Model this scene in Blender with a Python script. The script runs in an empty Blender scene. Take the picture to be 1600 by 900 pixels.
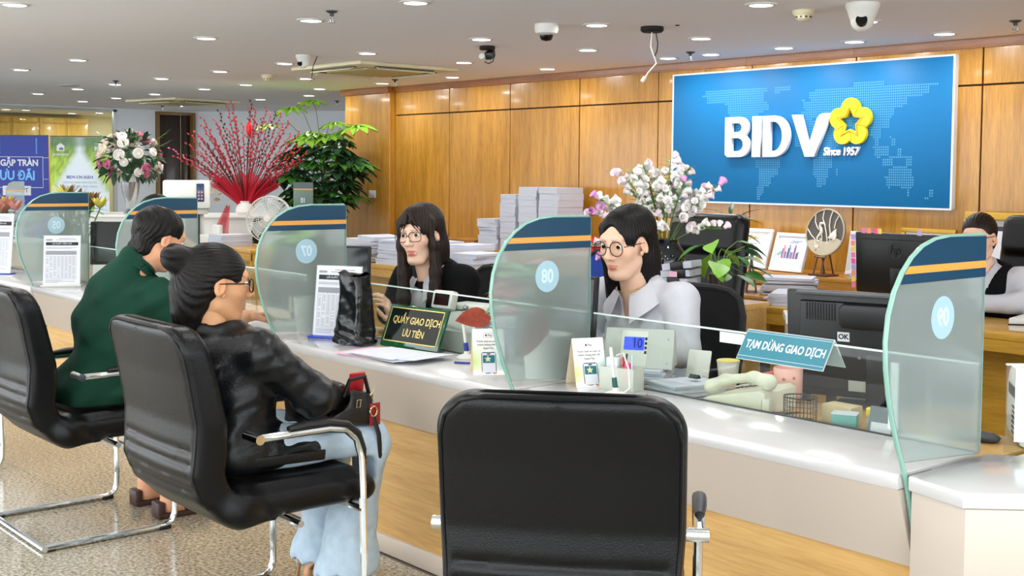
import bpy, bmesh, math, random
import numpy as np
from mathutils import Vector, Matrix, Euler

# ------------------------------------------------------------------ camera, world, exposure
SC = bpy.context.scene
COL = SC.collection
R = math.radians
cam_data = bpy.data.cameras.new('camera')
cam = bpy.data.objects.new('camera', cam_data)
COL.objects.link(cam)
SC.camera = cam
cam_data.sensor_width = 36.0
cam_data.lens = 1900.0 / 1600.0 * 36.0
cam_data.shift_y = -(450.0 - 373.0) / 1600.0
cam_data.clip_start = 0.05
yaw, pitch, roll = R(49.416), R(3.13), R(0.46)
fw = Vector((-math.sin(yaw) * math.cos(pitch), math.cos(yaw) * math.cos(pitch), -math.sin(pitch)))
r0 = Vector((math.cos(yaw), math.sin(yaw), 0))
u0 = r0.cross(fw)
rt = r0 * math.cos(roll) + u0 * math.sin(roll)
upv = u0 * math.cos(roll) - r0 * math.sin(roll)
mw = Matrix((rt, upv, -fw)).transposed().to_4x4()
mw.translation = Vector((0, 0, 1.45))
cam.matrix_world = mw

world = bpy.data.worlds.new('world')
SC.world = world
world.use_nodes = True
bgn = world.node_tree.nodes['Background']
bgn.inputs[0].default_value = (0.93, 0.97, 1.0, 1)
bgn.inputs[1].default_value = 7.5
SC.view_settings.view_transform = 'Standard'
SC.view_settings.look = 'None'
SC.view_settings.gamma = 1.0
SC.view_settings.use_curve_mapping = False
SC.view_settings.exposure = -0.58
LAMP_W = 9.0
SC.cycles.max_bounces = 8
SC.cycles.transparent_max_bounces = 24
SC.cycles.sample_clamp_indirect = 6.0
SC.cycles.caustics_reflective = False
SC.cycles.caustics_refractive = False

# ------------------------------------------------------------------ materials
MATS = {}
def lin(h):
    if not isinstance(h, str):
        return tuple(h)
    v = [int(h[i:i + 2], 16) / 255 for i in (0, 2, 4)]
    return tuple(c / 12.92 if c <= .04045 else ((c + .055) / 1.055) ** 2.4 for c in v)

def mat(name, col='cccccc', rough=.5, metal=0., spec=.5, emit=0., coat=0., trans=0., alpha=1., sub=0., bump=0., bscale=60., vary=0., ior=1.45, aniso=None):
    if name in MATS:
        return MATS[name]
    m = bpy.data.materials.new(name)
    m.use_nodes = True
    nt = m.node_tree
    b = nt.nodes['Principled BSDF']
    c = lin(col)
    b.inputs['Base Color'].default_value = (*c, 1)
    b.inputs['Roughness'].default_value = rough
    b.inputs['Metallic'].default_value = metal
    b.inputs['Specular IOR Level'].default_value = spec
    b.inputs['IOR'].default_value = ior
    b.inputs['Coat Weight'].default_value = coat
    b.inputs['Coat Roughness'].default_value = .08
    b.inputs['Transmission Weight'].default_value = trans
    b.inputs['Alpha'].default_value = alpha
    if sub:
        b.inputs['Subsurface Weight'].default_value = sub
        b.inputs['Subsurface Radius'].default_value = (.012, .005, .003)
        b.inputs['Subsurface Scale'].default_value = 1.0
    if emit:
        b.inputs['Emission Color'].default_value = (*c, 1)
        b.inputs['Emission Strength'].default_value = emit
    if bump or vary:
        tc = nt.nodes.new('ShaderNodeTexCoord')
        mp = nt.nodes.new('ShaderNodeMapping')
        nt.links.new(tc.outputs['Object'], mp.inputs[0])
        if aniso:
            mp.inputs['Scale'].default_value = aniso
        n = nt.nodes.new('ShaderNodeTexNoise')
        n.inputs['Scale'].default_value = bscale
        n.inputs['Detail'].default_value = 5
        nt.links.new(mp.outputs[0], n.inputs['Vector'])
        if bump:
            bp = nt.nodes.new('ShaderNodeBump')
            bp.inputs['Strength'].default_value = bump
            bp.inputs['Distance'].default_value = .01
            nt.links.new(n.outputs['Fac'], bp.inputs['Height'])
            nt.links.new(bp.outputs[0], b.inputs['Normal'])
        if vary:
            mx = nt.nodes.new('ShaderNodeMix'); mx.data_type = 'RGBA'
            mx.inputs[6].default_value = (*[x * (1 - vary) for x in c], 1)
            mx.inputs[7].default_value = (*[min(1, x * (1 + vary)) for x in c], 1)
            nt.links.new(n.outputs['Fac'], mx.inputs[0])
            nt.links.new(mx.outputs[2], b.inputs['Base Color'])
    MATS[name] = m
    return m

def wood(name, c1, c2, rough=.3, coat=.25, scale=(9, 9, .7), world_co=False, ring=0):
    if name in MATS:
        return MATS[name]
    m = mat(name, c1, rough, coat=coat)
    nt = m.node_tree; b = nt.nodes['Principled BSDF']
    tc = nt.nodes.new('ShaderNodeTexCoord'); mp = nt.nodes.new('ShaderNodeMapping')
    mp.inputs['Scale'].default_value = scale
    nt.links.new(tc.outputs['Object'], mp.inputs[0])
    inf = nt.nodes.new('ShaderNodeObjectInfo')
    comb = nt.nodes.new('ShaderNodeVectorMath'); comb.operation = 'ADD'
    ml = nt.nodes.new('ShaderNodeMath'); ml.operation = 'MULTIPLY'; ml.inputs[1].default_value = 37.
    nt.links.new(inf.outputs['Random'], ml.inputs[0])
    nt.links.new(mp.outputs[0], comb.inputs[0]); nt.links.new(ml.outputs[0], comb.inputs[1])
    n = nt.nodes.new('ShaderNodeTexNoise'); n.inputs['Scale'].default_value = 2.2; n.inputs['Detail'].default_value = 6; n.inputs['Roughness'].default_value = .62
    nt.links.new(comb.outputs[0], n.inputs['Vector'])
    n2 = nt.nodes.new('ShaderNodeTexNoise'); n2.inputs['Scale'].default_value = 14; n2.inputs['Detail'].default_value = 3
    nt.links.new(comb.outputs[0], n2.inputs['Vector'])
    ad = nt.nodes.new('ShaderNodeMix'); ad.data_type = 'FLOAT'; ad.inputs[0].default_value = .4
    nt.links.new(n.outputs['Fac'], ad.inputs[2]); nt.links.new(n2.outputs['Fac'], ad.inputs[3])
    rp = nt.nodes.new('ShaderNodeValToRGB')
    rp.color_ramp.elements[0].position = .36; rp.color_ramp.elements[0].color = (*lin(c2), 1)
    rp.color_ramp.elements[1].position = .62; rp.color_ramp.elements[1].color = (*lin(c1), 1)
    nt.links.new(ad.outputs[0], rp.inputs[0]); nt.links.new(rp.outputs[0], b.inputs['Base Color'])
    bp = nt.nodes.new('ShaderNodeBump'); bp.inputs['Strength'].default_value = .04; bp.inputs['Distance'].default_value = .005
    nt.links.new(n2.outputs['Fac'], bp.inputs['Height']); nt.links.new(bp.outputs[0], b.inputs['Normal'])
    return m

def granite(name):
    m = mat(name, '9a958a', .16, spec=.5)
    nt = m.node_tree; b = nt.nodes['Principled BSDF']
    tc = nt.nodes.new('ShaderNodeTexCoord'); g = nt.nodes.new('ShaderNodeNewGeometry')
    n = nt.nodes.new('ShaderNodeTexNoise'); n.inputs['Scale'].default_value = 70; n.inputs['Detail'].default_value = 4; n.inputs['Roughness'].default_value = .7
    v = nt.nodes.new('ShaderNodeTexVoronoi'); v.inputs['Scale'].default_value = 110
    n3 = nt.nodes.new('ShaderNodeTexNoise'); n3.inputs['Scale'].default_value = 3
    for q in (n, v, n3):
        nt.links.new(g.outputs['Position'], q.inputs['Vector'])
    rp = nt.nodes.new('ShaderNodeValToRGB')
    e = rp.color_ramp.elements
    e[0].position = .36; e[0].color = (*lin('5e584c'), 1)
    e[1].position = .66; e[1].color = (*lin('cfc9ba'), 1)
    k = e.new(.5); k.color = (*lin('a39a86'), 1)
    nt.links.new(n.outputs['Fac'], rp.inputs[0])
    mx = nt.nodes.new('ShaderNodeMix'); mx.data_type = 'RGBA'; mx.blend_type = 'MULTIPLY'; mx.inputs[0].default_value = .35
    rp2 = nt.nodes.new('ShaderNodeValToRGB'); rp2.color_ramp.elements[0].color = (.35, .33, .3, 1); rp2.color_ramp.elements[0].position = .1; rp2.color_ramp.elements[1].position = .45
    nt.links.new(v.outputs['Distance'], rp2.inputs[0])
    nt.links.new(rp.outputs[0], mx.inputs[6]); nt.links.new(rp2.outputs[0], mx.inputs[7])
    mx2 = nt.nodes.new('ShaderNodeMix'); mx2.data_type = 'RGBA'; mx2.blend_type = 'MULTIPLY'; mx2.inputs[0].default_value = .3
    rp3 = nt.nodes.new('ShaderNodeValToRGB'); rp3.color_ramp.elements[0].color = (.75, .68, .55, 1)
    nt.links.new(n3.outputs['Fac'], rp3.inputs[0])
    nt.links.new(mx.outputs[2], mx2.inputs[6]); nt.links.new(rp3.outputs[0], mx2.inputs[7])
    nt.links.new(mx2.outputs[2], b.inputs['Base Color'])
    return m

def front_only(nt, f, s=1.):
    """the mirror reflection of a sheet is taken once, at the face where light enters"""
    g = nt.nodes.new('ShaderNodeNewGeometry'); k = nt.nodes.new('ShaderNodeMath'); k.operation = 'SUBTRACT'; k.inputs[0].default_value = 1.
    k2 = nt.nodes.new('ShaderNodeMath'); k2.operation = 'MULTIPLY'; k2.inputs[1].default_value = s
    m = nt.nodes.new('ShaderNodeMath'); m.operation = 'MULTIPLY'
    nt.links.new(g.outputs['Backfacing'], k.inputs[1]); nt.links.new(k.outputs[0], k2.inputs[0]); nt.links.new(k2.outputs[0], m.inputs[0]); nt.links.new(f.outputs[0], m.inputs[1])
    return m

def clear_glass(name, tint='e4f2ee', refl=1.):
    """thin sheet glass: straight-through transparency plus a Fresnel mirror"""
    m = bpy.data.materials.new(name); m.use_nodes = True; nt = m.node_tree
    nt.nodes.remove(nt.nodes['Principled BSDF'])
    t = nt.nodes.new('ShaderNodeBsdfTransparent'); t.inputs[0].default_value = (*lin(tint), 1)
    g = nt.nodes.new('ShaderNodeBsdfGlossy'); g.inputs['Roughness'].default_value = .02
    f = nt.nodes.new('ShaderNodeFresnel'); f.inputs[0].default_value = 1.45
    mx = nt.nodes.new('ShaderNodeMixShader')
    f = front_only(nt, f, refl)
    nt.links.new(f.outputs[0], mx.inputs[0]); nt.links.new(t.outputs[0], mx.inputs[1]); nt.links.new(g.outputs[0], mx.inputs[2])
    nt.links.new(mx.outputs[0], nt.nodes['Material Output'].inputs[0])
    MATS[name] = m
    return m

def frosted_glass(name):
    m = bpy.data.materials.new(name); m.use_nodes = True; nt = m.node_tree
    nt.nodes.remove(nt.nodes['Principled BSDF'])
    rf = nt.nodes.new('ShaderNodeBsdfRefraction'); rf.inputs['Color'].default_value = (*lin('f0f8f6'), 1); rf.inputs['Roughness'].default_value = .09; rf.inputs['IOR'].default_value = 1.22
    tr = nt.nodes.new('ShaderNodeBsdfTransparent'); tr.inputs[0].default_value = (*lin('eef7f4'), 1)
    tl = nt.nodes.new('ShaderNodeBsdfTranslucent'); tl.inputs[0].default_value = (*lin('e6f0ee'), 1)
    df = nt.nodes.new('ShaderNodeBsdfDiffuse'); df.inputs[0].default_value = (*lin('dbe8e6'), 1)
    gl = nt.nodes.new('ShaderNodeBsdfGlossy'); gl.inputs['Roughness'].default_value = .12
    def mix(a, b, f):
        x = nt.nodes.new('ShaderNodeMixShader')
        if isinstance(f, float): x.inputs[0].default_value = f
        else: nt.links.new(f, x.inputs[0])
        nt.links.new(a.outputs[0], x.inputs[1]); nt.links.new(b.outputs[0], x.inputs[2])
        return x
    a = mix(rf, tr, .12)
    c = mix(tl, df, .5)
    d = mix(a, c, .32)
    f = nt.nodes.new('ShaderNodeFresnel'); f.inputs[0].default_value = 1.4
    f = front_only(nt, f)
    e = mix(d, gl, f.outputs[0])
    nt.links.new(e.outputs[0], nt.nodes['Material Output'].inputs[0])
    MATS[name] = m
    return m

def attr_mat(name, rough=.5, sub=0., spec=.4, attr='Col', bump=0., bscale=200.):
    """colour comes from the mesh's own colour attribute (print, lips, brows ...)"""
    m = mat(name, 'ffffff', rough, sub=sub, spec=spec, bump=bump, bscale=bscale)
    nt = m.node_tree
    a = nt.nodes.new('ShaderNodeAttribute'); a.attribute_name = attr
    nt.links.new(a.outputs['Color'], nt.nodes['Principled BSDF'].inputs['Base Color'])
    return m

# ------------------------------------------------------------------ mesh builder
def TR(x=0, y=0, z=0, rx=0, ry=0, rz=0):
    return Matrix.Translation((x, y, z)) @ Euler((R(rx), R(ry), R(rz)), 'XYZ').to_matrix().to_4x4()

class MB:
    def __init__(s):
        s.bm = bmesh.new(); s.M = Matrix.Identity(4); s.mi = 0
    def _fin(s, verts, faces):
        for v in verts: v.co = s.M @ v.co
        for f in faces: f.material_index = s.mi
    def box(s, x0, x1, y0, y1, z0, z1, bev=0., seg=2):
        r = bmesh.ops.create_cube(s.bm, size=1)
        vs = r['verts']
        for v in vs:
            v.co = Vector((x0 + (v.co.x + .5) * (x1 - x0), y0 + (v.co.y + .5) * (y1 - y0), z0 + (v.co.z + .5) * (z1 - z0)))
        fs = set(f for v in vs for f in v.link_faces)
        if bev:
            es = list(set(e for v in vs for e in v.link_edges))
            r = bmesh.ops.bevel(s.bm, geom=es, offset=bev, segments=seg, affect='EDGES', profile=.5)
            vs = set(r['verts']); fs = set(f for v in vs for f in v.link_faces)
            vs = set(v for f in fs for v in f.verts)
        s._fin(vs, fs); return s
    def prism(s, pts, h0, h1, axis='z', bev=0., smooth=False):
        """polygon pts in a plane, extruded between h0 and h1 along axis"""
        def P(a, b, h):
            return Vector((a, b, h)) if axis == 'z' else (Vector((h, a, b)) if axis == 'x' else Vector((a, h, b)))
        A = [s.bm.verts.new(P(a, b, h0)) for a, b in pts]
        B = [s.bm.verts.new(P(a, b, h1)) for a, b in pts]
        n = len(pts); fs = []
        fs.append(s.bm.faces.new(A[::-1])); fs.append(s.bm.faces.new(B))
        for i in range(n):
            fs.append(s.bm.faces.new((A[i], A[(i + 1) % n], B[(i + 1) % n], B[i])))
        vs = set(A + B)
        bmesh.ops.recalc_face_normals(s.bm, faces=fs)
        if bev:
            es = list(set(e for f in fs[:2] for e in f.edges))
            r = bmesh.ops.bevel(s.bm, geom=es, offset=bev, segments=2, affect='EDGES', profile=.5)
            fs = set(f for v in r['verts'] for f in v.link_faces); fs |= set(f for v in vs if v.is_valid for f in v.link_faces)
            vs = set(v for f in fs for v in f.verts)
        s._fin(vs, fs); return s
    def tube(s, pts, r, n=8, closed=False, cap=True, flat=None):
        pts = [Vector(p) for p in pts]
        m = len(pts)
        rs = r if isinstance(r, (list, tuple)) else [r] * m
        rings = []; prev = None
        for i, p in enumerate(pts):
            a = pts[(i - 1) % m] if (closed or i > 0) else p
            b = pts[(i + 1) % m] if (closed or i < m - 1) else p
            t = (b - a)
            if t.length < 1e-9: t = Vector((0, 0, 1))
            t.normalize()
            if prev is None:
                ref = Vector((0, 0, 1)) if abs(t.z) < .9 else Vector((1, 0, 0))
                u = t.cross(ref).normalized()
            else:
                u = (prev - t * prev.dot(t)).normalized()
            prev = u; w = t.cross(u)
            rr = rs[i]
            rings.append([s.bm.verts.new(p + (u * math.cos(2 * math.pi * k / n) * rr + w * math.sin(2 * math.pi * k / n) * rr * (flat or 1))) for k in range(n)])
        fs = []
        for i in range(m if closed else m - 1):
            A = rings[i]; B = rings[(i + 1) % m]
            for k in range(n):
                fs.append(s.bm.faces.new((A[k], A[(k + 1) % n], B[(k + 1) % n], B[k])))
        if cap and not closed:
            fs.append(s.bm.faces.new(rings[0][::-1])); fs.append(s.bm.faces.new(rings[-1]))
        s._fin([v for q in rings for v in q], fs); return s
    def lathe(s, prof, n=24, cap=True, arc=1.0):
        rings = []
        for r, z in prof:
            rings.append([s.bm.verts.new((r * math.cos(2 * math.pi * k / n), r * math.sin(2 * math.pi * k / n), z)) for k in range(n)])
        fs = []
        for A, B in zip(rings, rings[1:]):
            for k in range(n):
                fs.append(s.bm.faces.new((A[k], A[(k + 1) % n], B[(k + 1) % n], B[k])))
        if cap:
            if prof[0][0] > 1e-5: fs.append(s.bm.faces.new(rings[0][::-1]))
            if prof[-1][0] > 1e-5: fs.append(s.bm.faces.new(rings[-1]))
        vs = [v for q in rings for v in q]
        s._fin(vs, fs); return s
    def cyl(s, x, y, z0, z1, r, n=20, r2=None):
        M0 = s.M; s.M = M0 @ TR(x, y, 0); s.lathe([(r, z0), (r if r2 is None else r2, z1)], n); s.M = M0; return s
    def ball(s, c, r, n=12, sc=(1, 1, 1)):
        M0 = s.M; s.M = M0 @ TR(*c) @ Matrix.Diagonal((*sc, 1))
        s.lathe([(max(1e-4, r * math.sin(math.pi * i / n)), -r * math.cos(math.pi * i / n)) for i in range(n + 1)], n + 4, cap=False)
        s.M = M0; return s
    def poly(s, pts):
        vs = [s.bm.verts.new(p) for p in pts]
        f = s.bm.faces.new(vs); s._fin(vs, [f]); return s
    def sheet(s, fn, nu, nv, thick=0.):
        g = [[s.bm.verts.new(fn(i / nu, j / nv)) for j in range(nv + 1)] for i in range(nu + 1)]
        fs = []
        for i in range(nu):
            for j in range(nv):
                fs.append(s.bm.faces.new((g[i][j], g[i + 1][j], g[i + 1][j + 1], g[i][j + 1])))
        vs = [v for q in g for v in q]
        if thick:
            bmesh.ops.recalc_face_normals(s.bm, faces=fs); r = bmesh.ops.solidify(s.bm, geom=fs, thickness=thick)
            fs = set(f for f in r['geom'] if isinstance(f, bmesh.types.BMFace)) | set(fs)
            vs = set(v for f in fs for v in f.verts); bmesh.ops.recalc_face_normals(s.bm, faces=list(fs))
        s._fin(vs, fs); return s
    def build(s, name, mats, parent=None, sharp=35, smooth=True, merge=False):
        if merge: bmesh.ops.remove_doubles(s.bm, verts=s.bm.verts, dist=1e-5)
        me = bpy.data.meshes.new(name)
        s.bm.to_mesh(me); s.bm.free()
        return mk(name, me, mats, parent, sharp, smooth)

def mk(name, me, mats, parent=None, sharp=35, smooth=True):
    for m in (mats if isinstance(mats, (list, tuple)) else [mats]): me.materials.append(m)
    if smooth:
        me.polygons.foreach_set('use_smooth', [True] * len(me.polygons))
        if sharp: me.set_sharp_from_angle(angle=R(sharp))
    o = bpy.data.objects.new(name, me)
    COL.objects.link(o)
    if parent is not None: o.parent = parent
    return o

def tag(o, label=None, cat=None, group=None, kind=None):
    if label: o['label'] = label
    if cat: o['category'] = cat
    if group: o['group'] = group
    if kind: o['kind'] = kind
    return o

def thing(name, label, cat, loc=(0, 0, 0), rz=0., group=None, rx=0., ry=0.):
    o = bpy.data.objects.new(name, None); COL.objects.link(o)
    o.empty_display_size = .05
    o.location = loc; o.rotation_euler = (R(rx), R(ry), R(rz))
    return tag(o, label, cat, group)

def kids(o): return [c for c in o.children]

def copy_tree(o, parent=None, root=True):
    c = o.copy(); COL.objects.link(c)
    c.parent = parent
    for ch in kids(o): copy_tree(ch, c, False)
    return c

def dup(o, loc, rz, label, group=None):
    c = copy_tree(o); c.location = loc; c.rotation_euler = (0, 0, R(rz)); c['label'] = label
    if group: c['group'] = group
    return c

_font = {}
def text(name, body, size, mats, parent, loc=(0, 0, 0), rot=(90, 0, 0), depth=.0004, off=0., align='CENTER', sx=1., mirror=False, spacing=1., shear=0., valign='CENTER', line=1., res=4):
    cu = bpy.data.curves.new('t', 'FONT')
    cu.body = body; cu.size = size; cu.align_x = align; cu.align_y = valign
    cu.extrude = depth / 2; cu.offset = off; cu.space_character = spacing; cu.shear = shear; cu.space_line = line; cu.resolution_u = res
    to = bpy.data.objects.new('t', cu); COL.objects.link(to)
    dg = bpy.context.evaluated_depsgraph_get()
    me = bpy.data.meshes.new_from_object(to.evaluated_get(dg))
    bpy.data.objects.remove(to); bpy.data.curves.remove(cu)
    S = Matrix.Diagonal((-sx if mirror else sx, 1, 1, 1))
    me.transform(TR(*loc, *rot) @ S)
    if mirror: me.flip_normals()
    me.name = name
    me.materials.clear()
    return mk(name, me, mats, parent, 40, False)

# ------------------------------------------------------------------ implicit surfaces for soft forms
def sdf_mesh(fn, lo, hi, h):
    lo = np.array(lo, np.float32); hi = np.array(hi, np.float32)
    n = np.maximum(4, np.ceil((hi - lo) / h).astype(int) + 1)
    ax = [lo[i] + h * np.arange(n[i], dtype=np.float32) for i in range(3)]
    P = np.stack(np.meshgrid(*ax, indexing='ij'), -1)
    d = fn(P).astype(np.float32)
    s = d < 0
    c = [(0, 0, 0), (1, 0, 0), (0, 1, 0), (1, 1, 0), (0, 0, 1), (1, 0, 1), (0, 1, 1), (1, 1, 1)]
    sl = lambda a, o: a[o[0]:n[0] - 1 + o[0], o[1]:n[1] - 1 + o[1], o[2]:n[2] - 1 + o[2]]
    cnt = sum(sl(s, o).astype(np.int8) for o in c)
    act = (cnt > 0) & (cnt < 8)
    idx = -np.ones(act.shape, np.int64)
    cells = np.argwhere(act); idx[act] = np.arange(len(cells))
    acc = np.zeros((len(cells), 3), np.float32); num = np.zeros(len(cells), np.float32)
    for a in range(8):
        for b in range(a + 1, 8):
            df = [c[b][k] - c[a][k] for k in range(3)]
            if sum(abs(x) for x in df) != 1: continue
            ca = cells + np.array(c[a]); cb = cells + np.array(c[b])
            da = d[ca[:, 0], ca[:, 1], ca[:, 2]]; db = d[cb[:, 0], cb[:, 1], cb[:, 2]]
            x = (da < 0) != (db < 0)
            t = np.where(x, da / np.where(x, da - db, 1), 0)
            acc += np.where(x[:, None], np.array(c[a]) + t[:, None] * np.array(df), 0); num += x
    V = lo + h * (cells + acc / num[:, None])
    F = []
    for k in range(3):
        u, v = (k + 1) % 3, (k + 2) % 3
        o = [0, 0, 0]; o[k] = 1
        A = s[:n[0] - o[0], :n[1] - o[1], :n[2] - o[2]]; Bq = s[o[0]:, o[1]:, o[2]:]
        e = np.argwhere(A != Bq)
        e = e[(e[:, u] > 0) & (e[:, v] > 0) & (e[:, u] < n[u] - 1) & (e[:, v] < n[v] - 1)]
        def g(du, dv):
            q = e.copy(); q[:, u] += du; q[:, v] += dv
            return idx[q[:, 0], q[:, 1], q[:, 2]]
        q = np.stack([g(-1, -1), g(0, -1), g(0, 0), g(-1, 0)], 1)
        fl = ~A[e[:, 0], e[:, 1], e[:, 2]]
        q[fl] = q[fl][:, ::-1]
        F.append(q)
    F = np.concatenate(F)
    F = F[(F >= 0).all(1)]
    return V, F

def np_mesh(name, V, F):
    me = bpy.data.meshes.new(name)
    me.vertices.add(len(V)); me.vertices.foreach_set('co', V.astype(np.float32).ravel())
    me.loops.add(F.size); me.loops.foreach_set('vertex_index', F.astype(np.int32).ravel())
    me.polygons.add(len(F)); me.polygons.foreach_set('loop_start', np.arange(0, F.size, 4, dtype=np.int32))
    me.update(calc_edges=True); me.validate()
    return me

def vcol(me, C):
    a = me.color_attributes.new('Col', 'FLOAT_COLOR', 'POINT')
    a.data.foreach_set('color', np.concatenate([C, np.ones((len(C), 1))], 1).astype(np.float32).ravel())

A3 = lambda p: np.array(p, np.float32)
def cap(P, a, b, ra, rb=None):
    a = A3(a); b = A3(b); rb = ra if rb is None else rb
    ab = b - a; t = np.clip(((P - a) @ ab) / max(1e-9, float(ab @ ab)), 0, 1)
    return np.linalg.norm(P - (a + t[..., None] * ab), axis=-1) - (ra + t * (rb - ra))
def ell(P, c, r, E=None):
    q = P - A3(c)
    if E is not None: q = q @ np.array(Euler([R(v) for v in E], 'XYZ').to_matrix(), np.float32)
    r = A3(r)
    k0 = np.linalg.norm(q / r, axis=-1); k1 = np.linalg.norm(q / (r * r), axis=-1) + 1e-9
    return k0 * (k0 - 1) / k1
def rbx(P, c, s, r, E=None):
    q = P - A3(c)
    if E is not None: q = q @ np.array(Euler([R(v) for v in E], 'XYZ').to_matrix(), np.float32)
    q = np.abs(q) - A3(s) + r
    return np.linalg.norm(np.maximum(q, 0), axis=-1) + np.minimum(q.max(-1), 0) - r
def sm(a, b, k):
    h = np.clip(.5 + .5 * (b - a) / k, 0, 1)
    return b + (a - b) * h - k * h * (1 - h)
def smax(a, b, k): return -sm(-a, -b, k)
def wr(P, seed, f, amp, st=(1, 1, 1)):
    """soft folds"""
    rs = np.random.RandomState(seed); o = np.zeros(P.shape[:-1], np.float32)
    for i in range(5):
        w = rs.normal(size=3) * np.array(st); w = w / np.linalg.norm(w) * f * (.7 + .7 * rs.rand())
        o += np.sin(P @ w.astype(np.float32) + rs.rand() * 6.28 + 1.5 * np.sin(P @ (rs.normal(size=3) * f * .4).astype(np.float32)))
    return o * amp / 2.2
# ------------------------------------------------------------------ shared materials
M_panel = wood('oak_panel', 'bf8b35', '9a681c', .3, .35, (7, 7, .55))
M_crown = wood('crown_wood', '9a5f2a', '7c481d', .3, .3, (.8, 9, 9))
M_shelf = wood('shelf_wood', 'b9812f', '98651f', .4, .15, (.9, 9, 9))
M_base = wood('counter_oak', 'd6ad6c', 'bd9252', .4, .15, (.6, 8, 8))
M_desk = wood('desk_oak', 'c9a062', 'b18a4c', .4, .15, (.7, 8, 8))
M_gap = mat('joint_backing', '2a1a0c', .8)  # black-brown backing seen in the gaps between panels
M_ceil = mat('ceiling_paint', 'f4f5f7', .75)
M_white = mat('white_wall_paint', 'd5dbe0', .7)
M_cream = mat('cream_paint', 'e0d6b0', .7)
M_stone = mat('white_counter_stone', 'c8c7c7', .16, spec=.5, coat=.4)
M_apron = mat('counter_apron_stone', 'c3b7aa', .3, spec=.4)
M_granite = granite('granite')
M_black = mat('black_plastic', '121315', .4)
M_black2 = mat('black_matt', '0c0d0f', .7)
M_chrome = mat('chrome', 'dfe3e4', .12, metal=1.)
M_steel = mat('steel', '9aa0a3', .3, metal=1.)
M_whitep = mat('white_plastic', 'd2d2cc', .4)
M_creamp = mat('cream_plastic', 'd9d2b0', .45)
M_ivory = mat('ivory_plastic', 'dedac6', .4)
M_grayp = mat('grey_plastic', 'b9bcb6', .45)
M_dgray = mat('dark_grey_plastic', '3a3d40', .5)
M_paper = mat('paper_white', 'd6d9e0', .8, spec=.2)
M_paperedge = mat('paper_edges', 'c6cad6', .85, bump=.4, bscale=8, aniso=(1, 1, 90), vary=.12)
M_clear = clear_glass('clear_glass', 'f7fbf9')
M_frost = frosted_glass('frosted_glass')
M_gedge = mat('glass_edge', '9fd0c0', .15, trans=.35, spec=.6)
M_teal = mat('teal_vinyl', '0a3a54', .35)
M_stripe = mat('orange_stripe', 'd89a45', .35)
M_disc = mat('pale_disc', '9fc0cd', .4)
M_disc2 = mat('disc_numeral', 'c6dde6', .4)
M_ink = mat('black_ink', '23252b', .7)
M_inkg = mat('grey_ink', '8d9097', .7)
M_red = mat('red_plastic', 'c81f1c', .4)
M_gold = mat('gold_frame', 'b5903c', .4, metal=.7)
M_leaf = mat('leaf_green', '3f7a2c', .4, vary=.45, bscale=14)
M_leafd = mat('leaf_dark', '27492a', .4, vary=.4, bscale=14)
M_leafl = mat('leaf_light', '7db53a', .4, vary=.35, bscale=14)
M_stem = mat('stem_green', '5e7a3a', .6)
M_bark = mat('bark_brown', '5a4230', .8, vary=.3)
M_cloth_blue = mat('blue_fabric', '123a86', .8)

def struct(o): o['kind'] = 'structure'; return o

# ------------------------------------------------------------------ floor with separate tiles
fl = struct(MB().box(-24, 3, -2.6, 14, -.12, -.004).build('floor', mat('floor_grout', '6e675b', .5)))
tile_me = None
for i in range(15):
    for j in range(7):
        x, y = -9.6 + .6 * i, -1.62 + .6 * j
        if tile_me is None:
            t = MB().box(.0015, .5985, .0015, .5985, -.02, 0, .001, 1).build('tile', M_granite, fl)
            tile_me = t.data
        else:
            t = bpy.data.objects.new('tile', tile_me); COL.objects.link(t); t.parent = fl
        t.location = (x, y, 0)
# ------------------------------------------------------------------ ceiling
ce = struct(MB().box(-24, 3, -3, 14, 2.35, 2.45).build('ceiling', M_ceil))

# ------------------------------------------------------------------ back wall: oak panels, joints recessed
wb = struct(MB().box(-10.733, 4, 7.56, 7.75, 0, 2.35).build('wall_back', M_gap))
gx = [-10.733, -9.79, -8.843, -7.89, -6.943, -5.97, -5.04, -4.08, -3.12, -2.16, -1.2]
def panel(x0, x1, y, z0, z1, parent):
    o = MB().box(0, x1 - x0, -.022, 0, 0, z1 - z0, .002, 1).build('panel', M_panel, parent)
    o.location = (x0, y, z0); return o
for a, b in zip(gx, gx[1:]):
    panel(a + .006, b - .006, 7.561, 2.052, 2.292, wb)
    panel(a + .006, b - .006, 7.561, .02, 2.040, wb)
for a, b in [(-10.733, -9.79), (-9.79, -7.89), (-7.89, -6.0), (-6.0, -5.04), (-5.04, -3.12), (-3.12, -1.2)]:
    o = MB().prism([(0, 0), (-.045, 0), (-.045, -.012), (-.038, -.05), (-.036, -.062), (0, -.062)], .001, b - a - .001, 'x').build('crown_moulding', M_crown, wb)
    o.location = (a, 7.545, 2.35)
# column at its left end
wc = struct(MB().box(-11.60, -10.745, 7.487, 10.4, 0, 2.35).build('wall_column', M_panel))
panel(-11.60, -10.735, 7.487, 0, 2.285, wc)
o = MB().prism([(0, 0), (-.045, 0), (-.045, -.012), (-.038, -.05), (-.036, -.065), (0, -.065)], -.02, .9, 'x').build('crown_moulding', M_crown, wc); o.location = (-11.62, 7.47, 2.35)

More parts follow.
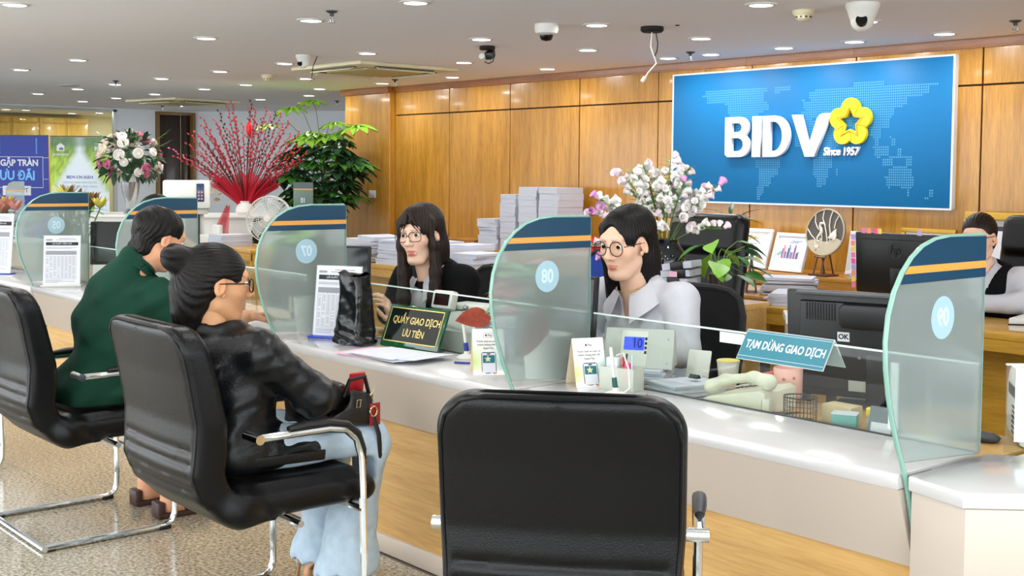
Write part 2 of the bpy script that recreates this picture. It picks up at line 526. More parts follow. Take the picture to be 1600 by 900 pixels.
# ------------------------------------------------------------------ far white walls, door, glazed room on the left
wf = struct(MB().prism([(-17.6, 8.6), (-11.5, 12.7), (-11.5, 12.85), (-17.75, 8.6)], 0, 2.35).build('wall_far', M_white, smooth=False))
wl = MB()
wl.box(-17.75, -17.6, 8.575, 8.62, 0, 2.35); wl.box(-17.75, -17.6, 7.33, 7.93, 0, 2.35)
wl.box(-17.75, -17.6, -2, 7.33, 2.335, 2.35); wl.box(-17.75, -17.6, 7.93, 8.575, 2.33, 2.35); wl.box(-17.75, -17.6, -2, 4.5, 0, 2.34)
wl = struct(wl.build('wall_left', M_white, smooth=False))
dr = thing('door_1', 'dark brown door standing open in a wooden frame in the far white wall', 'door', (-17.6, 7.94, 0))
dr['kind'] = 'structure'
M_dkdoor = wood('dark_door', '33231a', '21150f', .35, .2, (8, 8, .6)); M_dframe = mat('door_frame_brown', '7d5f36', .4)
b = MB(); b.box(-.14, .03, 0, .05, 0, 2.33, .004); b.box(-.14, .03, .585, .635, 0, 2.33, .004); b.box(-.14, .03, .05, .585, 2.295, 2.33, .004)
b.build('door_frame', M_dframe, dr)
MB().box(-.13, -.09, .055, .44, .01, 2.29, .003).build('door_leaf', M_dkdoor, dr)
MB().box(-.10, -.06, .445, .58, .01, 2.29, .003).build('door_leaf', M_dkdoor, dr)
MB().tube([(-.08, .41, 1.0), (-.04, .41, 1.0), (-.04, .33, 1.0)], .012).build('door_handle', M_steel, dr)
wd = struct(thing('window_1', 'tall clear glazing to a warm lit room on the left', 'window', (-17.6, 4.5, 0)))
b = MB(); b.box(-.06, 0, 2.78, 2.83, 0, 2.33); b.box(-.06, 0, 0, 2.83, 2.3, 2.335); b.build('window_frame', mat('aluminium', 'aeb4b6', .35, metal=.6), wd)
MB().box(-.035, -.027, 0, 2.78, 0, 2.3).build('pane', M_clear, wd)
# the room behind the glass
wr_ = struct(MB().box(-20.75, -20.6, 3.0, 9.4, 0, 2.35).build('wall_room', M_cream))
struct(MB().box(-20.6, -17.76, 8.75, 8.85, 0, 2.35).build('wall_side', M_cream))
M_yw = wood('yellow_cabinet_wood', 'ddb45a', 'c79a40', .4, .2, (7, 7, .6))
cab = thing('wall_cabinet', 'yellow wooden wall cabinets seen through the glazing at far left', 'cabinet', (-20.6, 6.0, 0))
MB().box(0, .3, 0, 1.95, 0, 2.3, .004).build('body', M_yw, cab)
for k, (y0, y1) in enumerate([(0, .66), (.70, 1.11), (1.13, 1.56), (1.59, 1.94)]):
    MB().box(.3, .32, y0 + .01, y1 - .01, .05, 2.18, .003).build('door', M_yw, cab)
    MB().box(.3, .32, y0 + .01, y1 - .01, 2.2, 2.29, .003).build('panel', M_yw, cab)
for k, (y, x) in enumerate([(6.55, -19.2), (7.35, -19.6), (7.9, -18.6)]):
    pass

# ------------------------------------------------------------------ ceiling lights
M_ring = mat('light_trim', 'd9dad8', .4); M_lit = mat('lit_diffuser', 'fbfdff', .5, emit=14.)
lamp_d = bpy.data.lights.new('downlight_lamp', 'AREA'); lamp_d.shape = 'DISK'; lamp_d.size = .13; lamp_d.energy = LAMP_W; lamp_d.color = (1.0, .985, .96)
ring_me = None
def downlight(x, y, z, label, group):
    global ring_me
    t = thing('ceiling_light', label, 'light', (x, y, z), 0, group)
    if ring_me is None:
        r = MB().lathe([(.062, -.002), (.062, -.008), (.078, -.008), (.086, -.003), (.088, .004), (.062, .004)], 28, False).build('trim_ring', M_ring, t)
        d = MB().lathe([(.0001, -.006), (.062, -.006), (.062, .002), (.0001, .002)], 28, False).build('diffuser', M_lit, t)
        ring_me = (r.data, d.data)
    else:
        for n, me in zip(('trim_ring', 'diffuser'), ring_me):
            o = bpy.data.objects.new(n, me); COL.objects.link(o); o.parent = t
    l = bpy.data.objects.new('lamp', lamp_d); COL.objects.link(l); l.parent = t; l.location = (0, 0, -.012)
rows = [  # waiting hall rows are out of view, added to brighten the front
 (-.9, [-8.2, -6.9, -5.6, -4.3, -3., -1.7, -.4], 'round recessed ceiling light in the unseen rows added above the waiting hall'),
 (.7, [-8.2, -6.9, -5.6, -4.3, -3., -1.7, -.4], 'round recessed ceiling light in the unseen rows added above the waiting hall'),
 (2.3, [-8.2, -6.9, -5.6, -4.3, -3., -1.7, -.4], 'round recessed ceiling light in the unseen rows added above the waiting hall'),
 (3.85, [-4.0, -2.7, -1.4, -5.30, -6.36, -7.72, -10.03, -11.40], 'round recessed ceiling light in the row nearest the camera'),
 (5.23, [-4.09, -5.33, -6.44, -7.82, -9.06, -10.22, -11.45, -12.6, -13.65, -14.9], 'round recessed ceiling light in the second row from the camera'),
 (6.24, [-4.11, -5.37, -6.45, -7.91, -10.40, -11.61, -12.57, -13.86, -15.0, -16.1], 'round recessed ceiling light in the row in front of the wall lights'),
 (7.12, [-4.12, -4.78, -5.36, -6.03, -6.46, -7.86, -9.2, -10.37, -11.58], 'round recessed ceiling light close along the top of the oak wall'),
 (7.65, [-12.68, -13.86, -16.2], 'round recessed ceiling light over the far white hall'),
]
ORD = ['leftmost', 'second from left', 'third from left', 'fourth from left', 'fifth from left', 'sixth from left', 'seventh from left', 'eighth from left', 'ninth from left', 'tenth from left', 'rightmost']
for y, xs, lab in rows:
    g = lab.replace('round recessed ceiling light', 'ceiling lights')
    for k, x in enumerate(sorted(xs)):
        w = 'rightmost' if k == len(xs) - 1 else ORD[k]
        downlight(x, y, 2.35, lab if y < 3 else w + ' round ceiling light ' + lab.replace('round recessed ceiling light ', ''), g)
for x, y in [(-18.4, 5.2), (-19.4, 4.4), (-18.2, 3.6), (-19.9, 8.3), (-18.3, 7.0)]:  # out-of-view lamps added because the glazed room came out dim
    downlight(x, y, 2.35, 'unseen round ceiling light added to brighten the glazed room', 'unseen added lights of the glazed room')
for x, y, w in [(-19.2, 6.55, 'left'), (-19.7, 7.45, 'middle'), (-18.6, 8.2, 'right')]:
    downlight(x, y, 2.35, w + ' one of three ceiling lights inside the glazed room at far left', 'ceiling lights in the glazed room')

# ------------------------------------------------------------------ ceiling fixtures
def cassette(x, y, rz, label):
    t = thing('air_conditioner', label, 'air conditioner', (x, y, 2.35), rz)
    b = MB(); b.prism([(-.52, -.52), (.52, -.52), (.52, .52), (-.52, .52)], -.03, 0, bev=.008); b.build('panel', M_creamp, t)
    b = MB(); b.prism([(-.3, -.3), (.3, -.3), (.3, .3), (-.3, .3)], -.05, -.03, bev=.012); b.build('intake_grille', mat('cassette_grille', 'b9ad7c', .5), t)
    for k in range(4):
        b = MB(); b.M = TR(rz=90 * k); b.box(-.3, .3, -.455, -.405, -.038, -.028); b.build('air_slot', M_dgray, t)
        b = MB(); b.M = TR(0, -.45, -.045, 25) if k == 0 else TR(rz=90 * k) @ TR(0, -.45, -.045, 25)
        b.box(-.3, .3, -.02, .03, -.003, .003); b.build('louvre', M_creamp, t)
cassette(-8.9, 6.03, 2, 'large cream ceiling cassette air conditioner left of the oak wall')
cassette(-14.9, 7.1, 12, 'smaller looking cream ceiling air conditioner far left near the door')

def sprinkler(x, y, label):
    t = thing('sprinkler', label, 'sprinkler', (x, y, 2.35))
    MB().lathe([(.034, 0), (.034, -.004), (.02, -.012), (.012, -.014), (.012, -.03), (.0001, -.03)], 16, False).build('escutcheon', M_dgray, t)
    b = MB(); b.tube([(-.012, 0, -.03), (-.016, 0, -.045), (-.006, 0, -.062)], .003, 6); b.tube([(.012, 0, -.03), (.016, 0, -.045), (.006, 0, -.062)], .003, 6)
    b.cyl(0, 0, -.066, -.062, .018, 12); b.cyl(0, 0, -.06, -.03, .003, 6); b.build('deflector', M_steel, t)
for x, y, l in [(-5.92, 3.72, 'near sprinkler head above the left part of the ceiling, between two lights'), (-6.03, 6.89, 'sprinkler head just above the left corner of the blue sign'),
                (-9.86, 6.92, 'sprinkler head above the oak column'), (-13.4, 8.5, 'small far sprinkler head just left of the oak column'),
                (-3.50, 6.82, 'sprinkler head at the top right corner'), (-12.1, 5.03, 'sprinkler head over the left banners, below the lights'), (-16.3, 7.45, 'tiny far sprinkler head above the dark door')]:
    sprinkler(x, y, l)
def detector(x, y, label):
    t = thing('smoke_detector', label, 'smoke detector', (x, y, 2.35))
    MB().lathe([(.06, 0), (.06, -.018), (.05, -.03), (.0001, -.03)], 24, False).build('base', M_creamp, t)
    MB().lathe([(.046, -.028), (.044, -.045), (.03, -.056), (.0001, -.058)], 24, False).build('cap', M_creamp, t)
    b = MB()
    for k in range(10):
        b.M = TR(rz=36 * k); b.box(.041, .047, -.006, .006, -.043, -.034)
    b.build('vent_slots', M_black, t)
detector(-4.08, 5.59, 'cream smoke detector nearest the blue sign, left of the white camera')
detector(-10.29, 5.76, 'cream smoke detector left of the air conditioner')
detector(-14.1, 8.4, 'small far smoke detector above the green plant')

def dome_camera(x, y):
    t = thing('dome_camera', 'white ceiling dome camera with black lens bubble above the oak wall', 'security camera', (x, y, 2.35))
    MB().lathe([(.072, 0), (.074, -.03), (.066, -.055), (.045, -.066), (.0001, -.066)], 28, False).build('housing', M_whitep, t)
    MB().lathe([(.042, -.064), (.04, -.082), (.028, -.098), (.0001, -.104)], 24, False).build('lens_bubble', mat('dark_bubble', '0a0b0c', .08), t)
dome_camera(-5.53, 5.0)
def turret(x, y, z, label, s=1., rz=0, black=False):
    t = thing('security_camera', label, 'security camera', (x, y, z), rz)
    m = M_black if black else M_whitep
    MB().lathe([(.075 * s, 0), (.077 * s, -.015 * s), (.07 * s, -.03 * s), (.055 * s, -.075 * s), (.0001, -.075 * s)], 28, False).build('base', m, t)
    MB().ball((0, -.005, -.078 * s), .053 * s, 14).build('eyeball', m, t)
    b = MB(); b.M = TR(0, -.04 * s, -.088 * s, 72); b.cyl(0, 0, 0, .022 * s, .026 * s, 20); b.build('lens', mat('dark_bubble'), t)
turret(-3.70, 5.58, 2.35, 'white turret camera on the ceiling above the blue sign', 1.15, 30)
turret(-8.32, 4.97, 2.35, 'small white turret camera beside the air conditioner', .8, 20)
t = thing('black_camera', 'black ceiling camera with a loose cable loop near the oak wall', 'security camera', (-6.78, 5.56, 2.35), 30)
MB().lathe([(.055, 0), (.058, -.02), (.05, -.03), (.0001, -.03)], 20, False).build('base', M_black, t)
b = MB(); b.M = TR(.02, 0, -.06, 20); b.box(-.03, .03, -.045, .045, -.03, .025, .012); b.build('housing', M_black, t)
b = MB(); b.M = TR(-.02, -.03, -.085, 70); b.cyl(0, 0, 0, .03, .022, 16); b.build('lens', M_grayp, t)
MB().tube([(.03, 0, -.03), (.055, 0, -.07), (.045, 0, -.11), (.01, 0, -.125), (-.02, 0, -.11)], .004, 6).build('cable', M_black, t)
t = thing('ceiling_mount', 'black round ceiling plate with white and black cables hanging down', 'ceiling mount', (-5.175, 5.555, 2.35))
MB().lathe([(.07, 0), (.072, -.022), (.06, -.034), (.0001, -.034)], 24, False).build('plate', M_black2, t)
MB().tube([(0, 0, -.03), (-.006, -.004, -.12), (.02, .01, -.20), (.028, .012, -.225), (-.02, -.01, -.28), (-.034, -.02, -.31)], .0045, 6).build('white_cable', M_whitep, t)
MB().tube([(-.034, -.02, -.305), (-.05, -.03, -.335)], .012, 8).build('plug', M_whitep, t)
MB().tube([(.02, .01, -.03), (.03, .02, -.1), (.024, .02, -.15), (.014, .01, -.18)], .004, 6).build('black_cable', M_black, t)
tag(MB().tube([(-8.33, 5.10, 2.35), (-8.36, 5.08, 2.27), (-8.37, 5.07, 2.16)], .004, 6).build('loose_cable', M_black), 'short black cable dangling from the ceiling beside the air conditioner', 'cable')
t = thing('ceiling_vent', 'thin grey round speaker grille in the ceiling at far left', 'speaker', (-13.14, 4.94, 2.35))
MB().lathe([(.11, 0), (.11, -.006), (.1, -.009), (.0001, -.006)], 24, False).build('grille', M_grayp, t)
tag(MB().lathe([(.014, 0), (.012, -.006), (.0001, -.008)], 10, False).build('ceiling_hook', M_black), 'small black hook in the ceiling right of the black plate', 'hook').location = (-5.0, 5.59, 2.35)

# ------------------------------------------------------------------ blue wall sign
M_blue = mat('sign_blue', '07689f', .5, spec=.3); M_map = mat('sign_map_dot', '3d8fbf', .5)
sg = thing('wall_sign', 'large blue sign panel with raised white letters and yellow flower emblem on the oak wall', 'sign', (-6.735, 7.5, 1.231))
W, Hs = 2.47, 1.013
MB().box(0, W, 0, .039, 0, Hs, .002).build('board', M_blue, sg)
b = MB()
for a in [(-.012, W + .012, Hs, Hs + .012), (-.012, W + .012, -.012, 0), (-.012, 0, 0, Hs), (W, W + .014, 0, Hs)]: b.box(a[0], a[1], -.004, .039, a[2], a[3])
b.build('edge_trim', mat('sign_trim', 'd9dde0', .35), sg)
# dotted world map (rows of longitude spans on a 15 degree grid)
land = {70: [(-165, -60), (-50, -25), (70, 110)], 65: [(-168, -65), (-50, -40), (12, 180)], 60: [(-160, -65), (5, 170)], 55: [(-130, -60), (-8, -2), (8, 160)], 50: [(-125, -58), (-5, 140)],
        45: [(-124, -65), (-1, 135)], 40: [(-123, -74), (-8, 125)], 35: [(-120, -77), (-8, 10), (32, 122)], 30: [(-115, -82), (-10, 120)], 25: [(-112, -98), (-15, 55), (68, 118)],
        20: [(-105, -90), (-16, 55), (73, 108)], 15: [(-95, -85), (-16, 50), (75, 80), (98, 108), (120, 123)], 10: [(-84, -62), (-14, 48), (77, 79), (100, 106), (122, 126)], 5: [(-77, -52), (-8, 46), (96, 118)],
        0: [(-79, -50), (9, 43), (99, 118), (130, 135)], -5: [(-80, -36), (12, 40), (103, 108), (120, 150)], -10: [(-78, -37), (13, 40), (112, 125), (142, 150)], -15: [(-76, -39), (12, 40), (125, 145)], -20: [(-70, -41), (13, 36), (47, 50), (118, 149)],
        -25: [(-70, -47), (15, 34), (114, 152)], -30: [(-71, -51), (17, 31), (115, 153)], -35: [(-72, -56), (19, 26), (118, 121), (137, 151)], -40: [(-73, -63), (144, 148), (173, 177)], -45: [(-74, -66), (167, 172)], -50: [(-74, -68)]}
b = MB()
for la2 in range(-20, 29):
    la = la2 * 2.5; row = land[int(round(la / 5.0) * 5)] if int(round(la / 5.0) * 5) in land else []
    for a, c in row:
        lo = math.ceil(a / 2.8) * 2.8
        while lo <= c:
            x = 1.30 + lo / 180 * 1.06; z = .38 + la / 90 * .63
            b.poly([(x - .0052, -.0012, z - .0058), (x + .0052, -.0012, z - .0058), (x + .0052, -.0012, z + .0058), (x - .0052, -.0012, z + .0058)])
            lo += 2.8
tag(b.build('map_dots', M_map, sg, smooth=False), kind='stuff')
M_let = mat('letter_white', 'e3e8f0', .25, spec=.5)
def letter(polys, name):
    """outer polygon with optional holes, extruded towards the room"""
    cu = bpy.data.curves.new('l', 'CURVE'); cu.dimensions = '2D'; cu.fill_mode = 'BOTH'; cu.extrude = .014; cu.bevel_depth = .003
    for p in polys:
        sp = cu.splines.new('POLY'); sp.points.add(len(p) - 1); sp.use_cyclic_u = True
        for q, (x, y) in zip(sp.points, p): q.co = (x, y, 0, 1)
    to = bpy.data.objects.new('l', cu); COL.objects.link(to)
    me = bpy.data.meshes.new_from_object(to.evaluated_get(bpy.context.evaluated_depsgraph_get()))
    bpy.data.objects.remove(to); me.transform(TR(0, -.025, 0, 90)); me.materials.clear(); me.name = name
    return me
def arc(cx, cy, rx, ry, a0, a1, n=10): return [(cx + rx * math.cos(R(a0 + (a1 - a0) * i / n)), cy + ry * math.sin(R(a0 + (a1 - a0) * i / n))) for i in range(n + 1)]
LH = .305
Bo = [(0, .02), (.0, LH)] + arc(.115, LH - .078, .07, .078, 90, -50) + arc(.118, .085, .08, .085, 50, -90) + [(.02, 0)]
Bi1 = [(.05, .185), (.05, LH - .042)] + arc(.10, LH - .08, .038, .038, 90, -90, 6); Bi2 = [(.05, .042), (.05, .147)] + arc(.105, .0945, .045, .0525, 90, -90, 6)
Bi1[0] = (.05, LH - .118)
Io = [(0, 0), (0, LH), (.062, LH), (.062, 0)]
Do = [(0, 0), (0, LH)] + arc(.085, LH / 2, .115, LH / 2, 90, -90, 16)
Di = [(.052, .04), (.052, LH - .04)] + arc(.082, LH / 2, .068, LH / 2 - .04, 90, -90, 12)
Vo = [(0, LH), (.062, LH), (.125, .075), (.185, LH - .03), (.205, LH - .004), (.225, LH + .004), (.28, LH + .004), (.165, 0), (.10, 0)]
for nm, pl, x in [('letter_b', [Bo, Bi1, Bi2], 0), ('letter_i', [Io], .222), ('letter_d', [Do, Di], .308), ('letter_v', [Vo], .53)]:
    o = mk(nm, letter(pl, nm), M_let, sg, 40, False); o.location = (.577 + x * 1.19, 0, .352); o.scale = (1.19, 1, 1.0)
# five-petal emblem round a star
M_yel = mat('emblem_yellow', 'f6d60a', .35); cx, cz = 1.705, .592
ctr = [(cx + .1 * math.cos(R(90 + 72 * k)), cz + .1 * math.sin(R(90 + 72 * k))) for k in range(5)]
outer = []
for k in range(5):
    a = 90 + 72 * k
    outer += arc(ctr[k][0], ctr[k][1], .072, .072, a - 88, a + 88, 14)
star = []
for k in range(5):
    star += [(cx + .105 * math.cos(R(90 + 72 * k)) * .92, cz + .105 * math.sin(R(90 + 72 * k)) * .92), (cx + .05 * math.cos(R(126 + 72 * k)), cz + .05 * math.sin(R(126 + 72 * k)))]
o = mk('emblem', letter([outer, star], 'emblem'), M_yel, sg, 40, False)
star2 = [(cx + (x - cx) * 1.22, cz + (y - cz) * 1.22) for x, y in star]; star3 = [(cx + (x - cx) * 1.12, cz + (y - cz) * 1.12) for x, y in star]
o = mk('emblem_line', letter([star2, star3], 'emblem_line'), mat('emblem_line', 'c79e05', .4), sg, 40, False); o.location = (0, -.006, 0)
for k in range(5):
    a = R(90 + 72 * k + 36); p0 = (cx + .06 * math.cos(a), cz + .06 * math.sin(a)); p1 = (cx + .135 * math.cos(a + .12), cz + .135 * math.sin(a + .12))
    MB().tube([(p0[0], -.0425, p0[1]), ((p0[0] + p1[0]) / 2 + .006, -.0425, (p0[1] + p1[1]) / 2), (p1[0], -.0425, p1[1])], .004, 5).build('petal_line', MATS['emblem_line'], sg)
text('since_text', 'Since 1957', .082, M_let, sg, (1.62, -.011, .385), (90, 0, 0), .02, .0022, sx=.82, shear=.12)
# ------------------------------------------------------------------ service counter sections
def counter_section(x0, x1, label, dd=.70):
    t = thing('service_counter', label, 'counter', ((x0 + x1) / 2, 2.52, 0), 0, None)
    w = (x1 - x0) / 2
    # white stone top and leaning front in one slab profile (y, z)
    b = MB(); b.prism([(.012, .75), (.004, .746), (0, .738), (.002, .722), (.006, .712), (.365, .712), (.365, .75)], -w, w, 'x', .004); b.build('worktop', M_stone, t)
    b = MB(); b.prism([(.008, .7115), (.08, .512), (.10, .512), (.10, .7115)], -w + .001, w - .001, 'x', .003); b.build('apron', M_apron, t)
    b = MB(); b.box(-w + .002, w - .002, .09, .11, .07, .511); b.build('base_panel', M_base, t)
    b = MB(); b.box(-w, w, .078, .11, 0, .07, .003); b.build('skirting', M_apron, t)
    b = MB(); b.box(-w + .005, w - .005, .366, dd, .695, .7212, .003); b.build('desk_top', M_desk, t)
    b = MB(); b.box(-w + .01, -w + .03, .112, .28, 0, .694); b.box(w - .03, w - .01, .112, .28, 0, .694); b.build('side_panel', M_base, t)
    return t
PX = [-7.35, -5.88, -4.463, -2.95, -1.538]
counter_section(-9.3, PX[0] - .009, 'white topped service counter at the far left end, beyond screen 05')
counter_section(PX[0] + .009, PX[1] - .009, 'white topped service counter between screens 05 and 06, before the man in green')
counter_section(PX[1] + .009, PX[2] - .009, 'white topped service counter between screens 06 and 07, behind the woman visitor')
counter_section(PX[2] + .009, PX[3] - .009, 'white topped service counter between screens 07 and 08, carrying the priority plaque')
counter_section(PX[3] + .009, PX[4] - .009, 'white topped service counter between screens 08 and 09, carrying the telephone', .74)
# the corner section right of screen 09, turning back
t = thing('service_counter', 'white topped corner counter right of screen 09, turning away', 'counter', (-1.2, 2.7, 0))
P = [(-1.527, 2.535), (-1.366, 2.49), (-.75, 3.14), (-1.06, 3.42), (-1.47, 2.93), (-1.527, 2.89)]
Q = lambda pts, dx=0: [(x + 1.2, y - 2.7) for x, y in pts]
MB().prism(Q(P), .712, .75, bev=.006).build('worktop', M_stone, t)
MB().prism(Q([(-1.524, 2.545), (-1.364, 2.50), (-.76, 3.14), (-.9, 3.27), (-1.38, 2.66), (-1.524, 2.66)]), .5, .7115, bev=.003).build('apron', M_apron, t)
MB().prism(Q([(-1.522, 2.56), (-1.362, 2.515), (-.78, 3.14), (-.92, 3.26), (-1.38, 2.7), (-1.522, 2.7)]), 0, .499).build('base_panel', M_apron, t)
MB().prism(Q([(-1.527, 2.905), (-1.475, 2.945), (-1.06, 3.43), (-1.35, 3.68), (-1.527, 3.45)]), .695, .7212, bev=.003).build('desk_top', M_desk, t)

# ------------------------------------------------------------------ frosted glass screens
PROF = [(2.872, 1.303), (2.70, 1.303), (2.64, 1.298), (2.585, 1.283), (2.54, 1.258), (2.503, 1.225), (2.472, 1.183), (2.450, 1.13), (2.441, 1.07), (2.445, 1.01),
        (2.457, .95), (2.475, .89), (2.498, .83), (2.522, .78), (2.54, .74), (2.585, .60), (2.61, .50), (2.606, .44), (2.60, .43), (2.625, .43), (2.66, .5), (2.66, .70), (2.872, .752)]
def pane_poly(zlo=None, zhi=None, grow=0., front_min=None):
    """clip the screen outline between two heights"""
    def front(z):
        pr = [p for p in PROF[1:20]]
        for (y0, z0), (y1, z1) in zip(pr, pr[1:]):
            if min(z0, z1) <= z <= max(z0, z1) and z0 != z1: return y0 + (y1 - y0) * (z - z0) / (z1 - z0)
        return 2.70
    top = [(2.872, zhi)] + ([(front(zhi), zhi)] if zhi < 1.3 else [])
    mid = [p for p in PROF[1:20] if zlo < p[1] < zhi or (zhi >= 1.3 and p[1] >= 1.303)]
    return top + mid + [(front(zlo), zlo), (2.872, zlo)]
def glass_screen(x, num, label):
    t = thing('glass_screen', label, 'screen', (x, 2.66, 0))
    b = MB(); b.prism([(y - 2.66, z) for y, z in [p for p in PROF if p[1] > .744]] , -.0055, .0055, 'x'); b.build('pane', [M_frost], t, smooth=False)
    # lower tail of the pane, slipped into the joint between two counters
    b = MB(); b.prism([(y - 2.66, z) for y, z in [(2.5405, .7425), (2.585, .60), (2.61, .50), (2.64, .5), (2.64, .7), (2.66, .7425)]], -.0055, .0055, 'x'); b.build('pane_tail', [M_frost], t, smooth=False)
    # polished edge
    pts = [(0, y - 2.66 - .0006, z) for y, z in PROF[1:17]]
    b = MB(); b.tube([(0, p[1], p[2]) for p in pts], .0062, 8); b.tube([(0, .213, .76), (0, .213, 1.295), (0, .205, 1.304), (0, .04, 1.304)], .0052, 6); b.build('polished_edge', M_gedge, t)
    for s in (1,):
        b = MB(); b.prism([(y - 2.66 - (0 if k else 0), z) for k, (y, z) in enumerate(pane_poly(1.240, 1.300))], .0058, .0068, 'x'); b.build('header_band', M_teal, t, smooth=False)
        b = MB(); b.prism([(y - 2.66 + .004 * (y < 2.8), z) for y, z in pane_poly(1.222, 1.2395)], .0058, .0068, 'x'); b.build('stripe', M_stripe, t, smooth=False)
        b = MB(); b.prism([(y - 2.66 + .004 * (y < 2.8), z) for y, z in pane_poly(1.199, 1.2215)], .0058, .0068, 'x'); b.build('header_band', M_teal, t, smooth=False)
        b = MB(); b.M = TR(.0058, 2.675 - 2.66, 1.11, 0, 90, 0); b.lathe([(.0001, 0), (.052, 0), (.052, .001), (.0001, .001)], 32, False); b.build('number_disc', M_disc, t)
        text('number', num, .062, M_disc2, t, (.0072, .015, 1.109), (90, 0, 90), .0004, .0016, mirror=True, sx=.85)
    return t
SCR = {'05': 'farthest left, its rate sheet standing before it', '06': 'partly hidden behind the head of the man in green', '07': 'left of the black plastic bag', '08': 'left of the woman in the white blouse', '09': 'largest one, in the right foreground'}
for x, n in zip(PX, ('05', '06', '07', '08', '09')):
    glass_screen(x, n, 'frosted glass screen with teal header, ' + SCR[n])

# ------------------------------------------------------------------ low clear glass rails on the counter
def low_glass(x0, x1, label):
    t = thing('glass_rail', label, 'glass rail', ((x0 + x1) / 2, 2.88, .75)); w = (x1 - x0) / 2
    MB().box(-w, w, -.004, .004, .001, .224).build('pane', M_clear, t, smooth=False)
    MB().box(-w, w, -.0045, .0045, .224, .2285).build('top_edge', mat('glass_top_edge', 'cfe4dc', .2), t, smooth=False)
    b = MB(); b.box(-w, w, -.006, .006, 0, .003); b.build('foot_strip', M_dgray, t)
    return t
low_glass(PX[0] + .02, PX[1] - .02, 'low clear glass rail before the hand gel bottle')
low_glass(PX[1] + .02, PX[2] - .02, 'low clear glass rail behind the head of the woman visitor')
low_glass(PX[2] + .02, PX[3] - .02, 'low clear glass rail behind the priority plaque')
g = low_glass(PX[3] + .02, PX[4] - .012, 'low clear glass rail carrying the teal paused service tent sign')
b = MB(); b.box(-.02, .075, -.0062, -.005, .19, .222); b.build('paper_strip', M_paper, g).location = (-.12, 0, 0)
b = MB(); b.box(-.012, .012, -.0062, -.005, .02, .2); b.build('clear_tape', mat('milky_tape', 'd8e8e4', .3), g).location = (.455, 0, 0)
low_glass(-9.2, PX[0] - .02, 'low clear glass rail at the far left end')
t = thing('glass_rail', 'low clear glass rail with a white tape strip, right of screen 09', 'glass rail', (-1.5, 2.93, .75), 50)
MB().box(0, .62, -.004, .004, 0, .224).build('pane', M_clear, t, smooth=False)
MB().box(0, .62, -.0045, .0045, .224, .2285).build('top_edge', MATS['glass_top_edge'], t, smooth=False)
MB().box(.022, .055, -.0062, -.0048, .03, .215).build('white_tape', MATS['milky_tape'], t, smooth=False)

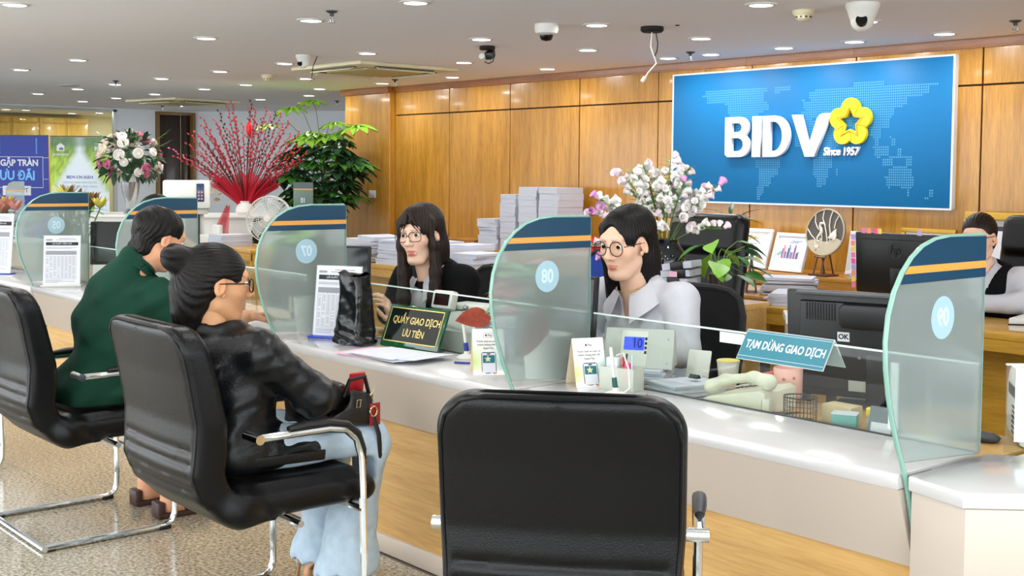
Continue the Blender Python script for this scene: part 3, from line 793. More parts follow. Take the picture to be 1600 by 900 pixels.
# ------------------------------------------------------------------ visitor chairs
M_leather = mat('black_leather', '07080a', .31, spec=.3, bump=.12, bscale=260)
def visitor_chair(label):
    """origin on the floor under the seat centre, facing +y"""
    t = thing('visitor_chair', label, 'chair', (0, 0, 0), 0, 'black leather visitor chairs')
    # one leather shell: side profile swept over the width
    def back_y(z):   # outer face of the back, from seat rear to top
        pts = [(.375, -.165), (.40, -.235), (.47, -.315), (.55, -.345), (.62, -.338), (.70, -.335), (.85, -.362), (.985, -.395)]
        for (a, p), (c, q) in zip(pts, pts[1:]):
            if a <= z <= c: return p + (q - p) * (z - a) / (c - a)
        return pts[-1][1] if z > .9 else pts[0][1]
    def shell(P):
        x, y, z = P[..., 0], P[..., 1], P[..., 2]
        zz = np.array([back_y(v) for v in np.linspace(.37, 1.02, 80)])
        yb = np.interp(z, np.linspace(.37, 1.02, 80), zz) + .012
        ridge = sum(.008 * np.exp(-((z - c) / .010) ** 2) for c in (.505, .545, .585, .625)) * (np.abs(x) < .23)
        thick = .115 - .025 * np.clip((z - .6) / .4, 0, 1)
        wx = .262 - .022 * np.clip((.7 - z) / .35, 0, 1)
        cr = .085                                     # rounded top corners
        qx = np.maximum(np.abs(x) - (wx - cr), 0); qz = np.maximum(z - (.995 - cr), 0)
        d2 = np.sqrt(qx * qx + qz * qz) - cr
        crown = .02 * (1 - (x / .26) ** 2)
        dy = np.abs(y - (yb + thick / 2 - crown * .7)) - thick / 2 + ridge
        k = .03
        back = smax(d2, dy, k)
        back = np.maximum(back, .385 - z)
        groove = np.abs(dy + .0) * 0
        seat = rbx(P, (0, .035, .432), (.25, .245, .048), .042)
        front = cap(P, (-.215, .275, .425), (.215, .275, .425), .044)
        cush = rbx(P, (0, .04, .47), (.225, .22, .03), .028)
        s_ = sm(sm(seat, front, .02), cush, .012)
        rear = cap(P, (-.21, -.17, .43), (.21, -.17, .43), .058)
        s_ = sm(s_, rear, .04)
        d = sm(back, s_, .035)
        return d
    V, F = sdf_mesh(shell, (-.30, -.46, .35), (.30, .35, 1.03), .0095)
    mk('seat_shell', np_mesh('seat_shell', V, F), M_leather, t, 0)
    # welt round the outer back face
    pts = []
    for z in (.45, .5, .55, .6, .65, .7, .75, .8, .85, .9): pts.append((.25 - .022 * max(0, (.7 - z) / .35), back_y(z) + .016, z))
    pts += [(.24, back_y(.945) + .012, .945), (.205, back_y(.975) + .012, .978), (.15, back_y(.985) + .004, .992), (0, back_y(.985) - .002, .994)]
    pts = pts + [(-p[0], p[1], p[2]) for p in pts[-2::-1]]
    MB().tube(pts, .0045, 6).build('welt', M_leather, t)
    MB().tube([(p[0] * 1.02, p[1] + .034, p[2] + .004) for p in pts], .004, 6).build('welt', M_leather, t)
    for s in (-1, 1):
        x = s * .291
        b = MB()
        p = [(s * .236, -.145, .652), (x - s * .006, -.148, .652), (x, -.135, .652), (x, .0, .652), (x, .10, .652), (x, .165, .640), (x, .205, .605), (x, .222, .55), (x, .228, .45), (x, .232, .30), (x, .236, .12), (x, .234, .06), (x, .222, .03), (x, .19, .014), (x, .1, .013), (x, -.28, .013), (x, -.294, .013)]
        b.tube(p, .0125, 10); b.build('side_tube', M_chrome, t)
        b = MB(); b.tube([(s * .225, -.146, .652), (s * .312, -.146, .652)], .0155, 12); b.build('arm_socket', M_chrome, t)
        b = MB(); b.tube([(x, -.04, .668), (x, .02, .672), (x, .10, .671), (x, .165, .657), (x, .208, .622), (x, .228, .57), (x, .232, .52)], [.012, .017, .018, .018, .017, .015, .008], 10, flat=.75); b.build('arm_pad', M_black, t)
        b = MB(); b.box(x - .014, x + .014, .165, .215, 0, .016, .003); b.build('foot', M_black, t)
        b = MB(); b.box(x - .013, x + .013, -.29, -.25, -.0, .006); b.build('foot', M_black, t)
    MB().tube([(-.309, -.294, .013), (.309, -.294, .013)], .0125, 10).build('rear_bar', M_chrome, t)
    b = MB(); b.tube([(-.297, .228, .375), (.297, .228, .375)], .0115, 8); b.tube([(-.297, .0, .37), (.297, .0, .37)], .011, 8); b.build('cross_bar', M_chrome, t)
    return t
ch = visitor_chair('black leather visitor chair the man in green sits on')
ch.location = (-4.875, 1.9, 0)
dup(ch, (-3.495, 1.9, 0), 0, 'black leather visitor chair the woman in black jacket sits on')
dup(ch, (-2.053, 1.961, 0), 41, 'empty black leather visitor chair in the foreground, seen from behind')
c4 = dup(ch, (-6.32, 1.72, 0), -8, 'black leather visitor chair cut off at the left edge')
# ------------------------------------------------------------------ people
M_skin = attr_mat('skin', .48, sub=.12, spec=.35)
M_sclera = mat('eye_white', 'e8e4e0', .2); M_iris = mat('iris', '24150e', .12)
def hairmat(name, c, c2):
    m = mat(name, c, .42, spec=.2)
    nt = m.node_tree; b = nt.nodes['Principled BSDF']
    a = nt.nodes.new('ShaderNodeAttribute'); a.attribute_name = 'Col'
    n = nt.nodes.new('ShaderNodeTexNoise'); n.inputs['Scale'].default_value = 1.; n.inputs['Detail'].default_value = 3
    nt.links.new(a.outputs['Color'], n.inputs['Vector'])
    mx = nt.nodes.new('ShaderNodeMix'); mx.data_type = 'RGBA'; mx.inputs[6].default_value = (*lin(c), 1); mx.inputs[7].default_value = (*lin(c2), 1)
    nt.links.new(n.outputs['Fac'], mx.inputs[0]); nt.links.new(mx.outputs[2], b.inputs['Base Color'])
    bp = nt.nodes.new('ShaderNodeBump'); bp.inputs['Strength'].default_value = .5; bp.inputs['Distance'].default_value = .004
    nt.links.new(n.outputs['Fac'], bp.inputs['Height']); nt.links.new(bp.outputs[0], b.inputs['Normal'])
    return m
M_hair = hairmat('black_hair', '0a0909', '1c1817'); M_hairb = hairmat('brown_black_hair', '140f0d', '2e221c')

def sstep(d, w): return np.clip(.5 - d / w, 0, 1)
def head_sdf(P, male=False, jaw=1., mouth=0.):
    d = ell(P, (0, -.014, .032), (.074, .094, .088))
    d = sm(d, ell(P, (0, .028, -.028), (.061 * jaw, .064, .086)), .03)
    d = sm(d, ell(P, (0, .060, -.098 - mouth), (.024 * jaw, .022, .017)), .028)
    for s in (-1, 1):
        d = sm(d, ell(P, (s * .040, .052, -.018), (.022, .024, .022)), .025)
        d = sm(d, cap(P, (s * .052 * jaw, .0, -.062), (s * .03 * jaw, .045, -.098 - mouth), .012), .03)
    d = sm(d, cap(P, (-.034, .076, .034), (.034, .076, .034), .011), .025)
    for s in (-1, 1):
        d = smax(d, -ell(P, (s * .031, .096, .011), (.020, .018, .0125)), .010)
        e = np.linalg.norm(P - A3((s * .031, .0766, .0105)), axis=-1)
        z = P[..., 2] - .0105
        lid = np.maximum(e - .0142, np.minimum(.0050 - z, z + .0056))
        lid = np.maximum(lid, .069 - P[..., 1])
        d = sm(d, lid, .0035)
    d = sm(d, cap(P, (0, .086, .016), (0, .107, -.022), .0066, .0090), .012)
    d = sm(d, ell(P, (0, .1085, -.0265), (.0115, .0115, .0095)), .008)
    for s in (-1, 1):
        d = sm(d, ell(P, (s * .0132, .096, -.030), (.0078, .011, .0078)), .006)
        d = smax(d, -ell(P, (s * .0062, .105, -.037), (.0036, .005, .004)), .003)
    up = cap(P, (-.019, .080, -.0605), (0, .0895, -.0565), .0048, .0062); up = np.minimum(up, cap(P, (.019, .080, -.0605), (0, .0895, -.0565), .0048, .0062))
    lo = cap(P, (-.015, .081, -.0675 - mouth), (.015, .081, -.0675 - mouth), .0055); lo = np.minimum(lo, ell(P, (0, .086, -.069 - mouth), (.014, .007, .0062)))
    d = sm(d, up, .006); d = sm(d, lo, .006)
    d = smax(d, -(cap(P, (-.021, .083, -.0630 - mouth / 2), (.021, .083, -.0630 - mouth / 2), .0012 + mouth / 2)) if not mouth else -ell(P, (0, .09, -.063 - mouth / 2), (.018, .012, .002 + mouth / 2)), .002)
    for s in (-1, 1):
        ear = ell(P, (s * .0765, -.006, .000), (.0085, .018, .031), (-12, s * -14, 0))
        ear = smax(ear, -ell(P, (s * .086, -.002, .003), (.006, .0105, .020), (-12, 0, 0)), .004)
        d = sm(d, ear, .005)
        d = sm(d, ell(P, (s * .0735, .006, -.027), (.006, .008, .009)), .005)
    nr = .056 if male else .047
    d = sm(d, cap(P, (0, -.022, -.05), (0, -.045, -.21), nr, nr + .004), .03)
    return d
def head_mesh(skin, lips, brow, male=False, jaw=1., mouth=0., scale=1., browtilt=0.):
    V, F = sdf_mesh(lambda P: head_sdf(P, male, jaw, mouth), (-.1, -.12, -.20), (.1, .125, .13), .0027)
    C = np.tile(A3(lin(skin)), (len(V), 1))
    def paint(d, c, w, k=1.):
        nonlocal C
        m = (sstep(d, w) * k)[:, None]; C = C * (1 - m) + A3(lin(c)) * m
    blush = tuple(np.array(lin(skin)) * A3((.97, .72, .66)))
    for s in (-1, 1):
        paint(ell(V, (s * .042, .066, -.022), (.02, .03, .016)), blush, .03, .35)
        paint(ell(V, (s * .075, -.004, 0), (.012, .02, .03)), blush, .02, .35)
        q = np.minimum(cap(V, (s * .014, .088, .0295), (s * .034, .084, .0355 + browtilt), .0042, .0036), cap(V, (s * .034, .084, .0355 + browtilt), (s * .051, .070, .030 + browtilt), .0036, .0018))
        paint(q, brow, .004, .85)
        paint(np.abs(np.linalg.norm(V - A3((s * .031, .0766, .0105)), axis=-1) - .0142) + np.abs(V[:, 2] - .0152) * 1.2 + np.maximum(0, .076 - V[:, 1]), '2a1a16', .006, .8)
    paint(ell(V, (0, .1, -.028), (.012, .012, .01)), blush, .015, .3)
    u = np.minimum(cap(V, (-.019, .083, -.0600), (0, .091, -.0568), .0036, .0052), cap(V, (.019, .083, -.0600), (0, .091, -.0568), .0036, .0052))
    l = ell(V, (0, .086, -.0685 - mouth), (.0185, .02, .0058))
    paint(np.minimum(u, l), lips, .003, .9)
    return V * scale, F, C
def xf(V, M):
    M = np.array(M, np.float32); return V @ M[:3, :3].T + M[:3, 3]

def limb(P, pts, k=.02):
    d = None
    for (a, ra), (b, rb) in zip(pts, pts[1:]):
        q = cap(P, a, b, ra, rb); d = q if d is None else sm(d, q, k)
    return d
def hand(Mw, side, curl=.5, skin='d8ab8e', spread=1.):
    """right or left hand; local frame: fingers to +y, palm faces -z, wrist at origin. Mw puts it in place."""
    def f(P):
        d = rbx(P, (0, .046, 0), (.038, .045, .013), .012)
        d = sm(d, cap(P, (0, -.03, 0), (0, .02, 0), .024, .026), .02)
        for i, (x, L, r) in enumerate([(-.029, .068, .0082), (-.010, .078, .0086), (.0095, .073, .0083), (.027, .058, .0074)]):
            x *= side * -1; y, z, a = .088 - .004 * abs(i - 1), 0, 0.
            dx = x * .10 * spread
            for seg, fr in enumerate((.44, .31, .25)):
                a += curl * (.55, .95, .7)[seg]
                n = (x + dx * (seg + 1) / 3, y + L * fr * math.cos(a), z - L * fr * math.sin(a))
                q = cap(P, (x + dx * seg / 3, y, z), n, r * (1 - .07 * seg), r * (1 - .07 * (seg + 1)))
                d = sm(d, q, .004); y, z = n[1], n[2]
        sx = side * -1 * -1
        th = limb(P, [((-.030 * -sx * -1, .018, -.004), .0125), ((-.052 * sx * 1, .05, -.016), .0105), ((-.050 * sx, .080, -.028), .0095), ((-.040 * sx, .100, -.036), .008)], .006)
        return sm(d, th, .012)
    V, F = sdf_mesh(f, (-.085, -.06, -.10), (.085, .185, .035), .0042)
    return xf(V, Mw), F, np.tile(A3(lin(skin)), (len(V), 1))
def frame(o, fwd, up):
    y = Vector(fwd).normalized(); z = Vector(up); x = y.cross(z).normalized(); z = x.cross(y)
    m = Matrix((x, y, z)).transposed().to_4x4(); m.translation = Vector(o); return m

def join(parts):
    Vs, Fs, Cs, n = [], [], [], 0
    for V, F, C in parts:
        Vs.append(V); Fs.append(F + n); Cs.append(C); n += len(V)
    return np.concatenate(Vs), np.concatenate(Fs), np.concatenate(Cs)
def body_obj(parts, t):
    V, F, C = join(parts); me = np_mesh('body', V, F); vcol(me, C)
    return mk('body', me, M_skin, t, 0)
def cloth(name, fn, lo, hi, m, t, h=.008):
    V, F = sdf_mesh(fn, lo, hi, h); return mk(name, np_mesh(name, V, F), m, t, 0)
def hair_obj(name, fn, lo, hi, Mh, m, t, flow, h=.0035):
    V, F = sdf_mesh(fn, lo, hi, h); C = flow(V)
    me = np_mesh(name, xf(V, Mh), F); vcol(me, C)
    return mk(name, me, m, t, 0)
def flow_down(V):      # strand coordinate: fine across, long along the fall
    th = np.arctan2(V[:, 0], V[:, 1] + .02)
    return np.stack([th * 26 * (1 - .2 * (V[:, 2] > .1)), V[:, 2] * 9, V[:, 1] * 5], 1)
def flow_to(c):
    def f(V):
        q = V - A3(c); n = np.linalg.norm(q, axis=1, keepdims=True) + 1e-6; u = q / n
        th = np.arctan2(u[:, 2], u[:, 0]); ph = np.arccos(np.clip(u[:, 1], -1, 1))
        return np.stack([th * 18, ph * 16, n[:, 0] * 8], 1)
    return f
def eyes(t, Mh, look=(0, 0), s=1.):
    for sd in (-1, 1):
        b = MB(); b.M = Mh @ TR(sd * .031 * s, .0766 * s, .0105 * s, look[1], 0, look[0]); b.ball((0, 0, 0), .0132 * s, 16)
        b.mi = 1; b.M = b.M @ TR(rx=-90); b.lathe([(.0001, .0137 * s), (.0038 * s, .0135 * s), (.0073 * s, .0121 * s), (.0066 * s, .0105 * s)], 16, False)
        b.build('eye', [M_sclera, M_iris], t)
M_lens = clear_glass('spectacle_lens', 'fbfcfc', .15)     # coated lenses hardly mirror
def glasses(t, Mh, w=.030, h=.021, m=None, round_=2., z=.008, y=.101, s=1., th=.0017):
    m = m or mat('glasses_frame', '1b1412', .3)
    g = MB(); g.M = Mh @ Matrix.Scale(s, 4)
    for sd in (-1, 1):
        pts = []
        for k in range(28):
            a = 2 * math.pi * k / 28; c, s_ = math.cos(a), math.sin(a)
            px = w * math.copysign(abs(c) ** (2 / round_), c); pz = h * math.copysign(abs(s_) ** (2 / round_), s_)
            pts.append((sd * .034 + px * .95, y - .10 * abs(sd * .034 + px) ** 1.4 * 3.2 * .35, z + pz))
        g.tube(pts, th, 6, closed=True)
        ox = .034 + w * .95
        g.tube([(sd * ox, y - .012, z + .006), (sd * (ox + .006), y - .022, z + .007), (sd * .078, .02, z + .006), (sd * .080, -.012, z + .004), (sd * .078, -.03, z - .018)], th * .9, 6)
    g.tube([(-.0055, y - .001, z + .004), (0, y + .002, z + .007), (.0055, y - .001, z + .004)], th, 6)
    o = g.build('glasses', m, t)
    l = MB(); l.M = Mh @ Matrix.Scale(s, 4)
    for sd in (-1, 1):
        l.poly([(sd * .034 + w * .93 * math.copysign(abs(math.cos(a)) ** (2 / round_), math.cos(a)), y - .003 - .012 * (k in (0,)), z + h * .97 * math.copysign(abs(math.sin(a)) ** (2 / round_), math.sin(a))) for k, a in enumerate([2 * math.pi * i / 20 for i in range(20)])])
    l.build('lens', M_lens, o)
    return o
def collar(t, c, rx, ry, m, gap=34, stand=.03, fall=.042, tilt=-14, flare=.02, name='collar', facing=90):
    """shirt collar round the neck at c, opening at +y"""
    b = MB(); b.M = TR(*c, tilt)
    def f(u, v):
        a = R(facing + gap + u * (360 - 2 * gap)); e = abs(u - .5) * 2
        k = .0 if v < .5 else 1
        if v <= .5:
            h = v * 2 * stand; r = 1.0 - .05 * v
        else:
            w = (v - .5) * 2; h = stand - w * (fall + .028 * e ** 6); r = .975 + w * (flare / rx) * (1.0 + .4 * e)
        lift = -.028 * e ** 2
        return Vector((rx * r * math.cos(a), ry * r * math.sin(a) + (.006 if v > .5 else 0), h + lift))
    b.sheet(f, 36, 8, .0025); return b.build(name, m, t, 60)
def torso(P, sh_w=.175, ch=(0, 0, .87), pe=(0, -.04, .55), nb=(0, 0, 1.0), g=0., bust=0.):
    d = ell(P, ch, (.155 + g, .105 + g, .17 + g))
    mid = ((ch[0] + pe[0]) / 2, (ch[1] + pe[1]) / 2, (ch[2] + pe[2]) / 2)
    d = sm(d, ell(P, mid, (.14 + g, .105 + g, .17)), .06)
    d = sm(d, ell(P, pe, (.175 + g, .135 + g, .11)), .07)
    if bust:
        for s in (-1, 1): d = sm(d, ell(P, (ch[0] + s * .07, ch[1] + .085, ch[2] - .015), (.062, .05, .06)), .04)
    return d

# ---- seated lower body shared by the tellers, hidden by the counter for the most part
def lower(t, trousers, shoe, pe=(0, -.04, .55), knee=.31, z_k=.5, x=.10):
    def f(P):
        d = ell(P, pe, (.18, .14, .11))
        for s in (-1, 1): d = sm(d, limb(P, [((s * .09, pe[1], pe[2] - .01), .088), ((s * x, knee, z_k), .065), ((s * x, knee + .02, .1), .05)], .02), .04)
        return d
    cloth('trousers', f, (-.28, -.24, .05), (.28, knee + .12, .72), trousers, t, .014)
    for s in (-1, 1):
        MB().prism([(-.04, -.07), (.04, -.07), (.045, .06), (.035, .14), (.0, .17), (-.035, .14), (-.045, .06)], 0, .075, bev=.02).build('shoe', shoe, t).location = (s * x, knee + .03, 0)
M_shirt = mat('white_shirt', 'bfc0c7', .8, spec=.2, bump=.08, bscale=90); M_jack = mat('black_suit', '08090b', .9, spec=.2)
M_navy = mat('navy_trousers', '14192c', .85, spec=.2); M_shoe = mat('black_shoe', '141212', .35)

# ================= teller with round glasses and white blouse (desk 08)
t = thing('person', 'young woman in white blouse and round glasses working behind screen 08', 'person', (-3.17, 3.405, 0), 184)
Mh = TR(0.0, .145, 1.185, -9, 0, 5)
SK = 'deb69c'
S = {s: Vector((s * .185, .03, .985)) for s in (-1, 1)}; E = {s: Vector((s * .235, .09, .805)) for s in (-1, 1)}; Wt = {s: Vector((s * .05, .245, .79)) for s in (-1, 1)}
hv = head_mesh(SK, 'b5544f', '2b1d18', scale=1.06, jaw=.88); hv = (xf(hv[0], Mh), hv[1], hv[2])
tb = sdf_mesh(lambda P: sm(torso(P, g=-.012, nb=(0, .07, 1.0)), cap(P, (0, .10, 1.07), (0, .055, .93), .05, .06), .05), (-.24, -.22, .42), (.24, .2, 1.12), .012)
parts = [hv, (tb[0], tb[1], np.tile(A3(lin(SK)), (len(tb[0]), 1)))]
for s in (-1, 1):
    a = sdf_mesh(lambda P: limb(P, [(tuple(S[s]), .045), (tuple(E[s]), .037), (tuple(Wt[s]), .024)]), (min(s * .05, s * .30), -.05, .66), (max(s * .05, s * .30), .36, 1.06), .01)
    parts.append((a[0], a[1], np.tile(A3(lin(SK)), (len(a[0]), 1))))
    parts.append(hand(frame(Wt[s], (-s * .25, 1, -.1), (0, .1, 1)), -s, .45, SK))
body_obj(parts, t)
def blouse(P):
    d = torso(P, g=.012, bust=1)
    d = sm(d, cap(P, (-.14, .03, .985), (.14, .03, .985), .056), .06)
    d = sm(d, cap(P, (0, .045, 1.0), (0, .05, 1.035), .075, .058), .05)
    for s in (-1, 1):
        d = sm(d, limb(P, [(tuple(S[s]), .064), (tuple(E[s]), .056), (tuple(Wt[s] - Vector((0, .02, 0))), .044)], .03), .035)
    d = d + wr(P, 3, 38, .0035, (1, 1, .5)) + wr(P, 9, 75, .0018)
    d = smax(d, -cap(P, (0, .08, 1.0), (0, .12, 1.2), .045, .10), .008)          # neck hole
    d = smax(d, -rbx(P, (0, .17, 1.0), (.028, .09, .10), .02, (20, 0, 0)), .01)     # open placket
    return d
cloth('blouse', blouse, (-.34, -.22, .5), (.34, .37, 1.10), M_shirt, t, .0065)
collar(t, (0, .082, 1.022), .068, .070, M_shirt, gap=22, stand=.03, fall=.058, tilt=-22, flare=.05)
MB().tube([(.058 * math.cos(a) * 1.02, .105 + .062 * math.sin(a), 1.045 - .034 * (math.sin(a) + 1) / 2) for a in [2 * math.pi * k / 30 for k in range(30)]], .0016, 6, closed=True).build('necklace', mat('gold_chain', 'b58f3f', .3, metal=1.), t)
lower(t, M_navy, M_shoe)
def hair8(P):
    d = ell(P, (0, -.014, .038), (.084, .106, .094))
    face = ell(P, (0, .118, -.012), (.064, .078, .104)); face = sm(face, cap(P, (0, .10, .05), (0, .080, .106), .030, .010), .02); face = np.minimum(face, ell(P, (0, .10, -.07), (.075, .1, .06)))
    back = limb(P, [((0, -.055, .05), .085), ((.01, -.075, -.06), .082), ((.015, -.085, -.22), .075), ((.02, -.075, -.36), .05)], .03)
    back = np.maximum(back, P[..., 1] - .005)
    side = limb(P, [((.070, .015, .06), .02), ((.082, -.01, -.05), .024), ((.085, -.03, -.2), .03)], .02)
    d = sm(sm(d, back, .02), side, .02)
    rs = np.sin(np.arctan2(P[..., 0], P[..., 1] + .02) * 46 + 3 * np.sin(P[..., 2] * 18)) * .0014
    d = d + rs
    d = smax(d, -face, .012)
    d = smax(d, -ell(P, (-.09, .008, -.008), (.03, .036, .046)), .012)         # ear uncovered on her left
    part = cap(P, (0, .075, .125), (0, -.02, .140), .006); d = smax(d, -part, .005)
    return np.minimum(d, 9)
Ms = Mh @ Matrix.Scale(1.06, 4)
hair_obj('hair', hair8, (-.13, -.19, -.42), (.13, .11, .15), Ms, M_hair, t, flow_down)
eyes(t, Mh, (12, -10), 1.06); glasses(t, Mh, .027, .025, round_=2.1, z=.004, s=1.06)

# ================= teller with long loose hair and black jacket (desk 07)
t = thing('person', 'young woman in black jacket with long straight hair speaking behind the priority plaque', 'person', (-4.425, 3.35, 0), 190)
Mh = TR(0.0, .125, 1.165, -4, 4, 14)
SK = 'e3bda6'
S = {s: Vector((s * .18, .02, .965)) for s in (-1, 1)}; E = {1: Vector((.225, .08, .795)), -1: Vector((-.20, .08, .80))}; Wt = {1: Vector((.02, .27, .80)), -1: Vector((-.08, .20, .785))}
hv = head_mesh(SK, 'bb4a4c', '3a2a24', mouth=.005, scale=1.05, jaw=.84); hv = (xf(hv[0], Mh), hv[1], hv[2])
tb = sdf_mesh(lambda P: sm(torso(P, g=-.012), cap(P, (0, .075, 1.05), (0, .03, .92), .05, .06), .05), (-.24, -.22, .42), (.24, .2, 1.12), .012)
parts = [hv, (tb[0], tb[1], np.tile(A3(lin(SK)), (len(tb[0]), 1)))]
for s in (-1, 1):
    a = sdf_mesh(lambda P: limb(P, [(tuple(S[s]), .045), (tuple(E[s]), .037), (tuple(Wt[s]), .024)]), (min(s * .05, s * .30), -.05, .66), (max(s * .05, s * .30), .36, 1.06), .01)
    parts.append((a[0], a[1], np.tile(A3(lin(SK)), (len(a[0]), 1))))
parts.append(hand(frame(Wt[1], (-.1, .55, .75), (-.8, -.5, .3)), 1, .55, SK)); parts.append(hand(frame(Wt[-1], (.3, 1, -.1), (0, .1, 1)), 1, .45, SK))
body_obj(parts, t)
def jack7(P):
    d = torso(P, g=.02, bust=1)
    d = sm(d, cap(P, (-.135, .02, .97), (.135, .02, .97), .06), .06)
    for s in (-1, 1): d = sm(d, limb(P, [(tuple(S[s]), .068), (tuple(E[s]), .058), (tuple(Wt[s] - (Wt[s] - E[s]).normalized() * .045), .044)], .03), .035)
    d = d + wr(P, 5, 36, .003)
    d = smax(d, -cap(P, (0, .055, .99), (0, .1, 1.2), .05, .10), .008)
    v = P[..., 2] - .70; wv = .012 + np.clip(v, 0, .4) * .22
    return smax(d, -np.maximum(np.abs(P[..., 0]) - wv, np.maximum(.045 - P[..., 1], -v)), .008)
cloth('jacket', jack7, (-.36, -.22, .5), (.36, .36, 1.06), M_jack, t, .0075)
def shirt7(P):
    d = torso(P, g=.010, bust=1); d = sm(d, cap(P, (-.10, .02, .965), (.10, .02, .965), .05), .06)
    d = d + wr(P, 8, 60, .002)
    d = smax(d, -cap(P, (0, .055, .985), (0, .1, 1.2), .042, .10), .008)
    return smax(d, -rbx(P, (0, .15, .985), (.02, .08, .06), .015, (20, 0, 0)), .008)
cloth('shirt', shirt7, (-.22, -.2, .55), (.22, .24, 1.05), M_shirt, t, .0075)
collar(t, (0, .062, .992), .064, .066, M_shirt, gap=20, stand=.028, fall=.055, tilt=-22, flare=.045)
lower(t, M_navy, M_shoe)
def hair7(P):
    d = ell(P, (0, -.012, .04), (.086, .106, .095))
    face = ell(P, (0, .115, -.022), (.060, .075, .088)); face = np.minimum(face, ell(P, (0, .11, -.09), (.058, .1, .06)))
    back = limb(P, [((0, -.055, .05), .085), ((0, -.07, -.06), .082), ((0, -.08, -.2), .08), ((0, -.075, -.34), .05)], .03)
    back = np.maximum(back, P[..., 1] - .0)
    d = sm(d, back, .02)
    for s, l in ((-1, -.34), (1, -.36)):
        side = limb(P, [((s * .066, .03, .06), .022), ((s * .078, .02, -.04), .023), ((s * .078, .03, -.16), .025), ((s * .076, .055, -.26), .028), ((s * .074, .055, l), .018)], .02)
        d = sm(d, side, .018)
    d = d + np.sin(np.arctan2(P[..., 0], P[..., 1] + .02) * 44 + 3 * np.sin(P[..., 2] * 16)) * .0015
    d = smax(d, -face, .012)
    for x, x2 in ((.018, .046), (.030, .060), (-.02, -.045), (-.035, -.058), (.008, .030)):      # thin fringe
        d = np.minimum(d, limb(P, [((x * .4, .084, .100), .006), ((x, .0965, .060), .0042), ((x2, .088, .022), .0018)], .004))
    d = smax(d, -ell(P, (-.09, .012, -.008), (.02, .02, .034)), .01)
    return d
Ms = Mh @ Matrix.Scale(1.05, 4)
hair_obj('hair', hair7, (-.125, -.18, -.40), (.125, .115, .15), Ms, M_hairb, t, flow_down)
eyes(t, Mh, (10, -4), 1.05); glasses(t, Mh, .030, .020, round_=3.2, z=.002, s=1.05)
ps = tag(MB().sheet(lambda u, v: Vector((-.035 + .07 * u, 0 + .012 * math.sin(3 * v), .1 * v)), 4, 6, .001).build('paper_slip', M_paper), 'small white paper slip held up by the woman in the black jacket', 'paper')
ps.location = (-4.60, 3.0, .87); ps.rotation_euler = (R(-20), R(-18), R(30))

# ================= teller further back on the right in white shirt and black vest
t = thing('person', 'woman in white shirt and black vest with pulled back hair, far right', 'person', (-3.145, 5.91, -.03), 182)
Mh = TR(.0, .10, 1.165, -6, 0, 8); SK = 'dcb298'
S = {s: Vector((s * .19, .0, .955)) for s in (-1, 1)}; E = {s: Vector((s * .25, .08, .85)) for s in (-1, 1)}; Wt = {s: Vector((s * .05, .26, .845)) for s in (-1, 1)}
hv = head_mesh(SK, 'c07e72', '33241e', jaw=1.06, scale=1.03); hv = (xf(hv[0], Mh), hv[1], hv[2])
tb = sdf_mesh(lambda P: sm(torso(P, g=-.005), cap(P, (0, .05, 1.05), (0, .02, .92), .05, .06), .05), (-.24, -.22, .42), (.24, .2, 1.12), .013)
parts = [hv, (tb[0], tb[1], np.tile(A3(lin(SK)), (len(tb[0]), 1)))]
for s in (-1, 1):
    a = sdf_mesh(lambda P: limb(P, [(tuple(S[s]), .048), (tuple(E[s]), .039), (tuple(Wt[s]), .025)]), (min(s * .05, s * .32), -.05, .62), (max(s * .05, s * .32), .36, 1.06), .011)
    parts.append((a[0], a[1], np.tile(A3(lin(SK)), (len(a[0]), 1)))); parts.append(hand(frame(Wt[s], (-s * .25, 1, -.1), (0, .1, 1)), -s, .45, SK))
body_obj(parts, t)
def shirt9(P):
    d = torso(P, g=.012, bust=1); d = sm(d, cap(P, (-.145, .0, .955), (.145, .0, .955), .058), .06)
    d = sm(d, cap(P, (0, .02, .98), (0, .03, 1.01), .075, .058), .05)
    for s in (-1, 1): d = sm(d, limb(P, [(tuple(S[s]), .068), (tuple(E[s]), .06), (tuple(Wt[s]), .043)], .03), .035)
    d = d + wr(P, 13, 40, .0035)
    return smax(d, -cap(P, (0, .05, .98), (0, .1, 1.2), .045, .10), .008)
cloth('shirt', shirt9, (-.36, -.22, .5), (.36, .37, 1.06), M_shirt, t, .009)
def vest9(P):
    d = torso(P, g=.024, bust=1); d = sm(d, cap(P, (-.105, .0, .955), (.105, .0, .955), .066), .06)
    d = smax(d, -cap(P, (0, .05, .98), (0, .1, 1.2), .06, .12), .008)
    v = P[..., 2] - .80; wv = .008 + np.clip(v, 0, .4) * .40
    d = smax(d, -np.maximum(np.abs(P[..., 0]) - wv, np.maximum(.03 - P[..., 1], -v)), .008)
    for s in (-1, 1): d = smax(d, -cap(P, (s * .235, .02, .96), (s * .27, .02, .80), .085), .01)
    return d
cloth('vest', vest9, (-.3, -.22, .5), (.3, .26, 1.06), M_jack, t, .009)
collar(t, (0, .045, .99), .068, .068, M_shirt, gap=22, stand=.03, fall=.06, tilt=-20, flare=.05)
lower(t, M_navy, M_shoe)
def hair9(P):
    d = ell(P, (0, -.02, .036), (.081, .101, .09)); d = sm(d, ell(P, (0, -.07, -.03), (.06, .05, .06)), .03)
    d = d + np.sin(np.arctan2(P[..., 0], P[..., 2]) * 40) * .001
    d = smax(d, -ell(P, (0, .125, -.03), (.068, .085, .10)), .012)
    for s in (-1, 1): d = smax(d, -ell(P, (s * .088, .01, -.014), (.028, .04, .046)), .012)
    return smax(d, -cap(P, (.01, .07, .118), (.01, -.0, .135), .004), .004)
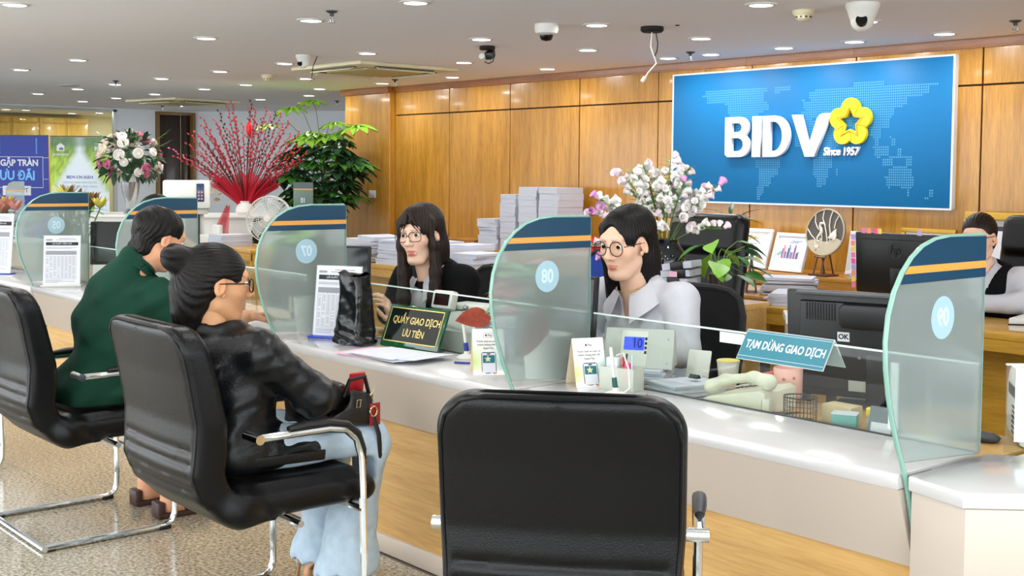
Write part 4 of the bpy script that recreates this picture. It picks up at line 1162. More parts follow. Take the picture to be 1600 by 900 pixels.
hair_obj('hair', hair9, (-.11, -.15, -.11), (.11, .1, .14), Mh @ Matrix.Scale(1.03, 4), M_hairb, t, flow_to((0, -.12, -.02)), .004)
eyes(t, Mh, (0, 0), 1.03); glasses(t, Mh, .028, .020, round_=2.6, s=1.03)

def sat(P, d, c):
    d = smax(d, -rbx(P, (c[0], c[1] + .045, .44), (.30, .31, .070), .03), .01)
    return smax(d, c[1] - .195 - .09 * np.maximum(0, P[..., 2] - .62) - P[..., 1], .01)
# ================= woman visitor with bun, black leather jacket, pale jeans
t = thing('person', 'woman with black bun, black leather jacket and pale jeans, seated before screen 07', 'person', (-3.51, 1.86, 0), 0)
Mh = TR(-.03, -.065, 1.085, -4, 0, -14); SK = 'c08f68'
S = {1: Vector((.165, -.015, .885)), -1: Vector((-.18, -.03, .885))}; E = {1: Vector((.195, .155, .735)), -1: Vector((-.2, .14, .72))}; Wt = {1: Vector((.085, .325, .70)), -1: Vector((-.09, .34, .70))}
hv = head_mesh(SK, 'a8605a', '1d1512', scale=1.04); hv = (xf(hv[0], Mh), hv[1], hv[2])
tb = sdf_mesh(lambda P: sat(P, sm(torso(P, ch=(0, -.05, .78), pe=(0, -.04, .56), g=-.012), cap(P, (-.02, -.09, .98), (0, -.07, .85), .05, .06), .05), (.015, .04)), (-.24, -.25, .42), (.24, .2, 1.02), .012)
parts = [hv, (tb[0], tb[1], np.tile(A3(lin(SK)), (len(tb[0]), 1)))]
for s in (-1, 1):
    a = sdf_mesh(lambda P: limb(P, [(tuple(S[s]), .045), (tuple(E[s]), .037), (tuple(Wt[s]), .024)]), (min(s * .02, s * .26), -.09, .64), (max(s * .02, s * .26), .40, .97), .01)
    parts.append((a[0], a[1], np.tile(A3(lin(SK)), (len(a[0]), 1))))
    parts.append(hand(frame(Wt[s], (-s * .45, .8, -.35), (s * .5, .3, .8)), -s, .5, SK))
ft = {1: (.10, .32, .0), -1: (-.12, .36, .0)}
for s in (-1, 1):
    x, y, z = ft[s]
    a = sdf_mesh(lambda P: sat(P, sm(limb(P, [((s * .085, -.02, .56), .055), ((s * .115, .40, .545), .052), ((x, y + .02, .16), .036), ((x, y, .07), .034)]), limb(P, [((x, y - .02, .045), .032), ((x, y + .08, .04), .032), ((x, y + .17, .025), .022)]), .02), (.015, .04)), (min(x, s * .085) - .09, -.1, .0), (max(x, s * .115) + .09, y + .24, .64), .0095)
    parts.append((a[0], a[1], np.tile(A3(lin(SK)), (len(a[0]), 1))))
body_obj(parts, t)
M_lj = mat('black_leather_jacket', '0b0d10', .36, spec=.4, bump=.12, bscale=120)
def jackw(P):
    d = torso(P, ch=(0, -.045, .77), pe=(0, -.05, .56), g=.03)
    d = sm(d, cap(P, (-.135, -.03, .885), (.125, -.02, .885), .064), .06)
    d = sm(d, cap(P, (-.01, -.075, .89), (-.015, -.08, .93), .085, .07), .04)
    for s in (-1, 1): d = sm(d, limb(P, [(tuple(S[s]), .072), (tuple(E[s]), .062), (tuple(Wt[s] - (Wt[s] - E[s]).normalized() * .04), .046)], .03), .03)
    d = sm(d, rbx(P, (.12, .10, .575), (.075, .10, .035), .03, (0, 25, 0)), .05)
    d = d + wr(P, 21, 34, .0032, (1, .6, 1)) + wr(P, 4, 80, .0026)
    d = d - .004 * np.exp(-((P[..., 0] - .125) / .006) ** 2) * (P[..., 2] > .8)
    d = smax(d, -cap(P, (-.02, -.07, .93), (-.02, -.06, 1.1), .06, .09), .01)
    return sat(P, smax(d, -rbx(P, (0, .13, .75), (.05, .12, .16), .03), .02), (.015, .04))
cloth('leather_jacket', jackw, (-.32, -.26, .48), (.32, .36, .99), M_lj, t, .0068)
b = MB(); b.M = TR(.21, .06, .555, 0, 14, -8); b.box(-.006, .006, -.13, .12, -.022, .012, .004); b.build('jacket_tab', M_lj, t)
b = MB(); b.M = TR(.218, .16, .553, 0, 104, -8); b.cyl(.012, 0, -.004, .004, .006, 10); b.cyl(-.01, 0, -.004, .004, .006, 10); b.build('stud', M_steel, t)
M_jean = mat('pale_denim', 'a9bccb', .85, spec=.15, bump=.25, bscale=30, vary=.22)
def jeans(P):
    d = ell(P, (0, -.04, .565), (.175, .13, .09))
    for s, kn in ((1, (.115, .405, .545)), (-1, (-.12, .42, .545))):
        x, y, z = ft[s]
        q = limb(P, [((s * .085, -.03, .56), .088), (kn, .074), ((x, y + .045, .30), .078), ((x, y + .02, .115), .105)], .03)
        q = np.maximum(q, .105 + .008 * np.sin(P[..., 0] * 90) - P[..., 2])
        d = sm(d, q, .03)
    return sat(P, d + wr(P, 31, 30, .006, (1, 1, .6)) + wr(P, 33, 70, .0022), (.015, .04))
cloth('jeans', jeans, (-.30, -.2, .08), (.30, .54, .70), M_jean, t, .008)
b = MB(); rs = random.Random(5)
for s in (-1, 1):
    x, y, z = ft[s]
    for k in range(60):
        a = rs.random() * 6.28; p = Vector((x + .098 * math.cos(a), y + .02 + .098 * math.sin(a), .112))
        b.tube([p, p + Vector((rs.uniform(-.008, .008), rs.uniform(-.008, .008), -rs.uniform(.01, .03)))], .0012, 4)
tag(b.build('frayed_hem', M_jean, t), kind='stuff')
for s in (-1, 1):
    x, y, z = ft[s]
    b = MB(); b.prism([(-.04, -.07), (.04, -.07), (.042, .08), (.036, .18), (.0, .21), (-.036, .18), (-.042, .08)], 0, .018, bev=.006)
    b.tube([(-.04, .11, .015), (-.03, .11, .06), (0, .12, .072), (.03, .11, .06), (.04, .11, .015)], .008, 8, flat=1.6)
    b.tube([(-.038, -.05, .015), (-.036, -.04, .07), (0, .03, .085), (.036, -.04, .07), (.038, -.05, .015)], .007, 8)
    b.build('sandal', mat('tan_sandal', '8a6a45', .6), t).location = (x, y - .01, 0)
def hairw(P):
    d = ell(P, (0, -.016, .036), (.083, .104, .093)); d = sm(d, ell(P, (0, -.075, -.03), (.07, .05, .075)), .04)
    nape = limb(P, [((0, -.07, -.02), .068), ((.0, -.075, -.10), .052), ((0, -.08, -.135), .03)], .02); d = sm(d, nape, .03)
    d = d + np.sin(np.arctan2(P[..., 0], P[..., 2] - .06) * 36 + 5 * P[..., 1]) * .0013
    d = smax(d, -ell(P, (0, .125, -.03), (.066, .09, .10)), .012)
    for s in (-1, 1): d = smax(d, -ell(P, (s * .09, .022, -.016), (.03, .046, .05)), .012)
    bun = ell(P, (-.0, -.122, .075), (.050, .046, .045)); bun = sm(bun, ell(P, (.015, -.148, .080), (.030, .026, .028)), .014)
    bun = bun + np.sin(np.arctan2(P[..., 2] - .075, P[..., 0]) * 5 + np.linalg.norm(P - A3((0, -.13, .075)), axis=-1) * 180) * .0025 + wr(P, 44, 90, .002)
    return sm(d, bun, .02)
hair_obj('hair', hairw, (-.12, -.21, -.18), (.12, .1, .15), Mh @ Matrix.Scale(1.04, 4), M_hair, t, flow_to((0, -.11, .07)))
b = MB(); b.M = Mh @ TR(0, -.098, .066, 72); b.tube([(.036 * math.cos(R(20 * k)), .034 * math.sin(R(20 * k)), 0) for k in range(18)], .006, 8, closed=True); b.build('hair_tie', M_black2, t)
eyes(t, Mh, (0, -8), 1.04); glasses(t, Mh, .029, .020, round_=2.8, z=.004, s=1.04, th=.0024, m=mat('black_glasses', '0c0c0d', .25))

# ================= man visitor in dark green shirt
t = thing('person', 'balding man in dark green shirt seen from behind, seated at the left', 'person', (-4.86, 1.92, 0), -2)
Mh = TR(.10, .235, 1.165, -20, 4, 2); SK = 'd09a78'
S = {1: Vector((.215, .19, .92)), -1: Vector((-.17, .17, .93))}; E = {1: Vector((.27, .36, .735)), -1: Vector((-.24, .38, .74))}; Wt = {1: Vector((.16, .60, .825)), -1: Vector((-.12, .62, .82))}
hv = head_mesh(SK, 'a06a5c', '1d1512', male=True, jaw=1.08, scale=1.07); hv = (xf(hv[0], Mh), hv[1], hv[2])
tb = sdf_mesh(lambda P: sat(P, sm(torso(P, ch=(.02, .11, .80), pe=(0, -.01, .56), g=-.01), cap(P, (.097, .155, 1.05), (.05, .11, .90), .046, .055), .05), (-.015, -.02)), (-.25, -.2, .42), (.27, .32, 1.08), .012)
parts = [hv, (tb[0], tb[1], np.tile(A3(lin(SK)), (len(tb[0]), 1)))]
for s in (-1, 1):
    a = sdf_mesh(lambda P: limb(P, [(tuple(S[s]), .05), (tuple(E[s]), .041), (tuple(Wt[s]), .028)]), (min(s * .05, s * .33), .05, .66), (max(s * .05, s * .33), .68, 1.0), .01)
    parts.append((a[0], a[1], np.tile(A3(lin(SK)), (len(a[0]), 1)))); parts.append(hand(frame(Wt[s], (-s * .3, 1, 0), (0, 0, 1)), -s, .4, SK))
for s, kx in ((1, .115), (-1, -.13)):
    a = sdf_mesh(lambda P: sat(P, limb(P, [((s * .09, 0, .56), .055), ((kx, .38, .545), .052), ((kx, .385, .34), .050), ((kx - .01, .27, .1), .034), ((kx - .01, .27, .05), .036), ((kx - .01, .38, .035), .03)], .02), (-.015, -.02)), (kx - .12, -.1, 0), (kx + .12, .52, .66), .0095)
    parts.append((a[0], a[1], np.tile(A3(lin(SK)), (len(a[0]), 1))))
body_obj(parts, t)
M_green = mat('dark_green_linen', '12382b', .85, spec=.2, bump=.12, bscale=150, vary=.12)
def shirtm(P):
    d = torso(P, ch=(.02, .10, .80), pe=(0, -.01, .56), g=.03)
    d = sm(d, ell(P, (.0, .06, .83), (.175, .13, .14)), .05)
    d = sm(d, cap(P, (-.12, .165, .935), (.165, .18, .93), .078), .08)
    d = sm(d, cap(P, (.04, .09, .95), (.09, .14, 1.065), .12, .072), .07)
    for s in (-1, 1): d = sm(d, limb(P, [(tuple(S[s]), .082), (tuple(E[s]), .07), (tuple(E[s] * .5 + Wt[s] * .5), .058)], .03), .04)
    d = sm(d, rbx(P, (0, -.03, .52), (.19, .12, .07), .06), .05)
    d = d + wr(P, 51, 26, .006, (1, 1, .7)) + wr(P, 53, 48, .0045, (1, .5, 1))
    d = smax(d, -cap(P, (.095, .16, 1.06), (.105, .27, 1.25), .056, .075), .008)
    return sat(P, np.maximum(d, .478 + .03 * np.cos(P[..., 0] * 8) - P[..., 2]), (-.015, -.02))
cloth('green_shirt', shirtm, (-.36, -.2, .45), (.39, .56, 1.14), M_green, t, .0075)
collar(t, (.093, .142, 1.045), .070, .072, M_green, gap=16, stand=.045, fall=.012, tilt=-30, flare=.006, name='collar')
M_short = mat('navy_shorts', '101c3a', .85)
def shorts(P):
    d = ell(P, (0, 0, .55), (.185, .15, .09))
    for s, kx in ((1, .115), (-1, -.13)): d = sm(d, limb(P, [((s * .09, 0, .55), .092), ((kx, .36, .525), .08)], .02), .04)
    return sat(P, d + wr(P, 61, 34, .004), (-.015, -.02))
cloth('shorts', shorts, (-.29, -.2, .42), (.29, .47, .68), M_short, t, .011)
for s, kx in ((1, .105), (-1, -.14)):
    b = MB(); b.prism([(-.042, -.06), (.042, -.06), (.046, .08), (.038, .17), (.0, .2), (-.038, .17), (-.046, .08)], 0, .022, bev=.006)
    b.prism([(-.044, .05), (.044, .05), (.034, .17), (-.034, .17)], .02, .085, bev=.02); b.box(-.04, .04, -.065, -.03, 0, .07, .01)
    b.build('shoe', mat('brown_shoe', '3a2420', .5), t).location = (kx, .27, 0)
def hairm(P):
    d = ell(P, (0, -.016, .034), (.081, .102, .091)); d = sm(d, cap(P, (-.03, -.06, -.055), (.03, -.06, -.055), .034), .03)
    d = d + np.sin(np.arctan2(P[..., 0], P[..., 1] + .1) * 40 + P[..., 2] * 60) * .0012 + wr(P, 71, 120, .0012)
    d = smax(d, -ell(P, (0, .125, -.02), (.066, .10, .11)), .012)
    for s in (-1, 1): d = smax(d, -ell(P, (s * .09, .026, -.02), (.03, .044, .052)), .010)
    return smax(d, -ell(P, (.012, -.035, .142), (.030, .046, .024), (-12, 0, 0)), .010)      # bald crown
hair_obj('hair', hairm, (-.11, -.15, -.13), (.11, .1, .14), Mh @ Matrix.Scale(1.07, 4), M_hair, t, flow_down)
eyes(t, Mh, (0, -8), 1.07)

# ================= teller almost hidden behind screen 06, only dark hair shows
t = thing('person', 'teller mostly hidden behind screen 06, dark hair showing above it', 'person', (-6.66, 3.43, 0), 175)
Mh = TR(0, .42, 1.175, -30, 0, 0); SK = 'dbb49b'
hv = head_mesh(SK, 'b5544f', '2b1d18'); hv = (xf(hv[0], Mh), hv[1], hv[2])
tb = sdf_mesh(lambda P: sm(torso(P, ch=(0, .1, .82), g=-.01), cap(P, (0, .33, 1.06), (0, .16, .92), .05, .06), .05), (-.24, -.22, .42), (.24, .36, 1.14), .014)
body_obj([hv, (tb[0], tb[1], np.tile(A3(lin(SK)), (len(tb[0]), 1)))], t)
def jack6(P):
    d = torso(P, ch=(0, .09, .82), g=.02); d = sm(d, cap(P, (-.13, .15, .94), (.13, .15, .94), .06), .07)
    for s in (-1, 1): d = sm(d, limb(P, [((s * .18, .15, .93), .066), ((s * .23, .10, .80), .057), ((s * .1, .17, .79), .045)], .03), .03)
    return smax(d, -cap(P, (0, .22, .98), (0, .30, 1.2), .05, .1), .01)
cloth('jacket', jack6, (-.34, -.22, .45), (.34, .42, 1.05), M_jack, t, .013)
lower(t, M_navy, M_shoe)
hair_obj('hair', hair9, (-.11, -.15, -.11), (.11, .1, .14), Mh, M_hair, t, flow_to((0, -.12, -.02)), .005)
# ------------------------------------------------------------------ things on the service counter
def flat_sheet(b, x, y, z, w, l, rz, t=.0006):
    M0 = b.M; b.M = M0 @ TR(x, y, z, 0, 0, rz); b.box(-w / 2, w / 2, -l / 2, l / 2, 0, t); b.M = M0
def paper_stack(label, x, y, z, w, l, h, rz=0, n=5, seed=1, jit=4., group=None, name='paper_stack', loose=0.):
    """bundles of sheets laid on each other, each bundle a piece of its own"""
    t = thing(name, label, 'papers', (x, y, z), rz, group); rs = random.Random(seed)
    hs = [rs.uniform(.6, 1.4) for _ in range(n)]; k = h / sum(hs); zz = 0
    for i in range(n):
        hh = hs[i] * k; b = MB(); b.M = TR(rs.uniform(-1, 1) * jit / 500, rs.uniform(-1, 1) * jit / 500, zz, 0, 0, rs.uniform(-1, 1) * jit)
        if loose:
            a = rs.uniform(-loose, loose)
            b.sheet(lambda u, v: Vector(((u - .5) * w, (v - .5) * l, .001 + abs(a) * ((u if a > 0 else 1 - u) ** 2) * .02)), 5, 4, -hh)
            b.build('bundle', M_paperedge, t, 30)
        else:
            b.box(-w / 2, w / 2, -l / 2, l / 2, .0004, hh - .0004); b.build('bundle', M_paperedge, t, smooth=False)
        zz += hh
    return t

# black plastic bag
def bag(P):
    z = P[..., 2]; w = .072 - .016 * np.clip((z - .06) / .2, 0, 1) + .010 * np.clip(.06 - z, 0, .06) / .06
    d = rbx(P, (0, 0, .135), (.11, .11, .135), .03)
    q = np.abs(np.stack([P[..., 0] + .006 * np.sin(z * 25), P[..., 1]], -1)) - np.stack([w, w * .62], -1) + .02
    d = np.maximum(d, np.linalg.norm(np.maximum(q, 0), axis=-1) + np.minimum(q.max(-1), 0) - .02)
    d = d + wr(P, 81, 45, .004, (1, 1, .4)) + wr(P, 82, 110, .0012) + .004 * np.sin(z * 150 + P[..., 0] * 40) * np.clip((.07 - z) / .05, 0, 1)
    return smax(d, -rbx(P, (0, 0, .26), (.045, .026, .05), .015), .004)
t = thing('plastic_bag', 'crumpled black plastic bag standing open on the counter beside the rate sheet', 'bag', (-4.125, 2.70, .757), 8); t.scale = (1.08, 1.08, 1.03)
cloth('bag_body', bag, (-.12, -.09, -.004), (.12, .09, .29), mat('black_bag_film', '0b0d10', .22, spec=.6), t, .0042)
b = MB()
for a in (-1, 1):
    b = MB(); b.sheet(lambda u, v: Vector((a * (.03 + .03 * v) , -.03 + .06 * u, .262 + .022 * v * (1 - abs(u - .5)))), 4, 3, .001); b.build('torn_rim', MATS['black_bag_film'], t)

def rate_sheet(x, y, rz, label, blue=True, w=.215, h=.30, base=True):
    t = thing('rate_sheet', label, 'notice', (x, y, .75), rz)
    b = MB(); b.M = TR(0, 0, .004, -8); b.box(-w / 2, w / 2, 0, .003, 0, h); b.build('acrylic_holder', mat('clear_acrylic', 'eaf2f4', .08, alpha=.35), t, smooth=False)
    b = MB(); b.M = TR(0, 0, .004, -8); b.box(-w / 2 + .003, w / 2 - .003, -.0012, -.0004, .004, h - .003); b.build('sheet', M_paper, t, smooth=False)
    if base:
        b = MB(); b.box(-w / 2 - .008, w / 2 + .008, -.03, .05, 0, .008, .002); b.build('base', mat('blue_base', '1f3fae', .3) if blue else M_whitep, t)
    g = MB(); g.M = TR(0, 0, .004, -8); k = MB(); k.M = g.M
    W = w - .03; y0 = -.0022
    R_ = lambda q, x0, x1, z0, z1: q.box(-w / 2 + .015 + W * x0, -w / 2 + .015 + W * x1, y0, -.001, h * z0, h * z1)
    R_(k, 0, 1, .80, .865); R_(g, .3, .95, .905, .915); R_(g, 0, .2, .895, .925); R_(g, .4, .9, .935, .945)
    R_(g, 0, .95, .755, .762); R_(g, 0, .8, .735, .742)
    R_(g, 0, .95, .615, .69); R_(g, 0, .96, .125, .128); R_(g, 0, .5, .10, .107); R_(g, 0, .9, .08, .087); R_(g, 0, .4, .055, .062)
    k.build('heading_bar', M_ink, t, smooth=False)
    for i in range(9): R_(g, i / 8 * .94, i / 8 * .94 + .004, .13, .62)
    rs = random.Random(3)
    for r in range(22):
        for c in range(8):
            if rs.random() < .88: R_(g, c / 8 * .94 + .02, c / 8 * .94 + .085, .145 + r * .0205, .145 + r * .0205 + .007)
    g.build('table_print', M_inkg, t, smooth=False)
    tx = text('heading_text', 'LÃI SUẤT TIỀN GỬI', .013, M_paper, t, (0, .0, 0), (90, 0, 0), .0003)
    tx.matrix_local = TR(0, 0, .004, -8) @ TR(0, -.0026, h * .832)
    return t
rate_sheet(-4.328, 2.735, 30, 'interest rate sheet in a clear holder on a blue base, leaning by the black bag')
rate_sheet(-7.23, 2.66, 58, 'interest rate sheet in a clear holder before screen 05', False, .215, .30)
rate_sheet(-8.30, 2.62, 40, 'interest rate sheet in a blue edged holder cut by the left picture edge', True, .215, .40)

# priority plaque
t = thing('desk_plaque', 'dark green glass plaque with gold lettering for the priority counter', 'sign', (-3.86, 2.772, .7545), 7)
M_grn = mat('green_glass', '0f4a2c', .08, spec=.6, coat=.5); M_plq = mat('plaque_black', '06120e', .06, coat=.6); M_gl = mat('gold_letter', 'd8c27c', .3, metal=.5)
b = MB(); b.M = TR(0, 0, .004, -22); b.box(-.165, .165, 0, .014, 0, .17, .003); b.build('plate', M_grn, t)
b = MB(); b.M = TR(0, 0, .004, -22); b.box(-.148, .148, -.0015, -.0002, .022, .155); b.build('black_face', M_plq, t)
b = MB(); b.M = TR(0, 0, .004, -22)
for q in [(-.151, .151, .155, .159), (-.151, .151, .018, .022), (-.151, -.148, .018, .159), (.148, .151, .018, .159)]: b.box(q[0], q[1], -.002, -.0002, q[2], q[3])
b.build('gold_border', M_gl, t)
b = MB(); b.M = TR(0, .0, 0); b.box(-.16, .16, .0, .045, 0, .004); b.build('foot', M_grn, t)
for s_, z, sz in (('QUẦY GIAO DỊCH', .108, .04), ('ƯU TIÊN', .056, .04)):
    o = text('lettering', s_, sz, M_gl, t, (0, 0, 0), (90, 0, 0), .001, .0005, sx=.80); o.matrix_local = TR(0, 0, .004, -22) @ TR(.01, -.0022, z)

# papers in front of the plaque
t = thing('paper_pile', 'loose white forms with a pink sheet spread before the green plaque', 'papers', (-3.745, 2.635, .7515), 3)
rs = random.Random(2)
for i, (x, y, rz, w, l, m) in enumerate([(-.10, .0, 6, .297, .21, mat('pink_paper', 'f0b7cf', .8)), (-.06, .01, 2, .297, .21, M_paper), (.01, -.005, -7, .297, .21, M_paper), (.03, .0, -3, .297, .21, mat('bluish_paper', 'd6def2', .8)), (-.01, -.01, -2, .297, .21, M_paper), (.06, .0, 6, .297, .21, M_paper)]):
    b = MB(); b.M = TR(x, y, .001 + i * .0028, 0, 0, rz)
    b.sheet(lambda u, v: Vector(((u - .5) * w, (v - .5) * l, .008 * max(0, u - .7) ** 1.2 * (1 + i * .4))), 6, 3, -.0018); b.build('sheet', m, t)

# banknote counting machine
t = thing('money_counter', 'white banknote counting machine with small dark display behind the plaque', 'machine', (-3.835, 3.06, .722), 10)
b = MB(); b.prism([(-.14, 0), (.12, 0), (.12, .12), (.08, .165), (-.06, .165), (-.14, .10)], -.135, .135, 'x', .016); b.build('body', M_grayp, t)
b = MB(); b.box(-.11, .13, -.02, .11, .168, .19, .008); b.build('hopper', M_whitep, t)
b = MB(); b.box(-.12, .12, .1215, .14, .12, .15, .006); b.build('tray', M_whitep, t)
b = MB(); b.M = TR(-.09, -.05, .205, -14); b.box(-.055, .055, -.018, .02, -.035, .04, .008); b.build('display_housing', M_whitep, t)
b = MB(); b.M = TR(-.09, -.05, .205, -14); b.box(-.04, .04, -.0195, -.017, -.022, .03); b.build('display', mat('dark_red_display', '240a0c', .1), t)
b = MB(); b.M = TR(.06, -.08, .13); b.box(-.012, .012, -.02, 0, 0, .05, .004); b.ball((0, -.01, .06), .012, 8); b.build('lever', M_steel, t)

# pens on a white stand
def pen_stand(x, y, label, cap_m, h=.13, z=.75):
    t = thing('pen_stand', label, 'pen stand', (x, y, z))
    MB().lathe([(.04, 0), (.042, .006), (.03, .014), (.012, .02), (.012, .03), (.0001, .03)], 20, False).build('base', M_whitep, t)
    b = MB(); b.M = TR(0, 0, .012, 6, -4); b.cyl(0, 0, .0, .05, .0095, 12, .008); b.build('socket', cap_m, t)
    b = MB(); b.M = TR(0, 0, .012, 6, -4); b.cyl(0, 0, .05, h, .006, 10, .0058); b.ball((0, 0, h), .0062, 8); b.build('pen', M_whitep, t)
    b = MB(); b.tube([(.0, .0, h - .01), (.02, .01, h), (.035, .02, h - .05), (.04, .02, .03), (.02, .01, .012)], .0028, 6); b.build('cord', M_whitep, t)
M_bluecap = mat('blue_cap', '22308e', .35); M_greencap = mat('green_cap', '0f5146', .35)
pen_stand(-3.545, 2.82, 'white pen on a round stand with blue socket, right of the priority plaque', M_bluecap)
pen_stand(-2.655, 2.708, 'white pen on a round stand with green socket, in front of the clear pen box', M_greencap, .14)
pen_stand(-4.78, 2.80, 'white pen on a stand seen beyond the woman visitor', M_bluecap, .12)
b = MB(); b.M = TR(-3.46, 2.73, .7545, 0, 90, 35); b.cyl(0, 0, -.03, .03, .004, 8); tag(b.build('pen', M_bluecap), 'short blue pen end lying before the white pen stand', 'pen')
b = MB(); b.box(-.06, .06, -.04, .04, 0, .045, .006)
t = thing('stamp_box', 'small blue and red box beside the pen stand with blue socket', 'box', (-3.555, 2.94, .722), 0)
b.build('box_body', mat('navy_box', '23305e', .5), t); MB().box(-.062, .062, -.042, .042, .045, .052, .003).build('lid', mat('dark_red_box', '7c2430', .5), t)

# table cards for phone payment
M_card = mat('card_cream', 'e8d6b4', .6); M_print = attr_mat('card_print', .5)
def table_card(x, y, rz, label):
    t = thing('table_card', label, 'table card', (x, y, .75), rz)
    w, h, d = .055, .155, .05
    b = MB(); b.prism([(-d, 0), (0, h), (d, 0), (d - .003, 0), (0, h - .006), (-d + .003, 0)], -w, w, 'x'); b.build('folded_card', M_card, t, smooth=False)
    ang = -math.degrees(math.atan2(d, h)); L = math.hypot(d, h); FR = TR(0, -d - .0004, 0, ang)
    # printed face, a colour wash from white to green and teal
    n = 16; V, F, Cc = [], [], []
    for j in range(n + 1):
        for i in range(9):
            u, v = i / 8, j / n; V.append(tuple(FR @ Vector(((u - .5) * 2 * w, -.0006, v * L))))
            wash = max(0, 1 - abs(v - .28) / .42); c = np.array([.90, .90, .87]); g = np.array(lin('b9d64a')); tl = np.array(lin('2aa39b'))
            k = wash * abs(u - .5) * 1.8; Cc.append(c * (1 - k) + (g if u < .5 else tl) * k if v > .09 else c)
    for j in range(n):
        for i in range(8): F.append((j * 9 + i, j * 9 + i + 1, (j + 1) * 9 + i + 1, (j + 1) * 9 + i))
    me = np_mesh('printed_face', np.array(V), np.array(F)); vcol(me, np.array(Cc)); mk('printed_face', me, M_print, t, 0)
    def at(o, x_, z_): o.matrix_local = FR @ TR(x_, -.0016, z_); return o
    for s_, z_, sz in (('Thanh toán an toàn và', .118, .0092), ('nhanh chóng hơn với', .106, .0092), ('Apple Pay', .094, .0092)): at(text('card_text', s_, sz, M_ink, t, (0, 0, 0), (90, 0, 0), .0003), 0, z_)
    at(text('pay_text', 'Pay', .011, M_ink, t, (0, 0, 0), (90, 0, 0), .0003), .006, .139)
    b = MB(); b.M = FR @ TR(-.0075, -.0014, .139); b.prism([(.0034 * math.cos(a) * (1 - .12 * math.cos(2 * a)), .0038 * math.sin(a)) for a in [6.283 * k / 14 for k in range(14)]], -.0004, 0, 'y'); b.prism([(0, .004), (.0015, .0062), (.0004, .0064)], -.0004, 0, 'y'); b.build('fruit_mark', M_ink, t, smooth=False)
    b = MB(); b.M = FR @ TR(0, -.001, .139)
    for q in [(-.016, .016, .008, .0086), (-.016, .016, -.0086, -.008), (-.0166, -.016, -.0086, .0086), (.016, .0166, -.0086, .0086)]: b.box(q[0], q[1], -.0004, 0, q[2], q[3])
    b.build('mark_border', M_inkg, t, smooth=False)
    b = MB(); b.M = FR @ TR(0, -.0012, .044); b.prism([(sx * (.0255 - r) + r * math.cos(a), sz * (.036 - r) + r * math.sin(a)) for r in (.007,) for sx, sz, a0 in ((1, 1, 0), (-1, 1, 90), (-1, -1, 180), (1, -1, 270)) for a in (R(a0), R(a0 + 30), R(a0 + 60), R(a0 + 90))], -.0006, 0, 'y'); b.build('phone_outline', M_ink, t, smooth=False)
    b = MB(); b.M = FR @ TR(0, -.0019, .044); b.box(-.0235, .0235, -.0003, 0, -.036, .033); b.build('phone_screen', M_paper, t, smooth=False)
    b = MB(); b.M = FR @ TR(0, -.0023, .053); b.box(-.021, .021, -.0003, 0, -.011, .016); b.build('card_picture', mat('card_teal', '1b6f77', .4), t, smooth=False)
    b = MB(); b.M = FR @ TR(-.003, -.0027, .0555); b.prism([((.0125 if k % 2 == 0 else .0058) * math.sin(.6283 * k), (.0125 if k % 2 == 0 else .0058) * math.cos(.6283 * k)) for k in range(10)], -.0003, 0, 'y'); b.build('star_print', mat('star_cream', 'd8cfa8', .5), t, smooth=False)
    b = MB(); b.M = FR @ TR(0, -.0025, .0735); b.box(-.006, .006, -.0003, 0, -.002, .002); b.build('phone_notch', M_ink, t, smooth=False)
    at(text('visa_text', 'VISA', .009, mat('visa_blue', '1f2f86', .5), t, (0, 0, 0), (90, 0, 0), .0003, .0002, shear=.2), -.005, .0075)
    for dx, m in ((.018, 'c8202a'), (.0225, 'e9892a')):
        b = MB(); b.M = FR @ TR(dx, -.0016 - (dx - .018) * .05, .0075, 90); b.lathe([(.0001, 0), (.0038, 0), (.0038, .0003), (.0001, .0003)], 14, False); b.build('round_mark', mat('mark_' + m, m, .5), t)
    return t
table_card(-2.872, 2.79, 68, 'white folded card with phone print on the counter right of screen 08')
table_card(-3.255, 2.68, 58, 'white folded card with phone print half hidden left of screen 08')

# clear pen box with stationery
t = thing('pen_box', 'frosted clear stationery box holding pens and a pink marker', 'pen box', (-2.735, 2.815, .75), 15); t.scale = (.84, 1, 1)
M_acr = mat('frosted_acrylic', 'd5dccf', .25, alpha=.55)
b = MB()
for q in [(-.075, .075, -.035, -.032), (-.075, .075, .032, .035), (-.075, -.072, -.035, .035), (.072, .075, -.035, .035), (.008, .011, -.035, .035)]: b.box(q[0], q[1], q[2], q[3], 0, .075)
b.box(-.075, .075, -.035, .035, 0, .003); b.build('box_walls', M_acr, t, smooth=False)
b = MB(); b.box(-.07, -.02, .0, .028, .004, .1, .003); b.build('card_pack', M_paper, t)
b = MB(); b.M = TR(.02, 0, .004, 4, 8); b.box(-.011, .011, -.008, .008, .0, .088, .004); b.build('highlighter', mat('pink_marker', 'ef5a86', .4), t)
b = MB(); b.M = TR(.05, -.01, .004, 6, 5); b.cyl(0, 0, 0, .12, .005, 10, .003); b.build('clear_pen', mat('clear_pen_blue', 'b8d4e4', .2), t)
b = MB(); b.M = TR(.0, .01, .004, -6, -4); b.cyl(0, 0, 0, .10, .004, 8); b.build('red_pen', M_red, t)
b = MB(); b.M = TR(-.01, .02, .004, -6, 6); b.cyl(0, 0, 0, .11, .004, 8); b.build('dark_pen', M_dgray, t)

